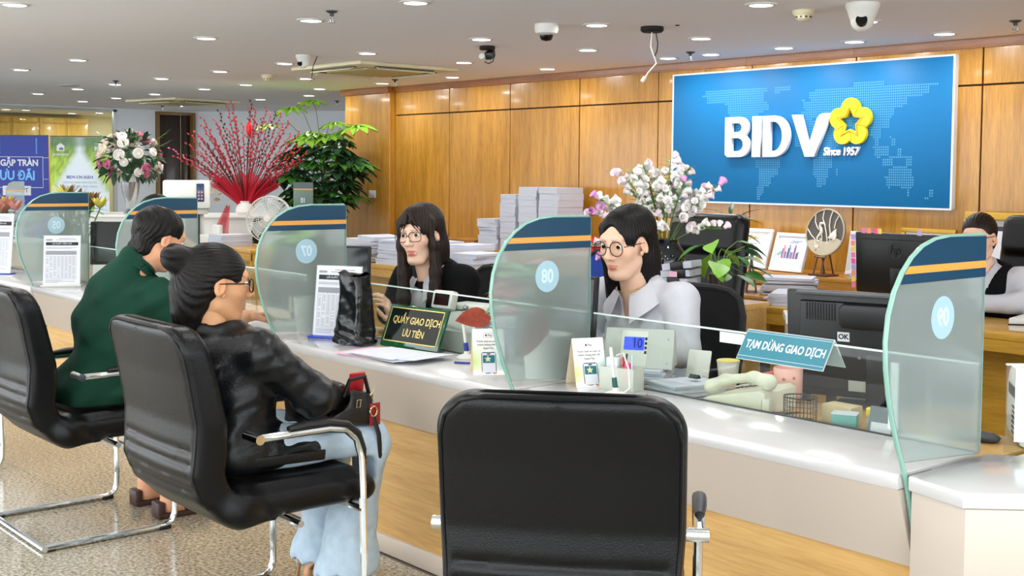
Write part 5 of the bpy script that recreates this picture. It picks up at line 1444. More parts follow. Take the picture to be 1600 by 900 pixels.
# numeric display on the paper pile
paper_stack('thick untidy pile of white forms under the grey number display', -2.885, 3.06, .722, .20, .20, .062, 33, 6, 5, 5)
t = thing('number_display', 'grey wedge shaped display showing a blue lit 10', 'display', (-2.885, 3.06, .7848), 33)
b = MB(); b.prism([(-.055, 0), (.06, 0), (.06, .02), (.012, .128), (-.002, .128)], -.12, .12, 'x', .004); b.build('housing', M_grayp, t)
fa = -math.degrees(math.atan2(.053, .128)); FR = TR(0, -.055, 0, fa)
b = MB(); b.M = FR; b.box(-.062, .03, -.003, .0, .006, .13, .001); b.build('face_plate', mat('display_face', 'cfd1c8', .4), t)
b = MB(); b.M = FR; b.box(-.052, .018, -.0042, -.003, .062, .108); b.build('screen', mat('blue_screen', '2c47ff', .3, emit=1.1), t)
o = text('digits', '10', .046, mat('digit_navy', '07103f', .5), t, (0, 0, 0), (90, 0, 0), .0004, .0006, sx=.8); o.matrix_local = FR @ TR(-.006, -.0048, .085)
b = MB(); b.M = FR
for k in range(4): b.box(.02, .028, -.004, -.003, .05 + k * .016, .06 + k * .016)
b.build('keys', M_ink, t)
for x_, z_ in ((.10, .02), (.10, .105)):
    b = MB(); b.M = FR @ TR(x_, -.0005, z_, 90); b.cyl(0, 0, 0, .001, .003, 10); b.build('screw', M_steel, t)
paper_stack('loose stack of white receipts with a black clip right of the number display', -2.63, 3.01, .722, .16, .20, .045, -12, 6, 8, 4, loose=.3)
b = MB(); b.prism([(-.012, 0), (.012, 0), (.003, .012), (-.003, .012)], -.018, .018, 'x'); o = b.build('binder_clip', M_black); tag(o, 'small black binder clip on the receipt stack behind the telephone', 'clip'); o.location = (-2.62, 3.04, .779)
# desk phone holder
t = thing('phone_holder', 'small white plastic phone holder standing behind the receipts', 'holder', (-2.752, 3.205, .722), 20)
b = MB(); b.M = TR(0, 0, .02, -18); b.box(-.042, .042, -.004, .004, 0, .10, .004); b.build('back_plate', M_whitep, t)
b = MB(); b.box(-.04, .04, -.05, .05, 0, .012, .004); b.box(-.03, .03, -.03, -.012, .012, .035, .006); b.build('base', M_whitep, t)
# cup and mug
t = thing('paper_cup', 'white paper cup with torn yellow lid behind the telephone', 'cup', (-2.64, 3.235, .722))
MB().lathe([(.028, 0), (.038, .088), (.040, .09), (.038, .092), (.036, .088), (.026, .004), (.0001, .004)], 24, False).build('cup_body', M_whitep, t)
MB().lathe([(.0001, .086), (.036, .088), (.040, .095), (.036, .097), (.02, .092), (.0001, .09)], 24, False).build('lid', mat('yellow_lid', 'd9c86a', .5), t)
t = thing('mug', 'pale pink mug with red handle half hidden by the tent sign', 'mug', (-2.37, 3.205, .722))
MB().lathe([(.04, 0), (.046, .01), (.047, .10), (.045, .103), (.043, .10), (.042, .012), (.0001, .01)], 28, False).build('mug_body', mat('pink_mug', 'e8b0a4', .3), t)
MB().tube([(-.044 * .7, -.044 * .7, .085), (-.075 * .7, -.075 * .7, .08), (-.082 * .7, -.082 * .7, .05), (-.07 * .7, -.07 * .7, .025), (-.046 * .7, -.046 * .7, .022)], .006, 8).build('handle', mat('red_handle', 'c9524c', .3), t)
b = MB()
for k, (a, z) in enumerate([(-70, .07), (-50, .04), (-85, .035), (-30, .075)]):
    b.M = TR(rz=a) @ TR(.0468, 0, z, 0, 90); b.cyl(0, 0, 0, .0008, .005, 10)
b.build('spots', mat('mug_spot', 'b5605a', .4), t)
tag(MB().lathe([(.0001, 0), (.05, 0), (.052, .005), (.0001, .005)], 24, False).build('wood_coaster', M_desk), 'round wooden coaster beneath the pink mug', 'coaster').location = (-2.37, 3.205, .7215)
bpy.data.objects['mug'].location.z = .7275
# telephone
t = thing('telephone', 'ivory desk telephone with handset on the counter behind the low glass', 'telephone', (-2.385, 3.03, .722), -82)
b = MB(); b.prism([(-.11, 0), (.11, 0), (.11, .065), (.09, .075), (-.09, .035), (-.11, .026)], -.10, .10, 'x', .008); b.build('base', M_ivory, t)
def hs(P):
    d = limb(P, [((0, -.10, .052), .024), ((0, -.05, .078), .015), ((0, .05, .098), .015), ((0, .10, .088), .026)], .02)
    return d
o = cloth('handset', hs, (-.04, -.14, .0), (.04, .14, .14), M_ivory, t, .005); o.location = (.062, 0, .008); o.scale = (1.2, 1, 1)
for i in range(4):
    for j in range(3):
        b = MB(); b.M = TR(-.075 + j * .024, -.055 + i * .03, .042 + (.03 * i - .055 + .09) * .222 - .011, 12.5); b.box(-.008, .008, -.009, .009, .012, .017, .002); b.build('key', M_grayp, t)
b = MB(); pts = []
for k in range(120):
    a = k * .55; u = k / 119; c = Vector((-.10 - .05 * math.sin(u * 3.14), -.09 + .06 * u - .02, .016 + .03 * math.sin(u * 3.14)))
    pts.append(c + Vector((.008 * math.cos(a), .003 * math.sin(a * .5), .008 * math.sin(a))))
b.tube(pts, .0022, 5); b.build('coiled_cord', M_dgray, t)
b = MB(); b.box(.07, .10, .095, .125, -.0, .05, .003); b.build('stand_foot', M_ivory, t)
MB().tube([(.085, .10, .02), (.08, .125, .010), (.05, .15, .005), (.0, .17, .004)], .003, 6).build('line_cord', M_black, t)
# pen lying on the counter
t = thing('pen', 'white ballpoint pen with dark green cap lying on the counter edge', 'pen', (-2.502, 2.742, .7565), -24)
b = MB(); b.M = TR(0, 0, 0, 0, 90); b.cyl(0, 0, -.085, .03, .005, 12); b.build('barrel', M_whitep, t)
b = MB(); b.M = TR(0, 0, 0, 0, 90); b.cyl(0, 0, .028, .08, .0058, 12, .005); b.cyl(0, 0, .08, .092, .003, 10, .0012); b.build('cap', M_greencap, t)
b = MB(); b.M = TR(0, 0, 0, 0, 90); b.cyl(0, 0, -.094, -.085, .0052, 12); b.build('end_plug', M_black, t)
# tent sign hung over the glass rail
t = thing('tent_sign', 'teal tent sign reading paused service, straddling the low glass rail', 'sign', (-2.125, 2.88, .9065), 0)
b = MB(); b.prism([(-.055, 0), (0, .084), (.055, 0), (.052, 0), (0, .079), (-.052, 0)], -.152, .152, 'x'); b.build('clear_shell', mat('clear_shell', 'dfe9ea', .12, alpha=.6), t, smooth=False)
fa = -math.degrees(math.atan2(.055, .084)); FR = TR(0, -.0556, 0, fa)
b = MB(); b.M = FR; b.box(-.149, .149, -.0012, 0, .003, .097); b.build('teal_face', mat('tent_teal', '2f7a8a', .35), t, smooth=False)
b = MB(); b.M = FR
b.box(-.149, .149, -.0016, -.001, .012, .0132); b.box(-.149, .149, -.0016, -.001, .091, .0922); b.build('thin_lines', M_paper, t, smooth=False)
o = text('lettering', 'TẠM DỪNG GIAO DỊCH', .036, M_paper, t, (0, 0, 0), (90, 0, 0), .0005, .0009, sx=.70); o.matrix_local = FR @ TR(.003, -.0018, .051)
# wire pen cup and small boxes behind the rail
t = thing('wire_cup', 'black wire mesh desk organiser behind the rail near screen 09', 'organiser', (-2.14, 2.955, .722), 5)
b = MB()
for z in (.004, .075): b.tube([(.05 * math.cos(a), .042 * math.sin(a), z) for a in [6.283 * k / 28 for k in range(28)]], .0022, 6, closed=True)
for k in range(28): a = 6.283 * k / 28; b.tube([(.05 * math.cos(a), .042 * math.sin(a), .004), (.05 * math.cos(a), .042 * math.sin(a), .075)], .0008, 4)
for z in (.02, .035, .05, .065): b.tube([(.05 * math.cos(a), .042 * math.sin(a), z) for a in [6.283 * k / 20 for k in range(20)]], .0007, 4, closed=True)
b.build('mesh', M_black, t); MB().cyl(0, 0, 0, .003, .05, 20).build('bottom', M_black, t)
tag(MB().box(-.05, .05, -.03, .03, 0, .06, .003).build('sticky_note_box', mat('manila', 'c9b48a', .6)), 'small tan cardboard box beside the wire organiser', 'box').location = (-2.04, 3.02, .722)
t = thing('teal_box', 'small teal and white carton behind the rail', 'box', (-1.985, 2.955, .722), 25)
MB().box(-.035, .035, -.025, .025, 0, .05, .002).build('carton', mat('carton_teal', '69a9a2', .5), t); MB().box(-.036, .036, -.026, .026, .05, .053).build('flap', M_paper, t)
t = thing('glue_bottle', 'small bottle with yellow cap behind the rail', 'bottle', (-1.94, 3.02, .722))
MB().lathe([(.016, 0), (.016, .035), (.009, .042), (.0001, .042)], 16, False).build('bottle_body', M_whitep, t); MB().lathe([(.017, .042), (.017, .062), (.012, .066), (.0001, .066)], 16, False).build('cap', mat('yellow_cap', 'e2c93c', .4), t)
t = thing('name_stand', 'grey acrylic stand with white label behind the rail near screen 09', 'stand', (-1.865, 2.965, .722), 8)
b = MB(); b.prism([(-.03, 0), (.03, 0), (.004, .085), (-.004, .085)], -.04, .04, 'x', .002); b.build('wedge', mat('smoky_acrylic', '5d686b', .2), t)
b = MB(); b.M = TR(0, -.0305, .0, -17); b.box(-.03, .03, -.001, 0, .012, .045); b.build('label_card', M_paper, t)
t = thing('receipt_pad', 'white receipt pad and tan slip lying behind the rail next to screen 09', 'pad', (-1.765, 2.96, .722), -6)
MB().box(-.05, .05, -.035, .035, 0, .02, .001).build('pad', M_paper, t); b = MB(); b.M = TR(.035, -.01, .021, 0, 0, 20); b.box(-.02, .02, -.03, .03, 0, .004); b.build('tan_slip', M_card, t)
# hand gel pump behind the far rail
t = thing('gel_dispenser', 'white pump bottle of hand gel behind the rail before the man', 'dispenser', (-6.78, 2.97, .722), 20)
b = MB(); b.prism([(-.085, 0), (.085, 0), (.09, .09), (.06, .135), (-.06, .135), (-.09, .09)], -.045, .045, 'y', .018); b.build('bottle_body', M_whitep, t)
b = MB(); b.cyl(0, 0, .135, .16, .022, 16); b.box(-.02, .02, -.018, .018, .16, .205, .006); b.box(-.014, .014, -.06, -.015, .18, .2, .005); b.build('pump', M_whitep, t)
b = MB(); b.box(-.012, .012, -.0188, -.018, .168, .196); b.build('gauge', M_grayp, t)
# ------------------------------------------------------------------ back office
def monitor(loc, rz, label, w=.51, h=.30, lean=4, stand=.12, m=None, name='monitor'):
    """origin at the stand foot; the screen faces -y, the back faces +y"""
    m = m or M_black
    t = thing(name, label, 'monitor', loc, rz)
    F0 = TR(0, 0, stand, lean)
    b = MB(); b.M = F0; b.box(-w / 2, w / 2, -.012, .012, 0, h, .006); b.build('casing', m, t)
    b = MB(); b.M = F0; b.box(-w / 2 + .012, w / 2 - .012, -.0135, -.011, .018, h - .012); b.build('screen', mat('dark_screen', '15181c', .12), t, smooth=False)
    b = MB(); b.M = F0; b.prism([(-w / 2 + .04, .03), (w / 2 - .04, .03), (w / 2 - .05, h - .03), (-w / 2 + .05, h - .03)], .012, .035, 'y', .008); b.build('back_shell', m, t)
    b = MB(); b.M = F0; b.box(-.03, .03, .02, .045, -stand * .6, h * .45, .006); b.build('neck', m, t)
    b = MB(); b.box(-.12, .12, -.08, .11, 0, .012, .005); b.box(-.03, .03, .01, .05, .01, stand * .6, .004); b.build('foot', m, t)
    return t, F0
# black monitor beside screen 09, back towards the hall
t, F0 = monitor((-2.15, 3.38, .722), 199, 'large black computer monitor seen from behind with a small OK sticker', .58, .345, -6, .015)
for s in (-1, 1):
    b = MB(); b.M = F0
    for k in range(11): b.box(s * .17 - .045 + k * .009, s * .17 - .041 + k * .009, .034, .0365, .255, .31)
    b.build('vent_slots', M_black2, t, smooth=False)['kind'] = 'stuff'
b = MB(); b.M = F0; b.prism([(-.10, .235), (.10, .235), (.11, .25), (.11, .30), (.095, .315), (-.095, .315), (-.11, .30), (-.11, .25)], .03, .06, 'y', .01); b.build('handle_recess', M_black, t)
b = MB(); b.M = F0; b.box(-.255, .255, .013, .04, .335, .345, .004); b.build('top_ridge', M_dgray, t)
b = MB(); b.M = F0; b.box(.081, .119, .0352, .0362, .19, .22); b.build('sticker', M_paper, t, smooth=False)
o = text('sticker_text', 'OK', .022, M_ink, t, (0, 0, 0), (90, 0, 180), .0004, .0008); o.matrix_local = F0 @ TR(.10, .0366, .205)

b = MB(); b.M = F0
for x in (-.05, .05): M1 = b.M; b.M = F0 @ TR(x, .035, .14, -90); b.cyl(0, 0, 0, .002, .005, 12); b.M = M1
b.build('screw', M_steel, t)
b = MB(); b.M = F0; b.box(.03, .085, .0352, .036, .03, .065); b.build('rating_label', mat('label_silver', 'a7a79c', .5), t, smooth=False)
# second maker's monitor further back
t, F0 = monitor((-3.36, 5.45, .75), 182, 'black office monitor with round maker emblem on its back', .48, .31, -4, .10)
b = MB(); b.M = F0 @ TR(0, .0352, .225, -90); b.lathe([(.0001, 0), (.042, 0), (.042, .001), (.0001, .001)], 28, False); b.build('emblem_disc', mat('emblem_dark', '2e3236', .3), t)
o = text('emblem_text', 'hp', .062, mat('emblem_letter', '0a0b0c', .3), t, (0, 0, 0), (90, 0, 180), .0004, .0006, shear=.25); o.matrix_local = F0 @ TR(0, .0368, .228)
t2 = thing('sticky_tabs', 'column of pink and yellow sticky tabs along the edge of the black office monitor', 'sticky notes', (-3.36, 5.45, .75), 182)
cols = ['ef7fb4', 'f3d46a', 'f29a86', 'b9a3dd', 'ef5aa8']
for k in range(9):
    b = MB(); b.M = F0; b.box(.242, .265, .0125, .0135, .02 + k * .031, .047 + k * .031); b.build('tab', mat('tab_' + cols[k % 5], cols[k % 5], .6), t2, smooth=False)
for k, x in enumerate((.19, .16, .12, .10, -.12)):
    b = MB(); b.M = F0; b.box(x - .012, x + .012, .0125, .0135, .305, .332); b.build('tab', mat('tab_' + cols[(k * 2) % 5], cols[(k * 2) % 5], .6), t2, smooth=False)
# monitors of desks 08, 07 and 05
monitor((-3.31, 3.045, .722), 18, 'black monitor right behind screen 08, beside the woman in white', .34, .27, -6, .08)
monitor((-5.02, 3.12, .722), 38, 'black monitor edge showing right of screen 07', .44, .27, -6, .10)
monitor((-7.36, 3.12, .722), 60, 'black monitor tilted behind screen 05', .44, .27, -8, .13)

def desk(x0, x1, y0, y1, z, label, m=M_shelf, name='office_desk'):
    t = thing(name, label, 'desk', ((x0 + x1) / 2, (y0 + y1) / 2, 0)); w, d = (x1 - x0) / 2, (y1 - y0) / 2
    MB().box(-w, w, -d, d, z - .035, z, .004).build('desk_top', m, t)
    MB().box(-w, -w + .03, -d + .01, d - .01, 0, z - .036).build('side_panel', m, t); MB().box(w - .03, w, -d + .01, d - .01, 0, z - .036).build('side_panel', m, t)
    MB().box(-w + .031, w - .031, -d + .2, -d + .22, .1, z - .036).build('back_panel', m, t)
    MB().box(-w, w, -d - .002, -d + .02, z - .09, z - .0355).build('front_edge', m, t)
    return t
desk(-4.15, -1.6, 5.2, 5.72, .75, 'yellow oak desk of the woman in the black vest', wood('yellow_oak', 'c99a3a', 'ad7f27', .4, .15, (.9, 9, 9)))
desk(-5.25, -4.17, 5.6, 6.15, .75, 'oak desk behind the potted climber, carrying the standing folder')
desk(-8.5, -6.55, 5.3, 5.85, .73, 'oak desk loaded with paper stacks behind the woman in the black jacket', MATS['yellow_oak'])
# wall cabinets under one continuous top
t = thing('credenza_top', 'long oak worktop running along the panelled wall', 'worktop', (-6.1, 7.27, .715))
MB().box(-4.6, 4.6, -.23, .23, 0, .035, .004).build('slab', M_shelf, t); MB().box(-4.6, 4.6, -.235, -.22, -.05, -.001).build('front_edge', M_shelf, t)
cb = None; places = ['left end of the long worktop', 'below the tall paper towers', 'below the red folders', 'behind the woman in white', 'behind the white flowers', 'below the framed certificates', 'below the sea horse plate', 'below the gold frames', 'right end of the long worktop']
for k in range(9):
    x = -10.2 + k * 1.02
    if cb is None:
        cb = thing('low_cabinet', '', 'cabinet', (x, 7.27, 0))
        MB().box(-.5, .5, -.2, .22, 0, .664).build('body', M_shelf, cb)
        for s in (-1, 1):
            d = MB().box(s * .25 - .24, s * .25 + .24, -.22, -.2005, .03, .655, .003).build('door', M_shelf, cb)
            MB().box(s * .04 - .006, s * .04 + .006, -.235, -.2205, .45, .57, .003).build('handle', M_steel, d)
        c = cb
    else: c = dup(cb, (x, 7.27, 0), 0, '')
    c['label'] = 'low oak wall cabinet ' + places[k]; c['group'] = 'low cabinets along the oak wall'
# oak cabinet behind the woman in white
t = thing('low_cabinet', 'narrow oak cabinet behind the woman in white carrying vase and binders', 'cabinet', (-3.71, 4.19, 0))
MB().box(-.34, .34, -.2, .2, 0, .85).build('body', M_desk, t); MB().box(-.35, .35, -.21, .21, .85, .88, .004).build('top', M_desk, t)
for s in (-1, 1): MB().box(s * .17 - .16, s * .17 + .16, -.216, -.2005, .04, .84, .003).build('door', M_desk, t)
t = thing('side_table', 'small dark side table under the white printer', 'table', (-3.08, 4.38, 0))
MB().box(-.2, .2, -.18, .18, .66, .68, .003).build('table_top', M_shelf, t)
for sx in (-1, 1):
    for sy in (-1, 1): MB().box(sx * .17 - .015, sx * .17 + .015, sy * .15 - .015, sy * .15 + .015, 0, .6595).build('leg', M_black, t)
t = thing('printer', 'small white printer with hinged lid left of the black monitor', 'printer', (-3.08, 4.38, .68), 40)
MB().box(-.14, .14, -.12, .12, 0, .14, .01).build('body', M_whitep, t); MB().prism([(-.13, .142), (.125, .142), (.11, .175), (-.11, .175)], -.15, .15, 'x', .006).build('lid', M_whitep, t)
MB().box(-.04, .04, -.1225, -.12, .05, .10).build('panel', M_grayp, t)
paper_stack('crumpled receipts lying in front of the white printer', -3.235, 4.25, .68, .08, .10, .05, 20, 4, 31, 14, loose=.8)

# paper stacks
G = 'white paper stacks in the office'
for i, (x, y, z, w, l, h, rz, n, lab) in enumerate([
    (-8.38, 5.60, .73, .22, .30, .17, 10, 5, 'white paper stack at the left end of the stacks behind the woman in black jacket'),
    (-8.06, 5.52, .73, .24, .30, .20, -8, 7, 'rumpled white paper stack left of the woman in black jacket, with peaked top'),
    (-7.73, 5.50, .73, .26, .30, .19, 14, 8, 'tall rumpled paper stack touching the glasses of the woman in black jacket'),
    (-7.41, 5.60, .73, .26, .30, .19, -6, 6, 'paper stack just right of the long haired woman, mostly behind her hair'),
    (-7.09, 5.66, .73, .25, .30, .18, 12, 6, 'wide flat topped paper stack right of the long haired woman'),
    (-6.78, 5.48, .73, .26, .30, .14, 4, 9, 'even block of bound papers nearest screen 08 on the oak desk'),
    (-8.66, 7.25, .75, .24, .30, .27, 6, 7, 'lowest and leftmost paper tower on the long worktop, behind screen 08'),
    (-8.38, 7.28, .75, .23, .30, .50, -4, 11, 'second paper tower from the left on the long worktop'),
    (-8.10, 7.26, .75, .23, .30, .57, 3, 13, 'third paper tower from the left, as tall as the last one'),
    (-7.82, 7.26, .75, .25, .30, .57, 0, 12, 'rightmost paper tower with the small raised sheet on top'),
    (-4.60, 7.15, .75, .24, .20, .14, 4, 6, 'paper stack beside the sea horse plate and behind the office monitor'),
    (-4.335, 5.86, .75, .22, .30, .10, -60, 9, 'sloping fan of white papers on the oak desk behind the black monitor'),
    (-3.98, 5.44, .75, .24, .30, .065, 24, 6, 'flat ream of white papers on the corner of the yellow oak desk'),
]): paper_stack(lab, x, y, z, w, l, h, rz, n, 40 + i, 6 if i < 7 or i > 9 else 2.5, G, loose=.5 if i in (1, 2, 11) else 0)
t = thing('wooden_box', 'flat oak box lying on the long worktop left of the paper towers', 'box', (-9.04, 7.25, .75))
MB().box(-.2, .2, -.14, .14, 0, .05, .003).build('box_body', M_shelf, t); MB().box(-.205, .205, -.145, .145, .05, .065, .003).build('lid', M_shelf, t)
tag(MB().box(-.16, .16, -.1, .1, 0, .05, .01).build('brown_parcel', mat('kraft', 'b7a582', .8)), 'flat kraft parcel lying on the worktop left of the oak box', 'parcel').location = (-9.42, 7.25, .75)
for k in range(2):
    t = thing('red_folder', ['lower bright red box file on the worktop behind screen 08', 'upper bright red box file on the worktop behind screen 08'][k], 'folder', (-7.40, 7.2, .75 + .078 * k), 4 * k)
    MB().box(-.17, .17, -.13, .13, 0, .074, .004).build('cover', M_red, t); MB().box(-.155, .172, -.132, -.128, .012, .03).build('page_block', M_paper, t)
# binder clipped papers
t = thing('clipped_papers', 'leaning sheaf of papers held by black binder clips and a pink tag', 'papers', (-3.595, 4.065, .88), 10)
for k in range(5):
    b = MB(); b.M = TR(.004 * k - .01, 0, .03 + .034 * k, 0, 8 - 4 * k, 3 * k); b.box(-.068, .068, -.07, .07, -.014, .014); b.build('sheaf', M_paperedge, t, smooth=False)
    b = MB(); b.M = TR(.004 * k - .01, 0, .03 + .034 * k, 0, 8 - 4 * k, 3 * k); b.prism([(-.116, -.016), (-.116, .016), (-.09, .019), (-.09, -.019)], -.03 + .02 * (k % 2), .02 + .02 * (k % 2), 'y') if 0 else b.box(-.03 + .02 * (k % 2), .03 + .02 * (k % 2), -.074, -.05, -.018, .018, .003); b.build('binder_clip', M_black, t)
b = MB(); b.M = TR(.01, -.078, .13); b.box(-.02, .02, -.002, 0, -.012, .012); b.build('pink_tag', mat('pink_paper', 'f0b7cf'), t)

# framed certificates and gold frames leaning on the wall
def picture(x, y, z, w, h, rz, lean, label, border, fm, name='picture_frame', mount='eef0f4'):
    t = thing(name, label, 'frame', (x, y, z), rz)
    F0 = TR(0, 0, 0, -lean)
    b = MB(); b.M = F0
    for q in [(-w / 2, w / 2, 0, border), (-w / 2, w / 2, h - border, h), (-w / 2, -w / 2 + border, border, h - border), (w / 2 - border, w / 2, border, h - border)]: b.box(q[0], q[1], -.012, .012, q[2], q[3], .003)
    b.build('moulding', fm, t)
    b = MB(); b.M = F0; b.box(-w / 2 + .004, w / 2 - .004, .002, .008, .004, h - .004); b.build('sheet', mat('mount_' + mount, mount, .4), t, smooth=False)
    return t, F0
M_wf = mat('white_frame', 'e3e8ee', .4)
t, F0 = picture(-5.70, 7.20, .756, .33, .30, -3, 16, 'white framed certificate with gold flourishes, left of the coloured one', .028, M_wf)
b = MB(); rs = random.Random(7)
for cx_, cz_, sx in ((-.03, .235, 1), (.03, .07, -1)):
    for k in range(14):
        a = rs.uniform(-.09, .09); M1 = F0 @ TR(cx_ + a, -.0004, cz_ + rs.uniform(-.014, .014), 0, rs.uniform(-50, 50)); b.M = M1; b.box(-.018, .018, -.0008, 0, -.0035, .0035)
b.build('gold_flourish', mat('flourish_gold', 'd9b64a', .5), t, smooth=False)
b = MB(); b.M = F0
for k, (w_, z_) in enumerate([(.07, .185), (.04, .165), (.06, .145), (.09, .125)]): b.box(-w_ / 2, w_ / 2, -.0008, 0, z_, z_ + .004)
b.build('print_lines', M_inkg, t, smooth=False)
t, F0 = picture(-5.31, 7.12, .756, .31, .285, -6, 18, 'white framed print with a band of coloured stripes, beside the sea horse plate', .026, M_wf)
for k in range(15):
    c = ['5b6fb8', 'c98aa8', 'e6a9b5', '3f4f9a', 'd8d2e6', '2f7f5a', '8a5fa0', 'b4c4e4'][k % 8]
    b = MB(); b.M = F0; hh = .07 + .03 * math.sin(k * 1.3); b.box(-.075 + k * .0105, -.075 + k * .0105 + .009, -.0008, .001, .10, .10 + hh); b.build('stripe', mat('stripe_' + c, c, .6), t, smooth=False)
b = MB(); b.M = F0; b.prism([(-.12, .13), (-.095, .15), (-.075, .15), (-.085, .13), (-.11, .115)], -.0008, .001, 'y'); b.build('leaf_print', mat('leaf_print', '8cc9a6', .6), t, smooth=False)
b = MB(); b.M = F0; b.box(-.02, .06, -.0008, .001, .215, .219); b.box(.0, .09, -.0008, .001, .226, .23); b.build('script_print', mat('script_blue', '7f93c4', .6), t, smooth=False)
t, F0 = picture(-4.80, 7.30, .752, .26, .31, 0, 12, 'small white frame partly behind the paper stack and the office monitor', .028, M_wf)
b = MB(); b.M = F0; b.box(-.07, .09, -.0008, .001, .1, .2); b.build('pale_print', mat('pale_print', 'cddbe0', .6), t, smooth=False)
t, F0 = picture(-4.36, 7.36, .752, .40, .345, 0, 8, 'smaller gold frame showing above the office monitor', .03, M_gold)
o = text('certificate_text', 'Giấy khen', .03, mat('dull_red', 'a6423c', .6), t, (0, 0, 0), (90, 0, 0), .0004); o.matrix_local = F0 @ TR(0, -.0006, .27)
t, F0 = picture(-3.78, 7.36, .752, .66, .47, 0, 8, 'large gold frame behind the woman in the black vest', .05, M_gold, mount='aaa49a')
b = MB(); b.M = F0; b.box(-.22, .22, -.001, .001, .09, .38); b.build('dark_inner', mat('inner_navy', '252b44', .5), t, smooth=False)
b = MB(); b.M = F0; b.box(-.18, .18, -.002, .001, .12, .35); b.build('inner_sheet', M_paper, t, smooth=False)
t, F0 = picture(-7.12, 7.36, .752, .2, .34, 0, 8, 'narrow gold frame on the worktop left of the white flowers', .025, M_gold)
t, F0 = picture(-6.08, 7.34, .752, .26, .34, 0, 8, 'gold edged frame behind the arching green plant', .025, M_gold)

# round plate with sea horse and fish
t = thing('sea_plate', 'dark round plate with raised sea horse, fish and starfish on a stand', 'ornament', (-4.98, 7.1, .752), -4)
F0 = TR(0, 0, .135, -10)
b = MB(); b.M = F0 @ TR(0, 0, .165, 90); b.lathe([(.0001, .004), (.155, .006), (.163, .012), (.166, .004), (.160, -.010), (.0001, -.014)], 48, False); b.build('plate', mat('plate_slate', '57534e', .6, bump=.3, bscale=40), t)
b = MB(); b.M = F0 @ TR(0, 0, .165, 90); b.tube([(.161 * math.cos(a), .161 * math.sin(a), .011) for a in [6.283 * k / 48 for k in range(48)]], .006, 6, closed=True); b.build('rim', mat('plate_rim', 'b5a78f', .5), t)
b = MB(); b.M = F0 @ TR(0, -.0075, .165)
b.prism([(.155 * math.cos(R(a)), .155 * math.sin(R(a))) for a in range(205, 341, 5)] + [(.10, -.035), (.03, -.065), (-.05, -.06), (-.10, -.055)], -.005, .002, 'y'); b.build('sand', mat('plate_sand', 'c9bfa8', .8, bump=.5, bscale=120), t)
M_rel = mat('relief_white', 'e6e0d4', .5)
def rel(pts, r, nm='seaweed'):
    b = MB(); b.M = F0 @ TR(0, -.010, .165); b.tube([(x, 0, z) for x, z in pts], r, 6); b.build(nm, M_rel, t)
rel([(-.155, .02), (-.12, -.02), (-.08, -.05), (-.065, -.10), (-.06, -.12)], .004)
rel([(-.10, .12), (-.095, .07), (-.07, .03), (-.05, .015)], .004)
rel([(-.03, .155), (-.035, .10), (-.01, .05), (.01, .0), (.025, -.05), (.03, -.08)], .004)
rel([(.045, .155), (.03, .10), (.03, .05), (.045, .0), (.05, -.06)], .004)
rel([(.10, .12), (.08, .08), (.075, .03)], .004)
rel([(-.02, -.08), (-.02, -.04), (-.03, -.005)], .004)
rel([(-.005, .045), (-.02, .065), (-.045, .06), (-.05, .04), (-.035, .025), (-.03, .0), (-.045, -.02), (-.06, -.04), (-.055, -.062), (-.035, -.062), (-.03, -.048), (-.04, -.042)], [.004, .009, .012, .009, .010, .012, .010, .008, .007, .006, .005, .004], 'sea_horse')
b = MB(); b.M = F0 @ TR(.075, -.010, .145); b.prism([(-.045, -.02), (-.01, .025), (.02, .05), (.022, .02), (.03, .0), (.022, -.02), (.02, -.035), (-.01, -.022)], -.008, .002, 'y', .003); b.build('fish', M_rel, t)
b = MB(); b.M = F0 @ TR(-.05, -.013, .058); b.prism([((.026 if k % 2 == 0 else .009) * math.sin(.6283 * k), (.026 if k % 2 == 0 else .009) * math.cos(.6283 * k)) for k in range(10)], -.006, .002, 'y', .002); b.build('starfish', M_rel, t)
b = MB(); b.tube([(-.04, .07, 0), (-.03, .02, .2), (-.03, -.03, .1), (-.035, -.06, 0)], .006, 6); b.tube([(.04, .07, 0), (.03, .02, .2), (.03, -.03, .1), (.035, -.06, 0)], .006, 6); b.tube([(-.05, -.025, .13), (.05, -.025, .13)], .006, 6); b.box(-.08, .08, -.06, .08, 0, .012, .004); b.build('stand', wood('dark_stand', '5a3216', '45250f', .4), t)

# folder, stapler and small things on the oak desk
t = thing('standing_folder', 'dark hard cover folder standing open like a tent on the oak desk', 'folder', (-4.57, 5.80, .752), 40)
for s, m in ((-1, mat('folder_maroon', '54424a', .5)), (1, mat('folder_green', '4f7064', .5))):
    b = MB(); b.M = TR(s * .03, 0, 0, 0, s * -9); b.box(-.004, .004, -.1, .1, 0, .24); b.build('cover', m, t)
b = MB(); b.M = TR(-.04, -.03, .02, 0, 9); b.box(-.006, -.003, -.04, .03, .0, .07); b.build('price_tag', M_paper, t)
t = thing('stapler', 'red and black desk stapler left of the standing folder', 'stapler', (-4.82, 5.72, .75), 15)
MB().box(-.09, .09, -.03, .03, 0, .03, .006).build('base', M_black, t); MB().prism([(-.09, .032), (.08, .032), (.09, .06), (.03, .10), (-.02, .075), (-.09, .05)], -.025, .025, 'y', .005).build('arm', M_red, t)
t = thing('desk_tray', 'cream desk tray with papers between screen 09 and the blue mesh chair', 'tray', (-2.56, 5.42, .75), 10)
MB().box(-.16, .16, -.12, .12, 0, .06, .006).build('tray', M_whitep, t); MB().box(-.1, .08, -.1, .1, .061, .10).build('paper_bundle', M_paperedge, t); MB().tube([(-.16, -.122, .03), (0, -.135, .04), (.12, -.125, .02)], .004, 6).build('cord', M_black, t)

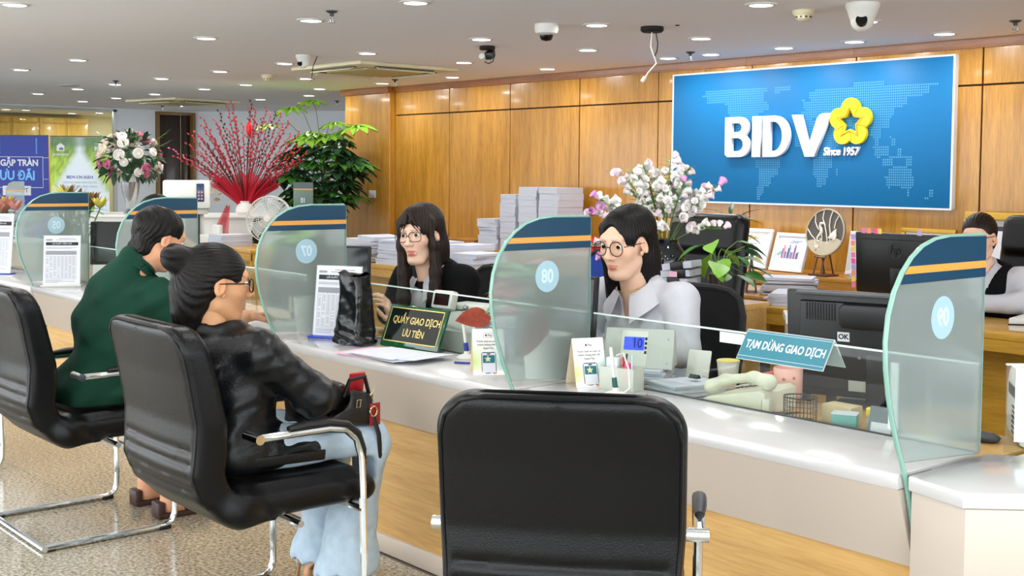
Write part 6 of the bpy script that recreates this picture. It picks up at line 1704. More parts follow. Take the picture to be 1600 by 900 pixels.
# office chairs
def office_chair(loc, rz, label, kind):
    """faces +y"""
    t = thing('office_chair', label, 'chair', loc, rz)
    if kind == 'executive':
        zs, top, wd = .34, 1.24, .26
        mk_ = M_leather
        def bk(P):
            y0 = -.26 - .12 * np.clip((P[..., 2] - .5) / .7, 0, 1)
            Q = P.copy(); Q[..., 1] = P[..., 1] - y0
            d = rbx(Q, (0, 0, .80), (wd - .02 * 0, .05, .30), .05)
            hd = rbx(Q, (0, .015, 1.13), (wd - .01, .06, .11), .055)
            return np.minimum(d, hd)
        cloth('backrest', bk, (-.34, -.52, .42), (.34, -.1, 1.32), mk_, t, .014)
        cloth('seat', lambda P: rbx(P, (0, 0, zs), (.27, .26, .06), .05), (-.32, -.31, .24), (.32, .31, .46), mk_, t, .016)
    else:
        zs = .385
        fr = M_black2; pad = mat('blue_mesh', '1d3f96', .85, bump=.3, bscale=300) if kind == 'blue' else mat('black_mesh', '08090b', .9)
        b = MB(); b.M = TR(0, -.25, .52, 8)
        pts = [(x, z) for x, z in [(-.23, .02), (-.24, .25), (-.237, .37), (-.215, .435), (-.17, .465), (-.1, .475), (.1, .475), (.17, .465), (.215, .435), (.237, .37), (.24, .25), (.23, .02), (.15, -.02), (-.15, -.02)]]
        b.tube([(x, 0, z) for x, z in pts], .016, 8, closed=True); b.build('back_frame', fr, t)
        b = MB(); b.M = TR(0, -.25, .52, 8); b.prism([(x * .97, z) for x, z in pts], -.008, .008, 'y'); b.build('back_mesh', pad, t)
        if kind != 'blue':
            pass
        cloth('seat', lambda P: rbx(P, (0, 0, zs), (.25, .24, .045), .04), (-.3, -.29, .31), (.3, .29, .46), mat('blue_seat', '173a8c', .85) if kind == 'mixed' else pad, t, .016)
        b = MB(); b.tube([(0, -.27, .56), (0, -.26, .36), (0, -.1, .33)], .025, 8); b.build('back_bracket', fr, t)
    MB().cyl(0, 0, .12, (.285 if kind == 'executive' else .335), .028, 14).build('gas_lift', M_chrome, t)
    for k in range(5):
        a = R(72 * k + 18); b = MB(); b.tube([(0, 0, .12), (.15 * math.cos(a), .15 * math.sin(a), .10), (.28 * math.cos(a), .28 * math.sin(a), .075)], [.026, .02, .016], 8); b.build('base_arm', M_black, t)
        b = MB(); b.M = TR(.28 * math.cos(a), .28 * math.sin(a), .03, 90, 0, 90 + 72 * k + 18); b.cyl(0, 0, -.02, .02, .03, 14); b.build('castor', M_black, t)
    for s in (-1, 1):
        b = MB(); b.tube([(s * .25, -.1, .43), (s * .31, -.1, .45), (s * .31, -.08, .62), (s * .31, .12, .64)], .014, 8); b.build('armrest', M_black, t)
    return t
office_chair((-3.24, 3.48, 0), 186, 'black mesh office chair with blue seat behind the woman in white', 'mixed')
office_chair((-4.40, 3.50, 0), 190, 'black mesh office chair of the long haired woman in black jacket', 'black')
office_chair((-1.60, 3.62, 0), 186, 'blue mesh office chair at the right edge of the picture', 'blue')
office_chair((-4.24, 4.67, 0), 182, 'black leather executive chair behind the vase of white flowers', 'executive')
office_chair((-3.05, 6.02, 0), 180, 'black leather executive chair of the woman in the black vest', 'executive')
office_chair((-5.02, 4.80, 0), 180, 'blue mesh chair mostly hidden behind the woman in white', 'blue')
office_chair((-6.60, 3.56, 0), 180, 'black mesh office chair of the teller hidden behind screen 06', 'black')
office_chair((-10.72, 5.55, 0), 140, 'dark mesh chair in front of the far white counter', 'black')
# jacket on the chair
def hung(P):
    d = rbx(P, (0, 0, 0), (.12, .035, .16), .03); return d + wr(P, 91, 40, .006)
# white device at the right edge
t = thing('note_counter', 'white banknote machine with vent slots cut by the right picture edge', 'machine', (-1.535, 3.30, .722), 35)
b = MB(); b.prism([(-.12, 0), (.12, 0), (.12, .15), (.08, .2), (-.06, .2), (-.12, .14)], -.12, .12, 'x', .02); b.build('body', M_whitep, t)
b = MB()
for k in range(6): b.box(-.1, -.03, -.1215, -.119, .02 + k * .014, .027 + k * .014)
b.build('vent_slots', M_black, t, smooth=False)['kind'] = 'stuff'; b = MB()
for k in range(6): b.box(-.1215, -.119, -.08, .0, .02 + k * .014, .027 + k * .014)
b.build('vent_slots', M_black, t, smooth=False)['kind'] = 'stuff'
b = MB(); b.box(-.1215, -.119, -.09, .07, .12, .15); b.build('dark_window', M_black, t, smooth=False)
b = MB(); b.box(-.1212, -.119, -.108, -.1, .06, .13); b.build('yellow_label', mat('yellow_label', 'e3d24a', .5), t, smooth=False)
t = thing('glove', 'dark grey cleaning cloth lying beside the white banknote machine', 'cloth', (-1.70, 3.12, .722), 30)
cloth('cloth_body', lambda P: ell(P, (0, 0, .014), (.09, .04, .014)) + wr(P, 95, 60, .005), (-.12, -.06, -.0), (.12, .06, .05), M_dgray, t, .006)
# papers and plastic behind screen 08 on the left
paper_stack('white papers lying on a blue carton left of screen 08', -3.57, 3.085, .855, .13, .20, .02, 20, 3, 66, 10, loose=.8)
t = thing('blue_carton', 'blue and clear carton under white papers left of screen 08', 'box', (-3.56, 3.08, .722), 0)
MB().box(-.07, .07, -.09, .09, 0, .13, .003).build('carton', mat('carton_blue', '2a4a86', .5), t); MB().box(-.072, .0, -.092, -.0905, .02, .125).build('clear_panel', mat('clear_panel', 'b4cbd2', .2), t)
cl = cloth('pink_wrapper', lambda P: ell(P, (0, 0, .02), (.05, .03, .02)) + wr(P, 97, 90, .006), (-.07, -.05, -.01), (.07, .05, .06), mat('pink_wrap', 'b35a72', .3), None, .005)
tag(cl, 'crumpled pink and white wrapper on the carton by screen 08', 'wrapper'); cl.location = (-3.55, 3.05, .895)
# ------------------------------------------------------------------ plants
def leaf_mesh(name, L, W, m, bend=.25, fold=.15, n=6, pts=2.):
    b = MB()
    def f(u, v):
        x = (u - .5) * 2; w = W * math.sin(math.pi * min(1, v ** .8 * .985 + .015)) ** (1 / pts * 1.3)
        return Vector((x * w / 2, v * L, abs(x) * w * fold - bend * L * v * v))
    b.sheet(f, 2, n); o = b.build(name, m); me = o.data; bpy.data.objects.remove(o); return me
def put(me, name, parent, M):
    o = bpy.data.objects.new(name, me); COL.objects.link(o); o.parent = parent; o.matrix_local = M; return o
def aim(p, d, roll=0, s=1.):
    """matrix with +y along d at p"""
    y = Vector(d).normalized(); z = Vector((0, 0, 1)); x = y.cross(z)
    if x.length < 1e-3: x = Vector((1, 0, 0))
    x.normalize(); z = x.cross(y)
    m = Matrix((x, y, z)).transposed().to_4x4() @ Euler((0, R(roll), 0)).to_matrix().to_4x4() @ Matrix.Scale(s, 4); m.translation = Vector(p); return m
M_pot = mat('white_pot', 'e8e8e2', .3); M_soil = mat('soil', '3a2c20', .9)
M_cal = attr_mat('caladium', .45); L_heart = leaf_mesh('leaf', .15, .10, M_leaf, .18, .1, 6, 1.6); L_heart2 = leaf_mesh('leaf', .15, .10, M_leafl, .18, .1, 6, 1.6)
L_red = leaf_mesh('leaf', .17, .085, mat('red_leaf', 'a8434a', .45, vary=.5, bscale=60), .15, .1, 6, 1.6)
L_redb = leaf_mesh('leaf', .15, .08, mat('bronze_leaf', '93402f', .45, vary=.7, bscale=45), .12, .1, 6, 1.6)
def potted(loc, label, leaves, seed, n=16, h=.28, r=.085, ph=.15, spread=.16, special=()):
    t = thing('potted_plant', label, 'plant', loc); rs = random.Random(seed)
    MB().lathe([(r * .8, 0), (r, ph), (r * .94, ph), (r * .9, ph - .02), (.0001, ph - .02)], 28, False).build('pot', M_pot, t)
    MB().lathe([(.0001, ph - .019), (r * .9, ph - .019)], 20, False).build('soil', M_soil, t)
    b = MB()
    for k in range(n):
        a = 2.4 * k + rs.uniform(-.3, .3); q = (k + .5) / n; el = R(20 + 60 * q); rr = spread * math.cos(el) * rs.uniform(.8, 1.2)
        top = Vector((rr * math.cos(a), rr * math.sin(a), ph + h * (.35 + .65 * math.sin(el)) * rs.uniform(.85, 1.05)))
        b.tube([(0, 0, ph - .02), (rr * .3 * math.cos(a), rr * .3 * math.sin(a), (ph + top.z) / 2 + .02), top], [.004, .003, .002], 5)
        if not -.15 < top.x + .12 * math.cos(a) < .065 or not -.24 < top.y + .13 * math.sin(a) < .10: continue
        put(rs.choice(leaves), 'leaf', t, aim(top, (math.cos(a), math.sin(a), rs.uniform(-.3, .3)), rs.uniform(-20, 20), rs.uniform(.8, 1.15)))
    b.build('stems', M_stem, t)['kind'] = 'stuff'
    for me, p, d, s_ in special: put(me, 'leaf', t, aim(p, d, 70 if d[0] < 0 else -65, s_))
    return t
potted((-3.06, 2.775, .75), 'potted plant with green and red leaves behind screen 08', [L_heart, L_heart, L_red, L_heart2], 3, 40, .24, .085, .15, .09, [(L_redb, (-.215, -.065, .19), (-.9, -.2, -.1), 1.0), (L_red, (.075, -.09, .25), (.05, -.45, -.85), 1.05)])
potted((-4.573, 2.775, .75), 'potted plant with large green leaves behind screen 07', [L_heart, L_heart2], 4, 46, .30, .085, .15, .10)
potted((-5.98, 2.775, .75), 'small potted plant with yellow green leaves behind screen 06', [L_heart2], 5, 18, .24, .07, .12, .08)
potted((-7.495, 2.775, .75), 'leafy potted plant behind screen 05', [L_heart, L_heart2], 6, 60, .34, .085, .15, .13)
# lilies
L_long = leaf_mesh('leaf', .24, .035, M_leaf, .5, .15, 6, 2.); L_petal = leaf_mesh('petal', .11, .035, mat('bronze_petal', '8a6a4c', .6, vary=.4, bscale=40), -.25, .1, 5, 1.8)
L_petal2 = leaf_mesh('petal', .10, .035, mat('salmon_petal', 'c98a7c', .6, vary=.3, bscale=40), -.25, .1, 5, 1.8); L_petal3 = leaf_mesh('petal', .09, .04, mat('yellow_petal', 'd6cf5a', .6), -.35, .1, 5, 1.8)
def lily(loc, label, petals, seed, h=.42):
    t = thing('lily_vase', label, 'flowers', loc); rs = random.Random(seed)
    MB().lathe([(.05, 0), (.055, .08), (.045, .2), (.05, .22), (.043, .22), (.04, .2), (.0001, .19)], 24, False).build('vase', M_pot, t)
    for k in range(9):
        a = 2.4 * k; tp = Vector((.15 * math.cos(a) * (.3 + .7 * (k % 3) / 2), .15 * math.sin(a) * (.3 + .7 * (k % 3) / 2), h + .12 * ((k * 7) % 5) / 5))
        MB().tube([(0, 0, .18), tp * .6 + Vector((0, 0, .08)), tp], .004, 5).build('stem', M_stem, t)
        for j in range(3): put(L_long, 'leaf', t, aim(Vector((0, 0, .2)).lerp(tp, .35 + .2 * j), (math.cos(a + 2 * j), math.sin(a + 2 * j), .5), 0, .8))
        pm = petals[k % len(petals)]
        for j in range(6): put(pm, 'petal', t, aim(tp, (math.cos(1.05 * j + a) * .8, math.sin(1.05 * j + a) * .8, .55), 0, 1.))
    return t
lily((-7.80, 3.02, .75), 'vase of bronze brown lilies with long green leaves right of screen 05', [L_petal, L_petal, L_petal3], 1, .42)
lily((-8.80, 2.82, .75), 'vase of salmon and yellow lilies at the left picture edge', [L_petal2, L_petal3, L_petal2], 2, .38)

# white canterbury bells in a dark vase
t = thing('flower_vase', 'glossy dark vase overflowing with white and pink bell flowers', 'flowers', (-3.78, 4.16, .88)); rs = random.Random(11)
MB().lathe([(.055, 0), (.085, .06), (.10, .14), (.095, .21), (.065, .255), (.07, .27), (.055, .27), (.05, .25), (.0001, .22)], 32, False).build('vase', mat('dark_glaze', '0c1418', .08, coat=.5), t)
for k in range(8):
    b = MB(); b.M = TR(rz=45 * k + 20) @ TR(.088, 0, .2, 0, 60); b.lathe([(.0001, .012), (.012, .009), (.016, 0)], 12, False); b.build('glaze_drop', MATS['dark_glaze'], t)
def bell(m):
    b = MB(); b.M = TR(rx=-90); b.lathe([(.003, 0), (.010, .006), (.012, .018), (.014, .026), (.020, .034)], 10, False); o = b.build('flower', m); me = o.data; bpy.data.objects.remove(o); return me
B_w = bell(mat('bell_white', 'eeeae8', .6)); B_p = bell(mat('bell_pale_pink', 'ecd9e0', .6)); B_m = bell(mat('bell_mauve', 'd79ad0', .6))
L_s = leaf_mesh('leaf', .055, .016, M_leafl, .2, .1, 4)
Rt, Fw = Vector((.65, .76, 0)), Vector((-.76, .65, 0))
nb = 0
for k in range(25):
    sx = -.38 + .66 * (k + .5) / 25 + rs.uniform(-.02, .02); sy = rs.uniform(-.11, .11); zz = .49 + .12 * rs.random() - .55 * sx * sx + (.12 if k in (15, 16, 20) else 0) - (.20 if k % 4 == 0 else 0) - (.10 if k < 6 else 0)
    tp = Rt * sx + Fw * sy + Vector((0, 0, zz)); p0 = Vector((0, 0, .25)) + (Rt * sx + Fw * sy) * .12; mid = p0.lerp(tp, .5) + Vector((0, 0, .05)) - (Rt * sx) * .08
    P3 = lambda u: p0 * (1 - u) ** 2 + mid * 2 * u * (1 - u) + tp * u * u
    MB().tube([P3(u / 5) for u in range(6)], .0028, 5).build('stem', M_stem, t)
    for j in range(12):
        u = 1 - j * .06 if j else 1.; q = P3(u); a = rs.uniform(0, 6.28); d = Vector((math.cos(a), math.sin(a), rs.uniform(.1, .9)))
        m = (B_m if rs.random() < .35 else B_p) if j == 0 else (B_p if rs.random() < .25 else B_w)
        put(m, 'flower', t, aim(q + d * .01, d, 0, rs.uniform(.8, 1.15))); nb += 1
        put(L_s, 'leaf', t, aim(q, (math.cos(a + 2), math.sin(a + 2), .4), 0, 1.1))
# small green climber in a brown vase on the cabinet, arching plant further back
t = thing('climber_pot', 'green pothos climber in a slim dark brown pot behind the woman in white', 'plant', (-3.47, 4.16, .88)); rs = random.Random(17)
MB().lathe([(.026, 0), (.034, .13), (.028, .13), (.0001, .12)], 20, False).build('pot', mat('brown_pot', '2e2119', .4), t)
L_p = leaf_mesh('leaf', .10, .065, M_leaf, .2, .12, 5, 1.5); L_pd = leaf_mesh('leaf', .10, .06, M_leafd, .25, .12, 5, 1.5); L_pl = leaf_mesh('leaf', .12, .08, M_leafl, .2, .12, 5, 1.5)
for k in range(22):
    a = 2.4 * k + rs.uniform(-.4, .4); sx = .13 * math.cos(a) * rs.uniform(.35, 1.1); sy = .07 * math.sin(a); z = .13 + .16 * ((k * 5) % 9) / 9
    if sx < -.02 and z < .24: continue
    z = max(z, .05)
    q = Rt * sx + Fw * sy + Vector((0, 0, z)); MB().tube([(0, 0, .12), q * .5 + Vector((0, 0, .10)), q], .0022, 5).build('stem', M_stem, t)
    put([L_p, L_pd, L_p, L_pl][k % 4], 'leaf', t, aim(q, Rt * sx + Fw * (sy - .05) + Vector((0, 0, -.02)), rs.uniform(-30, 30), rs.uniform(.9, 1.35)))
put(L_pl, 'leaf', t, aim(Rt * .02 - Fw * .05 + Vector((0, 0, .20)), Rt * -.2 + Vector((0, 0, -.45)) - Fw * .7, 20, 1.15))
t = thing('arching_plant', 'arching green plant with long leaves right of the executive chair', 'plant', (-4.66, 5.70, .75)); rs = random.Random(19)
MB().lathe([(.05, 0), (.06, .16), (.05, .16), (.0001, .15)], 24, False).build('pot', M_pot, t)
L_a = leaf_mesh('leaf', .24, .045, M_leafd, .55, .15, 7, 2.); L_a2 = leaf_mesh('leaf', .22, .045, M_leaf, .45, .15, 7, 2.)
for k in range(16):
    a = 2.4 * k; z = .34 + .14 * (k % 5) / 5; q = Vector((.04 * math.cos(a), .04 * math.sin(a), z)); MB().tube([(0, 0, .14), q], .004, 5).build('stem', M_stem, t)
    put([L_a, L_a2][k % 2], 'leaf', t, aim(q, (math.cos(a), math.sin(a), .25 + .5 * (k % 3)), 0, rs.uniform(.6, .85)))

# ------------------------------------------------------------------ far left of the hall
M_wc = mat('white_lacquer', 'e4e4de', .35)
t = thing('reception_counter', 'long white reception counter far behind the flowers at left', 'counter', (-11.60, 5.55, 0), 50)
MB().box(-.92, .86, -.35, .35, .97, 1.0, .006).build('top', M_wc, t); MB().box(-.9, .84, -.3, .3, 0, .969).build('front', M_wc, t)
# willow arrangement
t = thing('willow_vase', 'red pussy willow arrangement with red gauze bow in a white vase', 'flowers', (-11.05, 5.93, 1.0)); rs = random.Random(23)
t.location = (-11.0, 5.90, 1.001)
MB().lathe([(.07, 0), (.10, .03), (.09, .08), (.06, .12), (.07, .14), (.055, .14), (.0001, .12)], 24, False).build('vase', M_pot, t)
BK = []
for m in (mat('bud_red', 'c02637', .6), mat('bud_pink', 'cf5a72', .6), mat('bud_dark', '4a1f24', .6)):
    b = MB(); b.ball((0, .016, 0), .011, 6, (.8, 1.6, .8)); o = b.build('bud', m); BK.append(o.data); bpy.data.objects.remove(o)
M_twig = mat('twig', '5a2a24', .7)
for k in range(46):
    u = -1 + 2 * (k + .5) / 46 + rs.uniform(-.04, .04); ang = R(62 * u); L = rs.uniform(.75, 1.06) * (1.0 - .12 * abs(u)); dep = rs.uniform(-.30, .02)
    d = Rt * math.sin(ang) + Vector((0, 0, math.cos(ang) + .12)) + Fw * dep; d.normalize()
    p0 = Vector((0, 0, .1)); tp = p0 + d * L; mid = p0 + d * L * .5 + Vector((0, 0, .05))
    P3 = lambda v: p0 * (1 - v) ** 2 + mid * 2 * v * (1 - v) + tp * v * v
    MB().tube([P3(v / 4) for v in range(5)], [.006, .005, .004, .003, .002], 5).build('twig', M_twig, t)
    dark = k % 7 == 3
    b = MB()
    for j in range(16):
        v = .40 + .6 * j / 15; a = 2.4 * j; q = P3(v) + Vector((math.cos(a), math.sin(a), 0)) * .009
        M0 = aim(q, d + Vector((math.cos(a), math.sin(a), 0)) * .5); b.M = M0; b.ball((0, .012, 0), .010, 5, (.85, 1.5, .85))
    tag(b.build('buds', MATS['bud_dark' if dark else ('bud_pink' if k % 3 == 0 else 'bud_red')], t), kind='stuff')
M_gauze = mat('red_gauze', 'c2122f', .6, alpha=.75)
for k in range(14):
    a = 2 * math.pi * k / 14; dd = Rt * math.cos(a) + Fw * math.sin(a) * .5
    b = MB(); b.sheet(lambda u, v: dd * (.05 + .28 * v) + Vector((0, 0, .10 + (.26 + .14 * ((k * 5) % 7) / 7) * v - .06 * v * v)) + dd.cross(Vector((0, 0, 1))) * ((u - .5) * (.05 + .22 * v)) + Vector((0, 0, .03 * math.sin(u * 9 + k))), 6, 5); b.build('gauze', M_gauze, t)
for s in (-1, .6):
    b = MB(); b.sheet(lambda u, v: Rt * (-.10 - .12 * v * (1 if s < 0 else .6) + (u - .5) * (.04 + .10 * v)) - Fw * .32 + Vector((0, 0, .10 - .34 * v)) + Vector((0, 0, .01 * math.sin(u * 8))), 5, 6); b.build('ribbon_tail', M_gauze, t)
M_gp = mat('dried_gold_petal', 'c9a860', .6)
for k in range(10):
    a = rs.uniform(0, 6.28); q = Rt * (-.30 + .06 * math.cos(a)) - Fw * .1 + Vector((0, 0, .16 + .05 * math.sin(a))); b = MB(); b.M = aim(q, (math.cos(a), math.sin(a), .6)); b.sheet(lambda u, v: Vector(((u - .5) * .06 * math.sin(3 * v + .1), v * .07, .01)), 2, 3); b.build('dried_flower', M_gp, t)
b = MB(); b.ball((0, 0, 0), .03, 8, (1, 1, 2.4)); o = b.build('red_ornament', mat('bright_red', 'e01a26', .4), t); o.location = (Rt * .06 + Vector((0, 0, .86)) - Fw * .1)
# rose arrangement
t = thing('rose_vase', 'round arrangement of white and pink roses in a tall silver vase', 'flowers', (-11.88, 5.08, 1.0)); rs = random.Random(29)
MB().lathe([(.06, 0), (.07, .01), (.035, .05), (.05, .10), (.085, .22), (.10, .32), (.09, .32), (.075, .25), (.0001, .2)], 28, False).build('vase', mat('silver_vase', 'c4c6c8', .2, metal=.8), t)
def rose(m):
    b = MB(); b.M = TR(rx=-90)
    b.lathe([(.002, 0), (.025, .008), (.034, .022), (.032, .034), (.026, .036), (.024, .028), (.018, .038), (.013, .030), (.008, .040), (.0001, .036)], 12, False); o = b.build('rose', m); me = o.data; bpy.data.objects.remove(o); return me
RS = [rose(mat('rose_white', 'ece8e2', .6)), rose(mat('rose_blush', 'ecd2c4', .6)), rose(mat('rose_pink', 'c9708f', .6)), rose(mat('rose_cream', 'e8dcc4', .6))]
L_r = leaf_mesh('leaf', .12, .045, M_leafd, .25, .12, 4); C0 = Vector((0, 0, .55))
for k in range(170):
    z = 1 - 2 * (k + .5) / 170; a = 2.4 * k; rr = math.sqrt(1 - z * z); d = Vector((rr * math.cos(a), rr * math.sin(a), z * .9))
    q = C0 + Vector((d.x * .25, d.y * .25, d.z * .25))
    if z < -.75: continue
    put(L_r, 'leaf', t, aim(q, d + Vector((rs.uniform(-.6, .6), rs.uniform(-.6, .6), -.2)), rs.uniform(-40, 40), rs.uniform(.8, 1.2)))
    if rs.random() < .34 and z > -.6: put(RS[[0, 1, 0, 2, 3, 1, 0][rs.randrange(7)]], 'rose', t, aim(q + d * .03, d, 0, rs.uniform(1.1, 1.8)))
tag(MB().ball((0, 0, .54), .14, 10).build('foliage', M_leafd, t), kind='stuff')
for k in range(14):
    a = 2.4 * k; d = Vector((math.cos(a), math.sin(a), rs.uniform(-.2, .8))); p0 = C0 + d * .2; p1 = C0 + d * .36
    MB().tube([p0, p1], .003, 4).build('sprig', M_stem, t)
    for j in range(3): put(L_s, 'leaf', t, aim(p0.lerp(p1, .5 + .25 * j), d + Vector((0, 0, .3 * (j - 1))), 0, 1.3))
# money tree
t = thing('money_tree', 'tall money tree with fingered green leaves before the oak column', 'plant', (-11.22, 6.93, 0)); rs = random.Random(31)
MB().lathe([(.17, 0), (.22, .4), (.2, .4), (.19, .36), (.0001, .35)], 28, False).build('pot', M_pot, t)
for k in range(3):
    MB().tube([(.02 * math.cos(2.1 * k + z * 5), .02 * math.sin(2.1 * k + z * 5), z) for z in [.34 + .1 * j for j in range(9)]], .02, 8).build('trunk', M_bark, t)
def palm_leaf(m, L):
    b = MB()
    for j in range(6):
        a = R(-100 + 40 * j); b.M = TR(rz=math.degrees(a))
        b.sheet(lambda u, v: Vector(((u - .5) * L * .46 * math.sin(math.pi * min(1, v * .95 + .05)), v * L, abs(u - .5) * .03 - .35 * L * v * v)), 2, 4)
    o = b.build('leaf', m); me = o.data; bpy.data.objects.remove(o); return me
PL = [palm_leaf(M_leafd, .22), palm_leaf(M_leaf, .22), palm_leaf(mat('leaf_bright', '86b83a', .4, vary=.3, bscale=14), .19)]
for k in range(88):
    a = 2.4 * k; f = (k + .5) / 88; z = 1.05 + .80 * f + rs.uniform(-.05, .05); rr = (.12 + .42 * math.sin(math.pi * min(.98, f * .85 + .12))) * rs.uniform(.5, 1.05)
    q = Vector((rr * math.cos(a), rr * math.sin(a), z)); sp = Vector((0, 0, max(1.0, z - .25)))
    if q.dot(Fw) < -.20: q += Fw * (-.20 - q.dot(Fw))
    q.y = min(q.y, .20)
    MB().tube([sp, (sp + q) / 2 + Vector((0, 0, .05)), q], .004, 4).build('twig', M_stem, t)
    put(PL[2 if f > .88 else (0 if rs.random() < .75 else 1)], 'leaf', t, aim(q, (math.cos(a), math.sin(a), -.1), rs.uniform(-15, 15), rs.uniform(.8, 1.15)))
for (x, z, s_) in ((-.30, 2.10, 1.), (-.08, 2.18, .9), (.40, 1.92, 1.2), (.16, 1.95, .9), (-.55, 1.92, .8)):
    q = Rt * x + Vector((0, 0, z)) - Fw * .2; MB().tube([(0, 0, 1.6), q * .6 + Vector((0, 0, .8)), q], .004, 4).build('twig', M_stem, t); put(PL[2], 'leaf', t, aim(q, (.3, -.7, -.15), 0, s_))
# number sign 01 and screen 04 of the far counter
t = thing('number_sign', 'grey green number 01 panel on a pole before the money tree', 'sign', (-10.42, 6.22, 0), 42)
MB().box(-.10, .10, -.006, .006, 1.06, 1.335, .003).build('panel', mat('sign_greygreen', '5f7368', .4), t); MB().box(-.10, .10, -.0072, -.0062, 1.275, 1.335).build('header', mat('sign_dark', '47565a', .4), t); MB().box(-.10, .10, -.0072, -.0062, 1.262, 1.272).build('stripe', M_stripe, t)
text('number', '01', .07, M_disc2, t, (0, -.0068, 1.155), (90, 0, 0), .0006, .001, sx=.7)
MB().cyl(0, 0.012, 0, 1.07, .012, 10).build('pole', M_steel, t); MB().cyl(0, 0.012, 0, .012, .12, 20).build('base', M_steel, t)
t = thing('number_screen', 'small number screen, teal top painted haze grey, on the counter left of the banner lettering', 'screen', (-12.42, 4.12, .75), 52)
b = MB(); b.prism([(.09, 0), (.09, .57), (-.02, .57), (-.06, .55), (-.085, .5), (-.09, .42), (-.09, .3), (-.05, 0)], -.006, .006, 'y'); b.build('pane', M_frost, t, smooth=False)
b = MB(); b.prism([(.09, .49), (.09, .57), (-.02, .57), (-.06, .55), (-.085, .50), (-.086, .49)], -.0075, -.0065, 'y'); b.build('header', mat('header_haze', '8f9c9c', .4), t, smooth=False)  # teal header, its hazy reflection painted in as grey
b = MB(); b.box(-.088, .09, -.0075, -.0065, .47, .483); b.build('stripe', M_stripe, t, smooth=False)
t = thing('far_counter', 'white counter piece under the small number screen, far left', 'counter', (-12.5, 4.2, 0), 52)
MB().box(-.9, .5, -.25, .4, .70, .75, .004).build('top', M_stone, t); MB().box(-.88, .48, -.2, .38, 0, .699).build('front', M_apron, t)
# roll up banners
def banner(x, y, rz, w, h, label):
    t = thing('banner_stand', label, 'banner', (x, y, 0), rz)
    MB().box(-w / 2 + .03, w / 2 - .03, -.05, .05, 0, .07, .01).build('base', M_grayp, t); MB().box(-w / 2, w / 2, -.008, .008, h - .012, h).build('top_rail', M_dgray, t); MB().cyl(0, .02, .07, h, .008, 8).build('pole', M_steel, t)
    return t
t = banner(-13.13, 4.42, 46, .60, 1.80, 'blue roll up banner with white and light blue headline')
w, h = .60, 1.80
MB().box(-.3, .3, -.002, .002, .07, h - .012).build('print_sheet', mat('banner_blue', '16308f', .5), t, smooth=False)
M_lb = mat('banner_light_blue', '6fb6f2', .5)
b = MB()
for x in (-.23, .17): b.box(x - .008, x + .008, -.0032, -.002, 1.6, h - .03)
b.build('light_lines', mat('banner_mid_blue', '4a7fd0', .5), t, smooth=False)
b = MB()
for q in [(-.3, .24, 1.568, 1.573), (-.3, .24, 1.245, 1.25), (.236, .24, 1.25, 1.57), (.24, .3, 1.56, 1.564), (.24, .3, 1.335, 1.339)]: b.box(q[0], q[1], -.0032, -.002, q[2], q[3])
b.build('headline_border', M_paper, t, smooth=False)
text('headline', 'NGẬP TRÀN', .092, M_paper, t, (-.05, -.003, 1.505), (90, 0, 0), .0006, .003, sx=.92)
text('headline', 'ƯU ĐÃI', .135, M_lb, t, (-.04, -.003, 1.37), (90, 0, 0), .0006, .004, sx=.85, res=2)
MB().box(-.20, .105, -.0034, -.002, 1.165, 1.265).build('logo_plate', M_paper, t, smooth=False)
text('logo_text', 'VNPT', .07, mat('logo_navy', '24366a', .5), t, (.0, -.004, 1.215), (90, 0, 0), .0006, sx=.9)
b = MB(); b.M = TR(-.155, -.0042, 1.215); b.prism([(-.02, -.03), (.022, .008), (.008, .012), (.025, .035), (-.02, .02), (.002, .004)], -.0006, 0, 'y'); b.build('logo_mark', mat('logo_blue', '2060b8', .5), t, smooth=False)
for s_, z in (('Dịch vụ bảo mật', 1.01), ('Web Green Net', .945), ('Đa dạng kênh', .80), ('truyền hình', .735)): text('small_print', s_, .05, M_paper, t, (-.07, -.003, z), (90, 0, 0), .0006, .0014)
t = banner(-12.71, 4.885, 49, .62, 1.795, 'pale green roll up banner with leafy arch and large number 16')
n, Vv, Ff, Cc = 44, [], [], []; rs2 = np.random.RandomState(3); nz = rs2.rand(64, 64)
for j in range(n + 1):
    for i in range(25):
        u, v = i / 24, j / n; x = (u - .5) * .62; z = .07 + v * 1.71; Vv.append((x, -.002, z)); c = np.array(lin('dbe6f0'))
        edge = (z - 1.05) * .5 * (1 - ((z - 1.05) / .9)) ; arch = abs(x) - min(.34, max(0., (1.63 - z) * .62))
        k = min(1, max(0, arch / .07)) * (z > 1.12); g = np.array(lin('a9c94a')) * (.6 + .8 * nz[i % 64, j % 64]); dk = np.array(lin('6d8f52')) * (.6 + .7 * nz[j % 64, i % 64])
        f = min(1, max(0, (z - 1.50) / .2)); c = c * (1 - k) + (g * (1 - f) + dk * f) * k
        if z > 1.7: c = c * .4 + np.array(lin('5f8064')) * .6
        Cc.append(c)
for j in range(n):
    for i in range(24): Ff.append((j * 25 + i, j * 25 + i + 1, (j + 1) * 25 + i + 1, (j + 1) * 25 + i))
me = np_mesh('print_sheet', np.array(Vv), np.array(Ff)); vcol(me, np.array(Cc)); mk('print_sheet', me, M_print, t, 0)
M_nv = mat('banner_navy', '34408f', .5); M_gr = mat('banner_green', '8cc653', .5); M_gt = mat('banner_grey_teal', '7fa7a4', .5)
text('small_print', 'BIDV-CN SGD3', .042, M_nv, t, (.0, -.003, 1.36), (90, 0, 0), .0006, .001)
text('small_print', 'CHO VAY MUA NHÀ DỰ ÁN', .028, M_gt, t, (0, -.003, 1.305), (90, 0, 0), .0006); text('small_print', 'ECOHARMONY VĨNH THỊNH', .028, M_gt, t, (0, -.003, 1.262), (90, 0, 0), .0006)
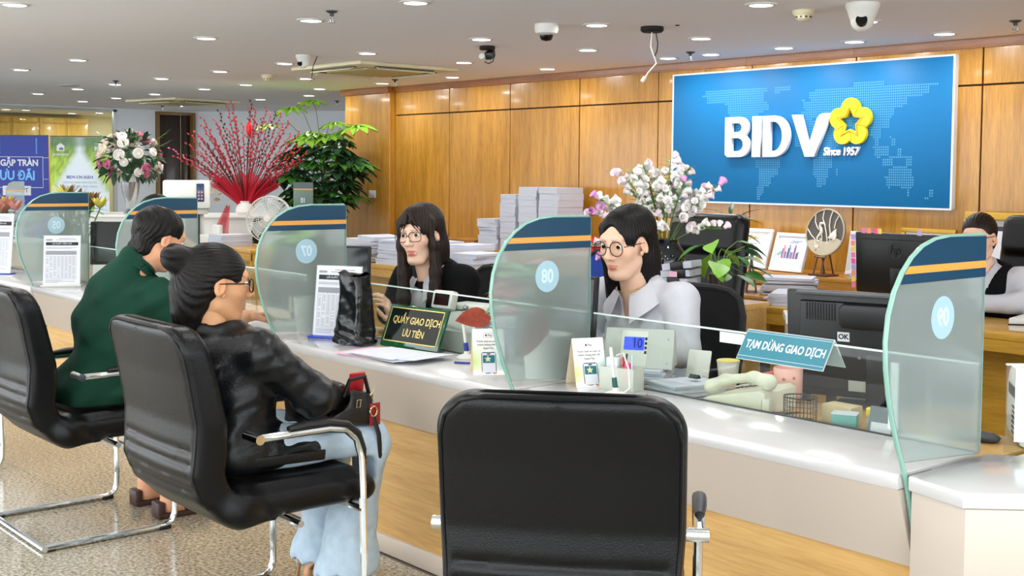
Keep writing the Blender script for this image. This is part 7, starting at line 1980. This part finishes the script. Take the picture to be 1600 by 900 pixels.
text('big_number', '16', .30, M_gr, t, (.01, -.003, 1.08), (90, 0, 0), .0006, .006); text('small_print', 'CHỈ', .06, M_gt, t, (-.20, -.003, 1.12), (90, 0, 0), .0006); text('small_print', 'TỪ', .06, M_gt, t, (-.20, -.003, 1.05), (90, 0, 0), .0006); text('small_print', 'TỶ', .11, M_gt, t, (.235, -.003, 1.09), (90, 0, 0), .0006)
text('logo_text', 'BHS', .075, M_paper, t, (.22, -.003, 1.655), (90, 0, 0), .0006, .002); text('small_print', 'TẬP ĐOÀN', .022, M_paper, t, (.22, -.003, 1.71), (90, 0, 0), .0006); text('small_print', 'ecoharmony', .034, M_paper, t, (-.2, -.003, 1.60), (90, 0, 0), .0006, .0006)
b = MB(); b.M = TR(-.2, -.003, 1.67); b.prism([(-.04, -.035), (.04, -.035), (.04, .02), (0, .05), (-.04, .02)], -.0008, 0, 'y'); b.build('house_mark', M_paper, t, smooth=False); b = MB(); b.M = TR(-.195, -.004, 1.665); b.prism([(-.02, -.02), (.025, -.02), (.025, .0), (.0, .01), (-.02, .0)], -.0006, 0, 'y'); b.build('house_mark', mat('sign_greygreen'), t, smooth=False)
# far desk with papers, printer, fan, kiosk
desk(-10.35, -9.15, 4.95, 5.45, .78, 'oak desk far behind the woman visitor, with fan and papers', MATS['yellow_oak'])
paper_stack('neat paper stack on the far oak desk beside the fan', -9.82, 5.12, .78, .26, .30, .10, 0, 6, 71, 4)
t = thing('white_scanner', 'small white scanner box left of the paper stack on the far oak desk', 'scanner', (-10.17, 5.13, .78), 0)
MB().box(-.16, .16, -.12, .12, 0, .08, .01).build('body', M_whitep, t); MB().box(-.07, .07, .02, .06, .08, .17, .01).build('feeder', M_whitep, t)
t = thing('desk_fan', 'white round desk fan with clear blades left of screen 07', 'fan', (-9.50, 5.33, .78), 42)
MB().lathe([(.11, 0), (.12, .015), (.05, .03), (.0001, .03)], 24, False).build('base', M_whitep, t); MB().cyl(0, .03, .02, .22, .014, 10).build('stem', M_whitep, t)
F0 = TR(0, .0, .24, 82)
b = MB(); b.M = F0
for rr_, zz_ in ((.205, 0), (.200, .035), (.19, -.04), (.14, .06), (.08, .065), (.14, -.055)): b.tube([(rr_ * math.cos(a), rr_ * math.sin(a), zz_) for a in [6.283 * k / 36 for k in range(36)]], .004 if rr_ > .18 else .0022, 5, closed=True)
for k in range(40):
    a = 6.283 * k / 40; b.tube([(.03 * math.cos(a), .03 * math.sin(a), .066), (.14 * math.cos(a), .14 * math.sin(a), .06), (.2 * math.cos(a), .2 * math.sin(a), .035), (.205 * math.cos(a), .205 * math.sin(a), 0), (.19 * math.cos(a), .19 * math.sin(a), -.04), (.05 * math.cos(a), .05 * math.sin(a), -.06)], .0014, 4)
b.build('guard', M_whitep, t)
M_blade = mat('clear_blade', 'dfe6e8', .15, alpha=.45)
for k in range(5):
    b = MB(); b.M = F0 @ TR(rz=72 * k); b.sheet(lambda u, v: Vector((.03 + .145 * v, (u - .5) * (.05 + .11 * v), .02 * (u - .5) * 2 - .0)), 4, 5); b.build('blade', M_blade, t)
b = MB(); b.M = F0; b.lathe([(.0001, .072), (.03, .07), (.034, .06), (.034, .0), (.05, -.06), (.045, -.11), (.0001, -.12)], 20, False); b.build('motor', M_whitep, t)
t = thing('scan_kiosk', 'white boxy kiosk head with a small phone like display on a dark post', 'kiosk', (-7.03, 3.37, 0), 62)
b = MB(); b.box(-.14, .14, -.09, .09, 1.21, 1.385, .012); b.build('head', mat('kiosk_white', 'dfe0da', .4), t); b = MB(); b.prism([(-.10, 1.175), (.12, 1.175), (.13, 1.2095), (-.12, 1.2095)], -.06, .06, 'y', .005); b.build('under_tray', M_whitep, t)
b = MB(); b.box(.06, .105, -.0925, -.09, 1.255, 1.365, .004); b.build('display', mat('kiosk_screen', '18335c', .15), t)
b = MB()
for i in range(3):
    for j in range(2): b.box(.067 + j * .018, .08 + j * .018, -.0935, -.0925, 1.265 + i * .02, 1.278 + i * .02)
b.build('icons', mat('icon_pale', 'b08a94', .4), t, smooth=False)
MB().box(-.012, .075, -.03, .03, .015, 1.1745, .004).build('post', M_black, t); MB().box(-.06, .10, -.08, .08, 0, .0145, .004).build('foot', M_black, t)
b = MB(); b.box(.075, .10, -.02, .02, 1.05, 1.1745, .003); b.build('bracket', M_whitep, t)
tag(MB().box(-.1, .1, -.08, .08, 0, .12, .004).build('blue_crate', mat('crate_blue', '1c5aa6', .5)), 'blue crate on the floor shelf under the far oak desk', 'crate').location = (-9.65, 5.02, .0)

# ------------------------------------------------------------------ handbag on the woman's lap
t = thing('handbag', 'open black and red leather handbag on the lap of the woman visitor', 'bag', (-3.40, 2.125, .63), 2)
M_bagl = mat('bag_black', '0e0d0f', .35, spec=.5, bump=.1, bscale=120); M_bagr = mat('bag_red', '8c1622', .35)
def bagf(P):
    d = rbx(P, (0, 0, .06), (.085, .135, .085), .035); d = smax(d, -rbx(P, (0, 0, .16), (.055, .125, .07), .03), .01)
    d = smax(d, P[..., 2] - .125 + .28 * (P[..., 1] + .02) * (P[..., 1] > -.02), .01)
    d = d + wr(P, 99, 45, .004)
    d = smax(d, -cap(P, (.085, -.11, .105), (-.025, .06, .07), .078, .062), .008)      # gives way to the sleeves
    d = smax(d, -cap(P, (-.31, -.125, .09), (-.20, .075, .07), .078, .062), .008)
    for k in ((-.025, .005), (-.195, -.23)): d = smax(d, -cap(P, (k[0], -.295, -.07), (k[1], .147, -.085), .100, .087), .006)      # sags over both thighs
    return d
cloth('bag_body', bagf, (-.12, -.2, -.05), (.12, .2, .18), M_bagl, t, .0055)
b = MB(); b.M = TR(.088, .10, .04, 0, 0, 8); b.box(-.003, .006, .0, .045, -.06, .015, .003); b.build('red_panel', M_bagr, t)
b = MB(); b.M = TR(.02, .09, .09, 0, 14, 0); b.box(-.006, .006, -.03, .03, -.05, .065, .004); b.build('phone_case', mat('phone_red', 'a81c26', .3), t)
M_br = mat('pale_brass', 'cbb98a', .25, metal=1.)
b = MB(); b.tube([(.094, .10, .085), (.100, .115, .11), (.094, .13, .085), (.096, .115, .055)], .0035, 6, closed=True); b.tube([(.098, .11 + .014 * math.cos(a), .03 + .016 * math.sin(a)) for a in [6.283 * k / 16 for k in range(16)]], .003, 6, closed=True); b.build('clasp', M_br, t)
b = MB(); b.tube([(.092, .045, .05), (.096, .045, .075), (.096, .06, .075), (.092, .06, .05)], .0025, 6, closed=True); b.build('buckle', M_br, t); 
b = MB(); b.tube([(.09, .115, .01), (.10, .13, -.05), (.095, .14, -.12), (.08, .15, -.17)], .009, 8, flat=.35); b.build('strap', M_bagl, t)
b = MB(); b.tube([(.062, .015, .085), (.075, .03, .14), (.075, .09, .145), (.062, .12, .07)], .007, 8); b.build('handle', M_bagl, t)

t = thing('wall_socket', 'small white socket plate on the oak column beside the money tree', 'socket', (-11.05, 7.452, 1.20))
MB().box(-.06, .06, 0, .012, -.04, .04, .003).build('plate', M_whitep, t); MB().box(-.03, .03, -.003, -.0002, -.02, .02, .002).build('rocker', M_paper, t)
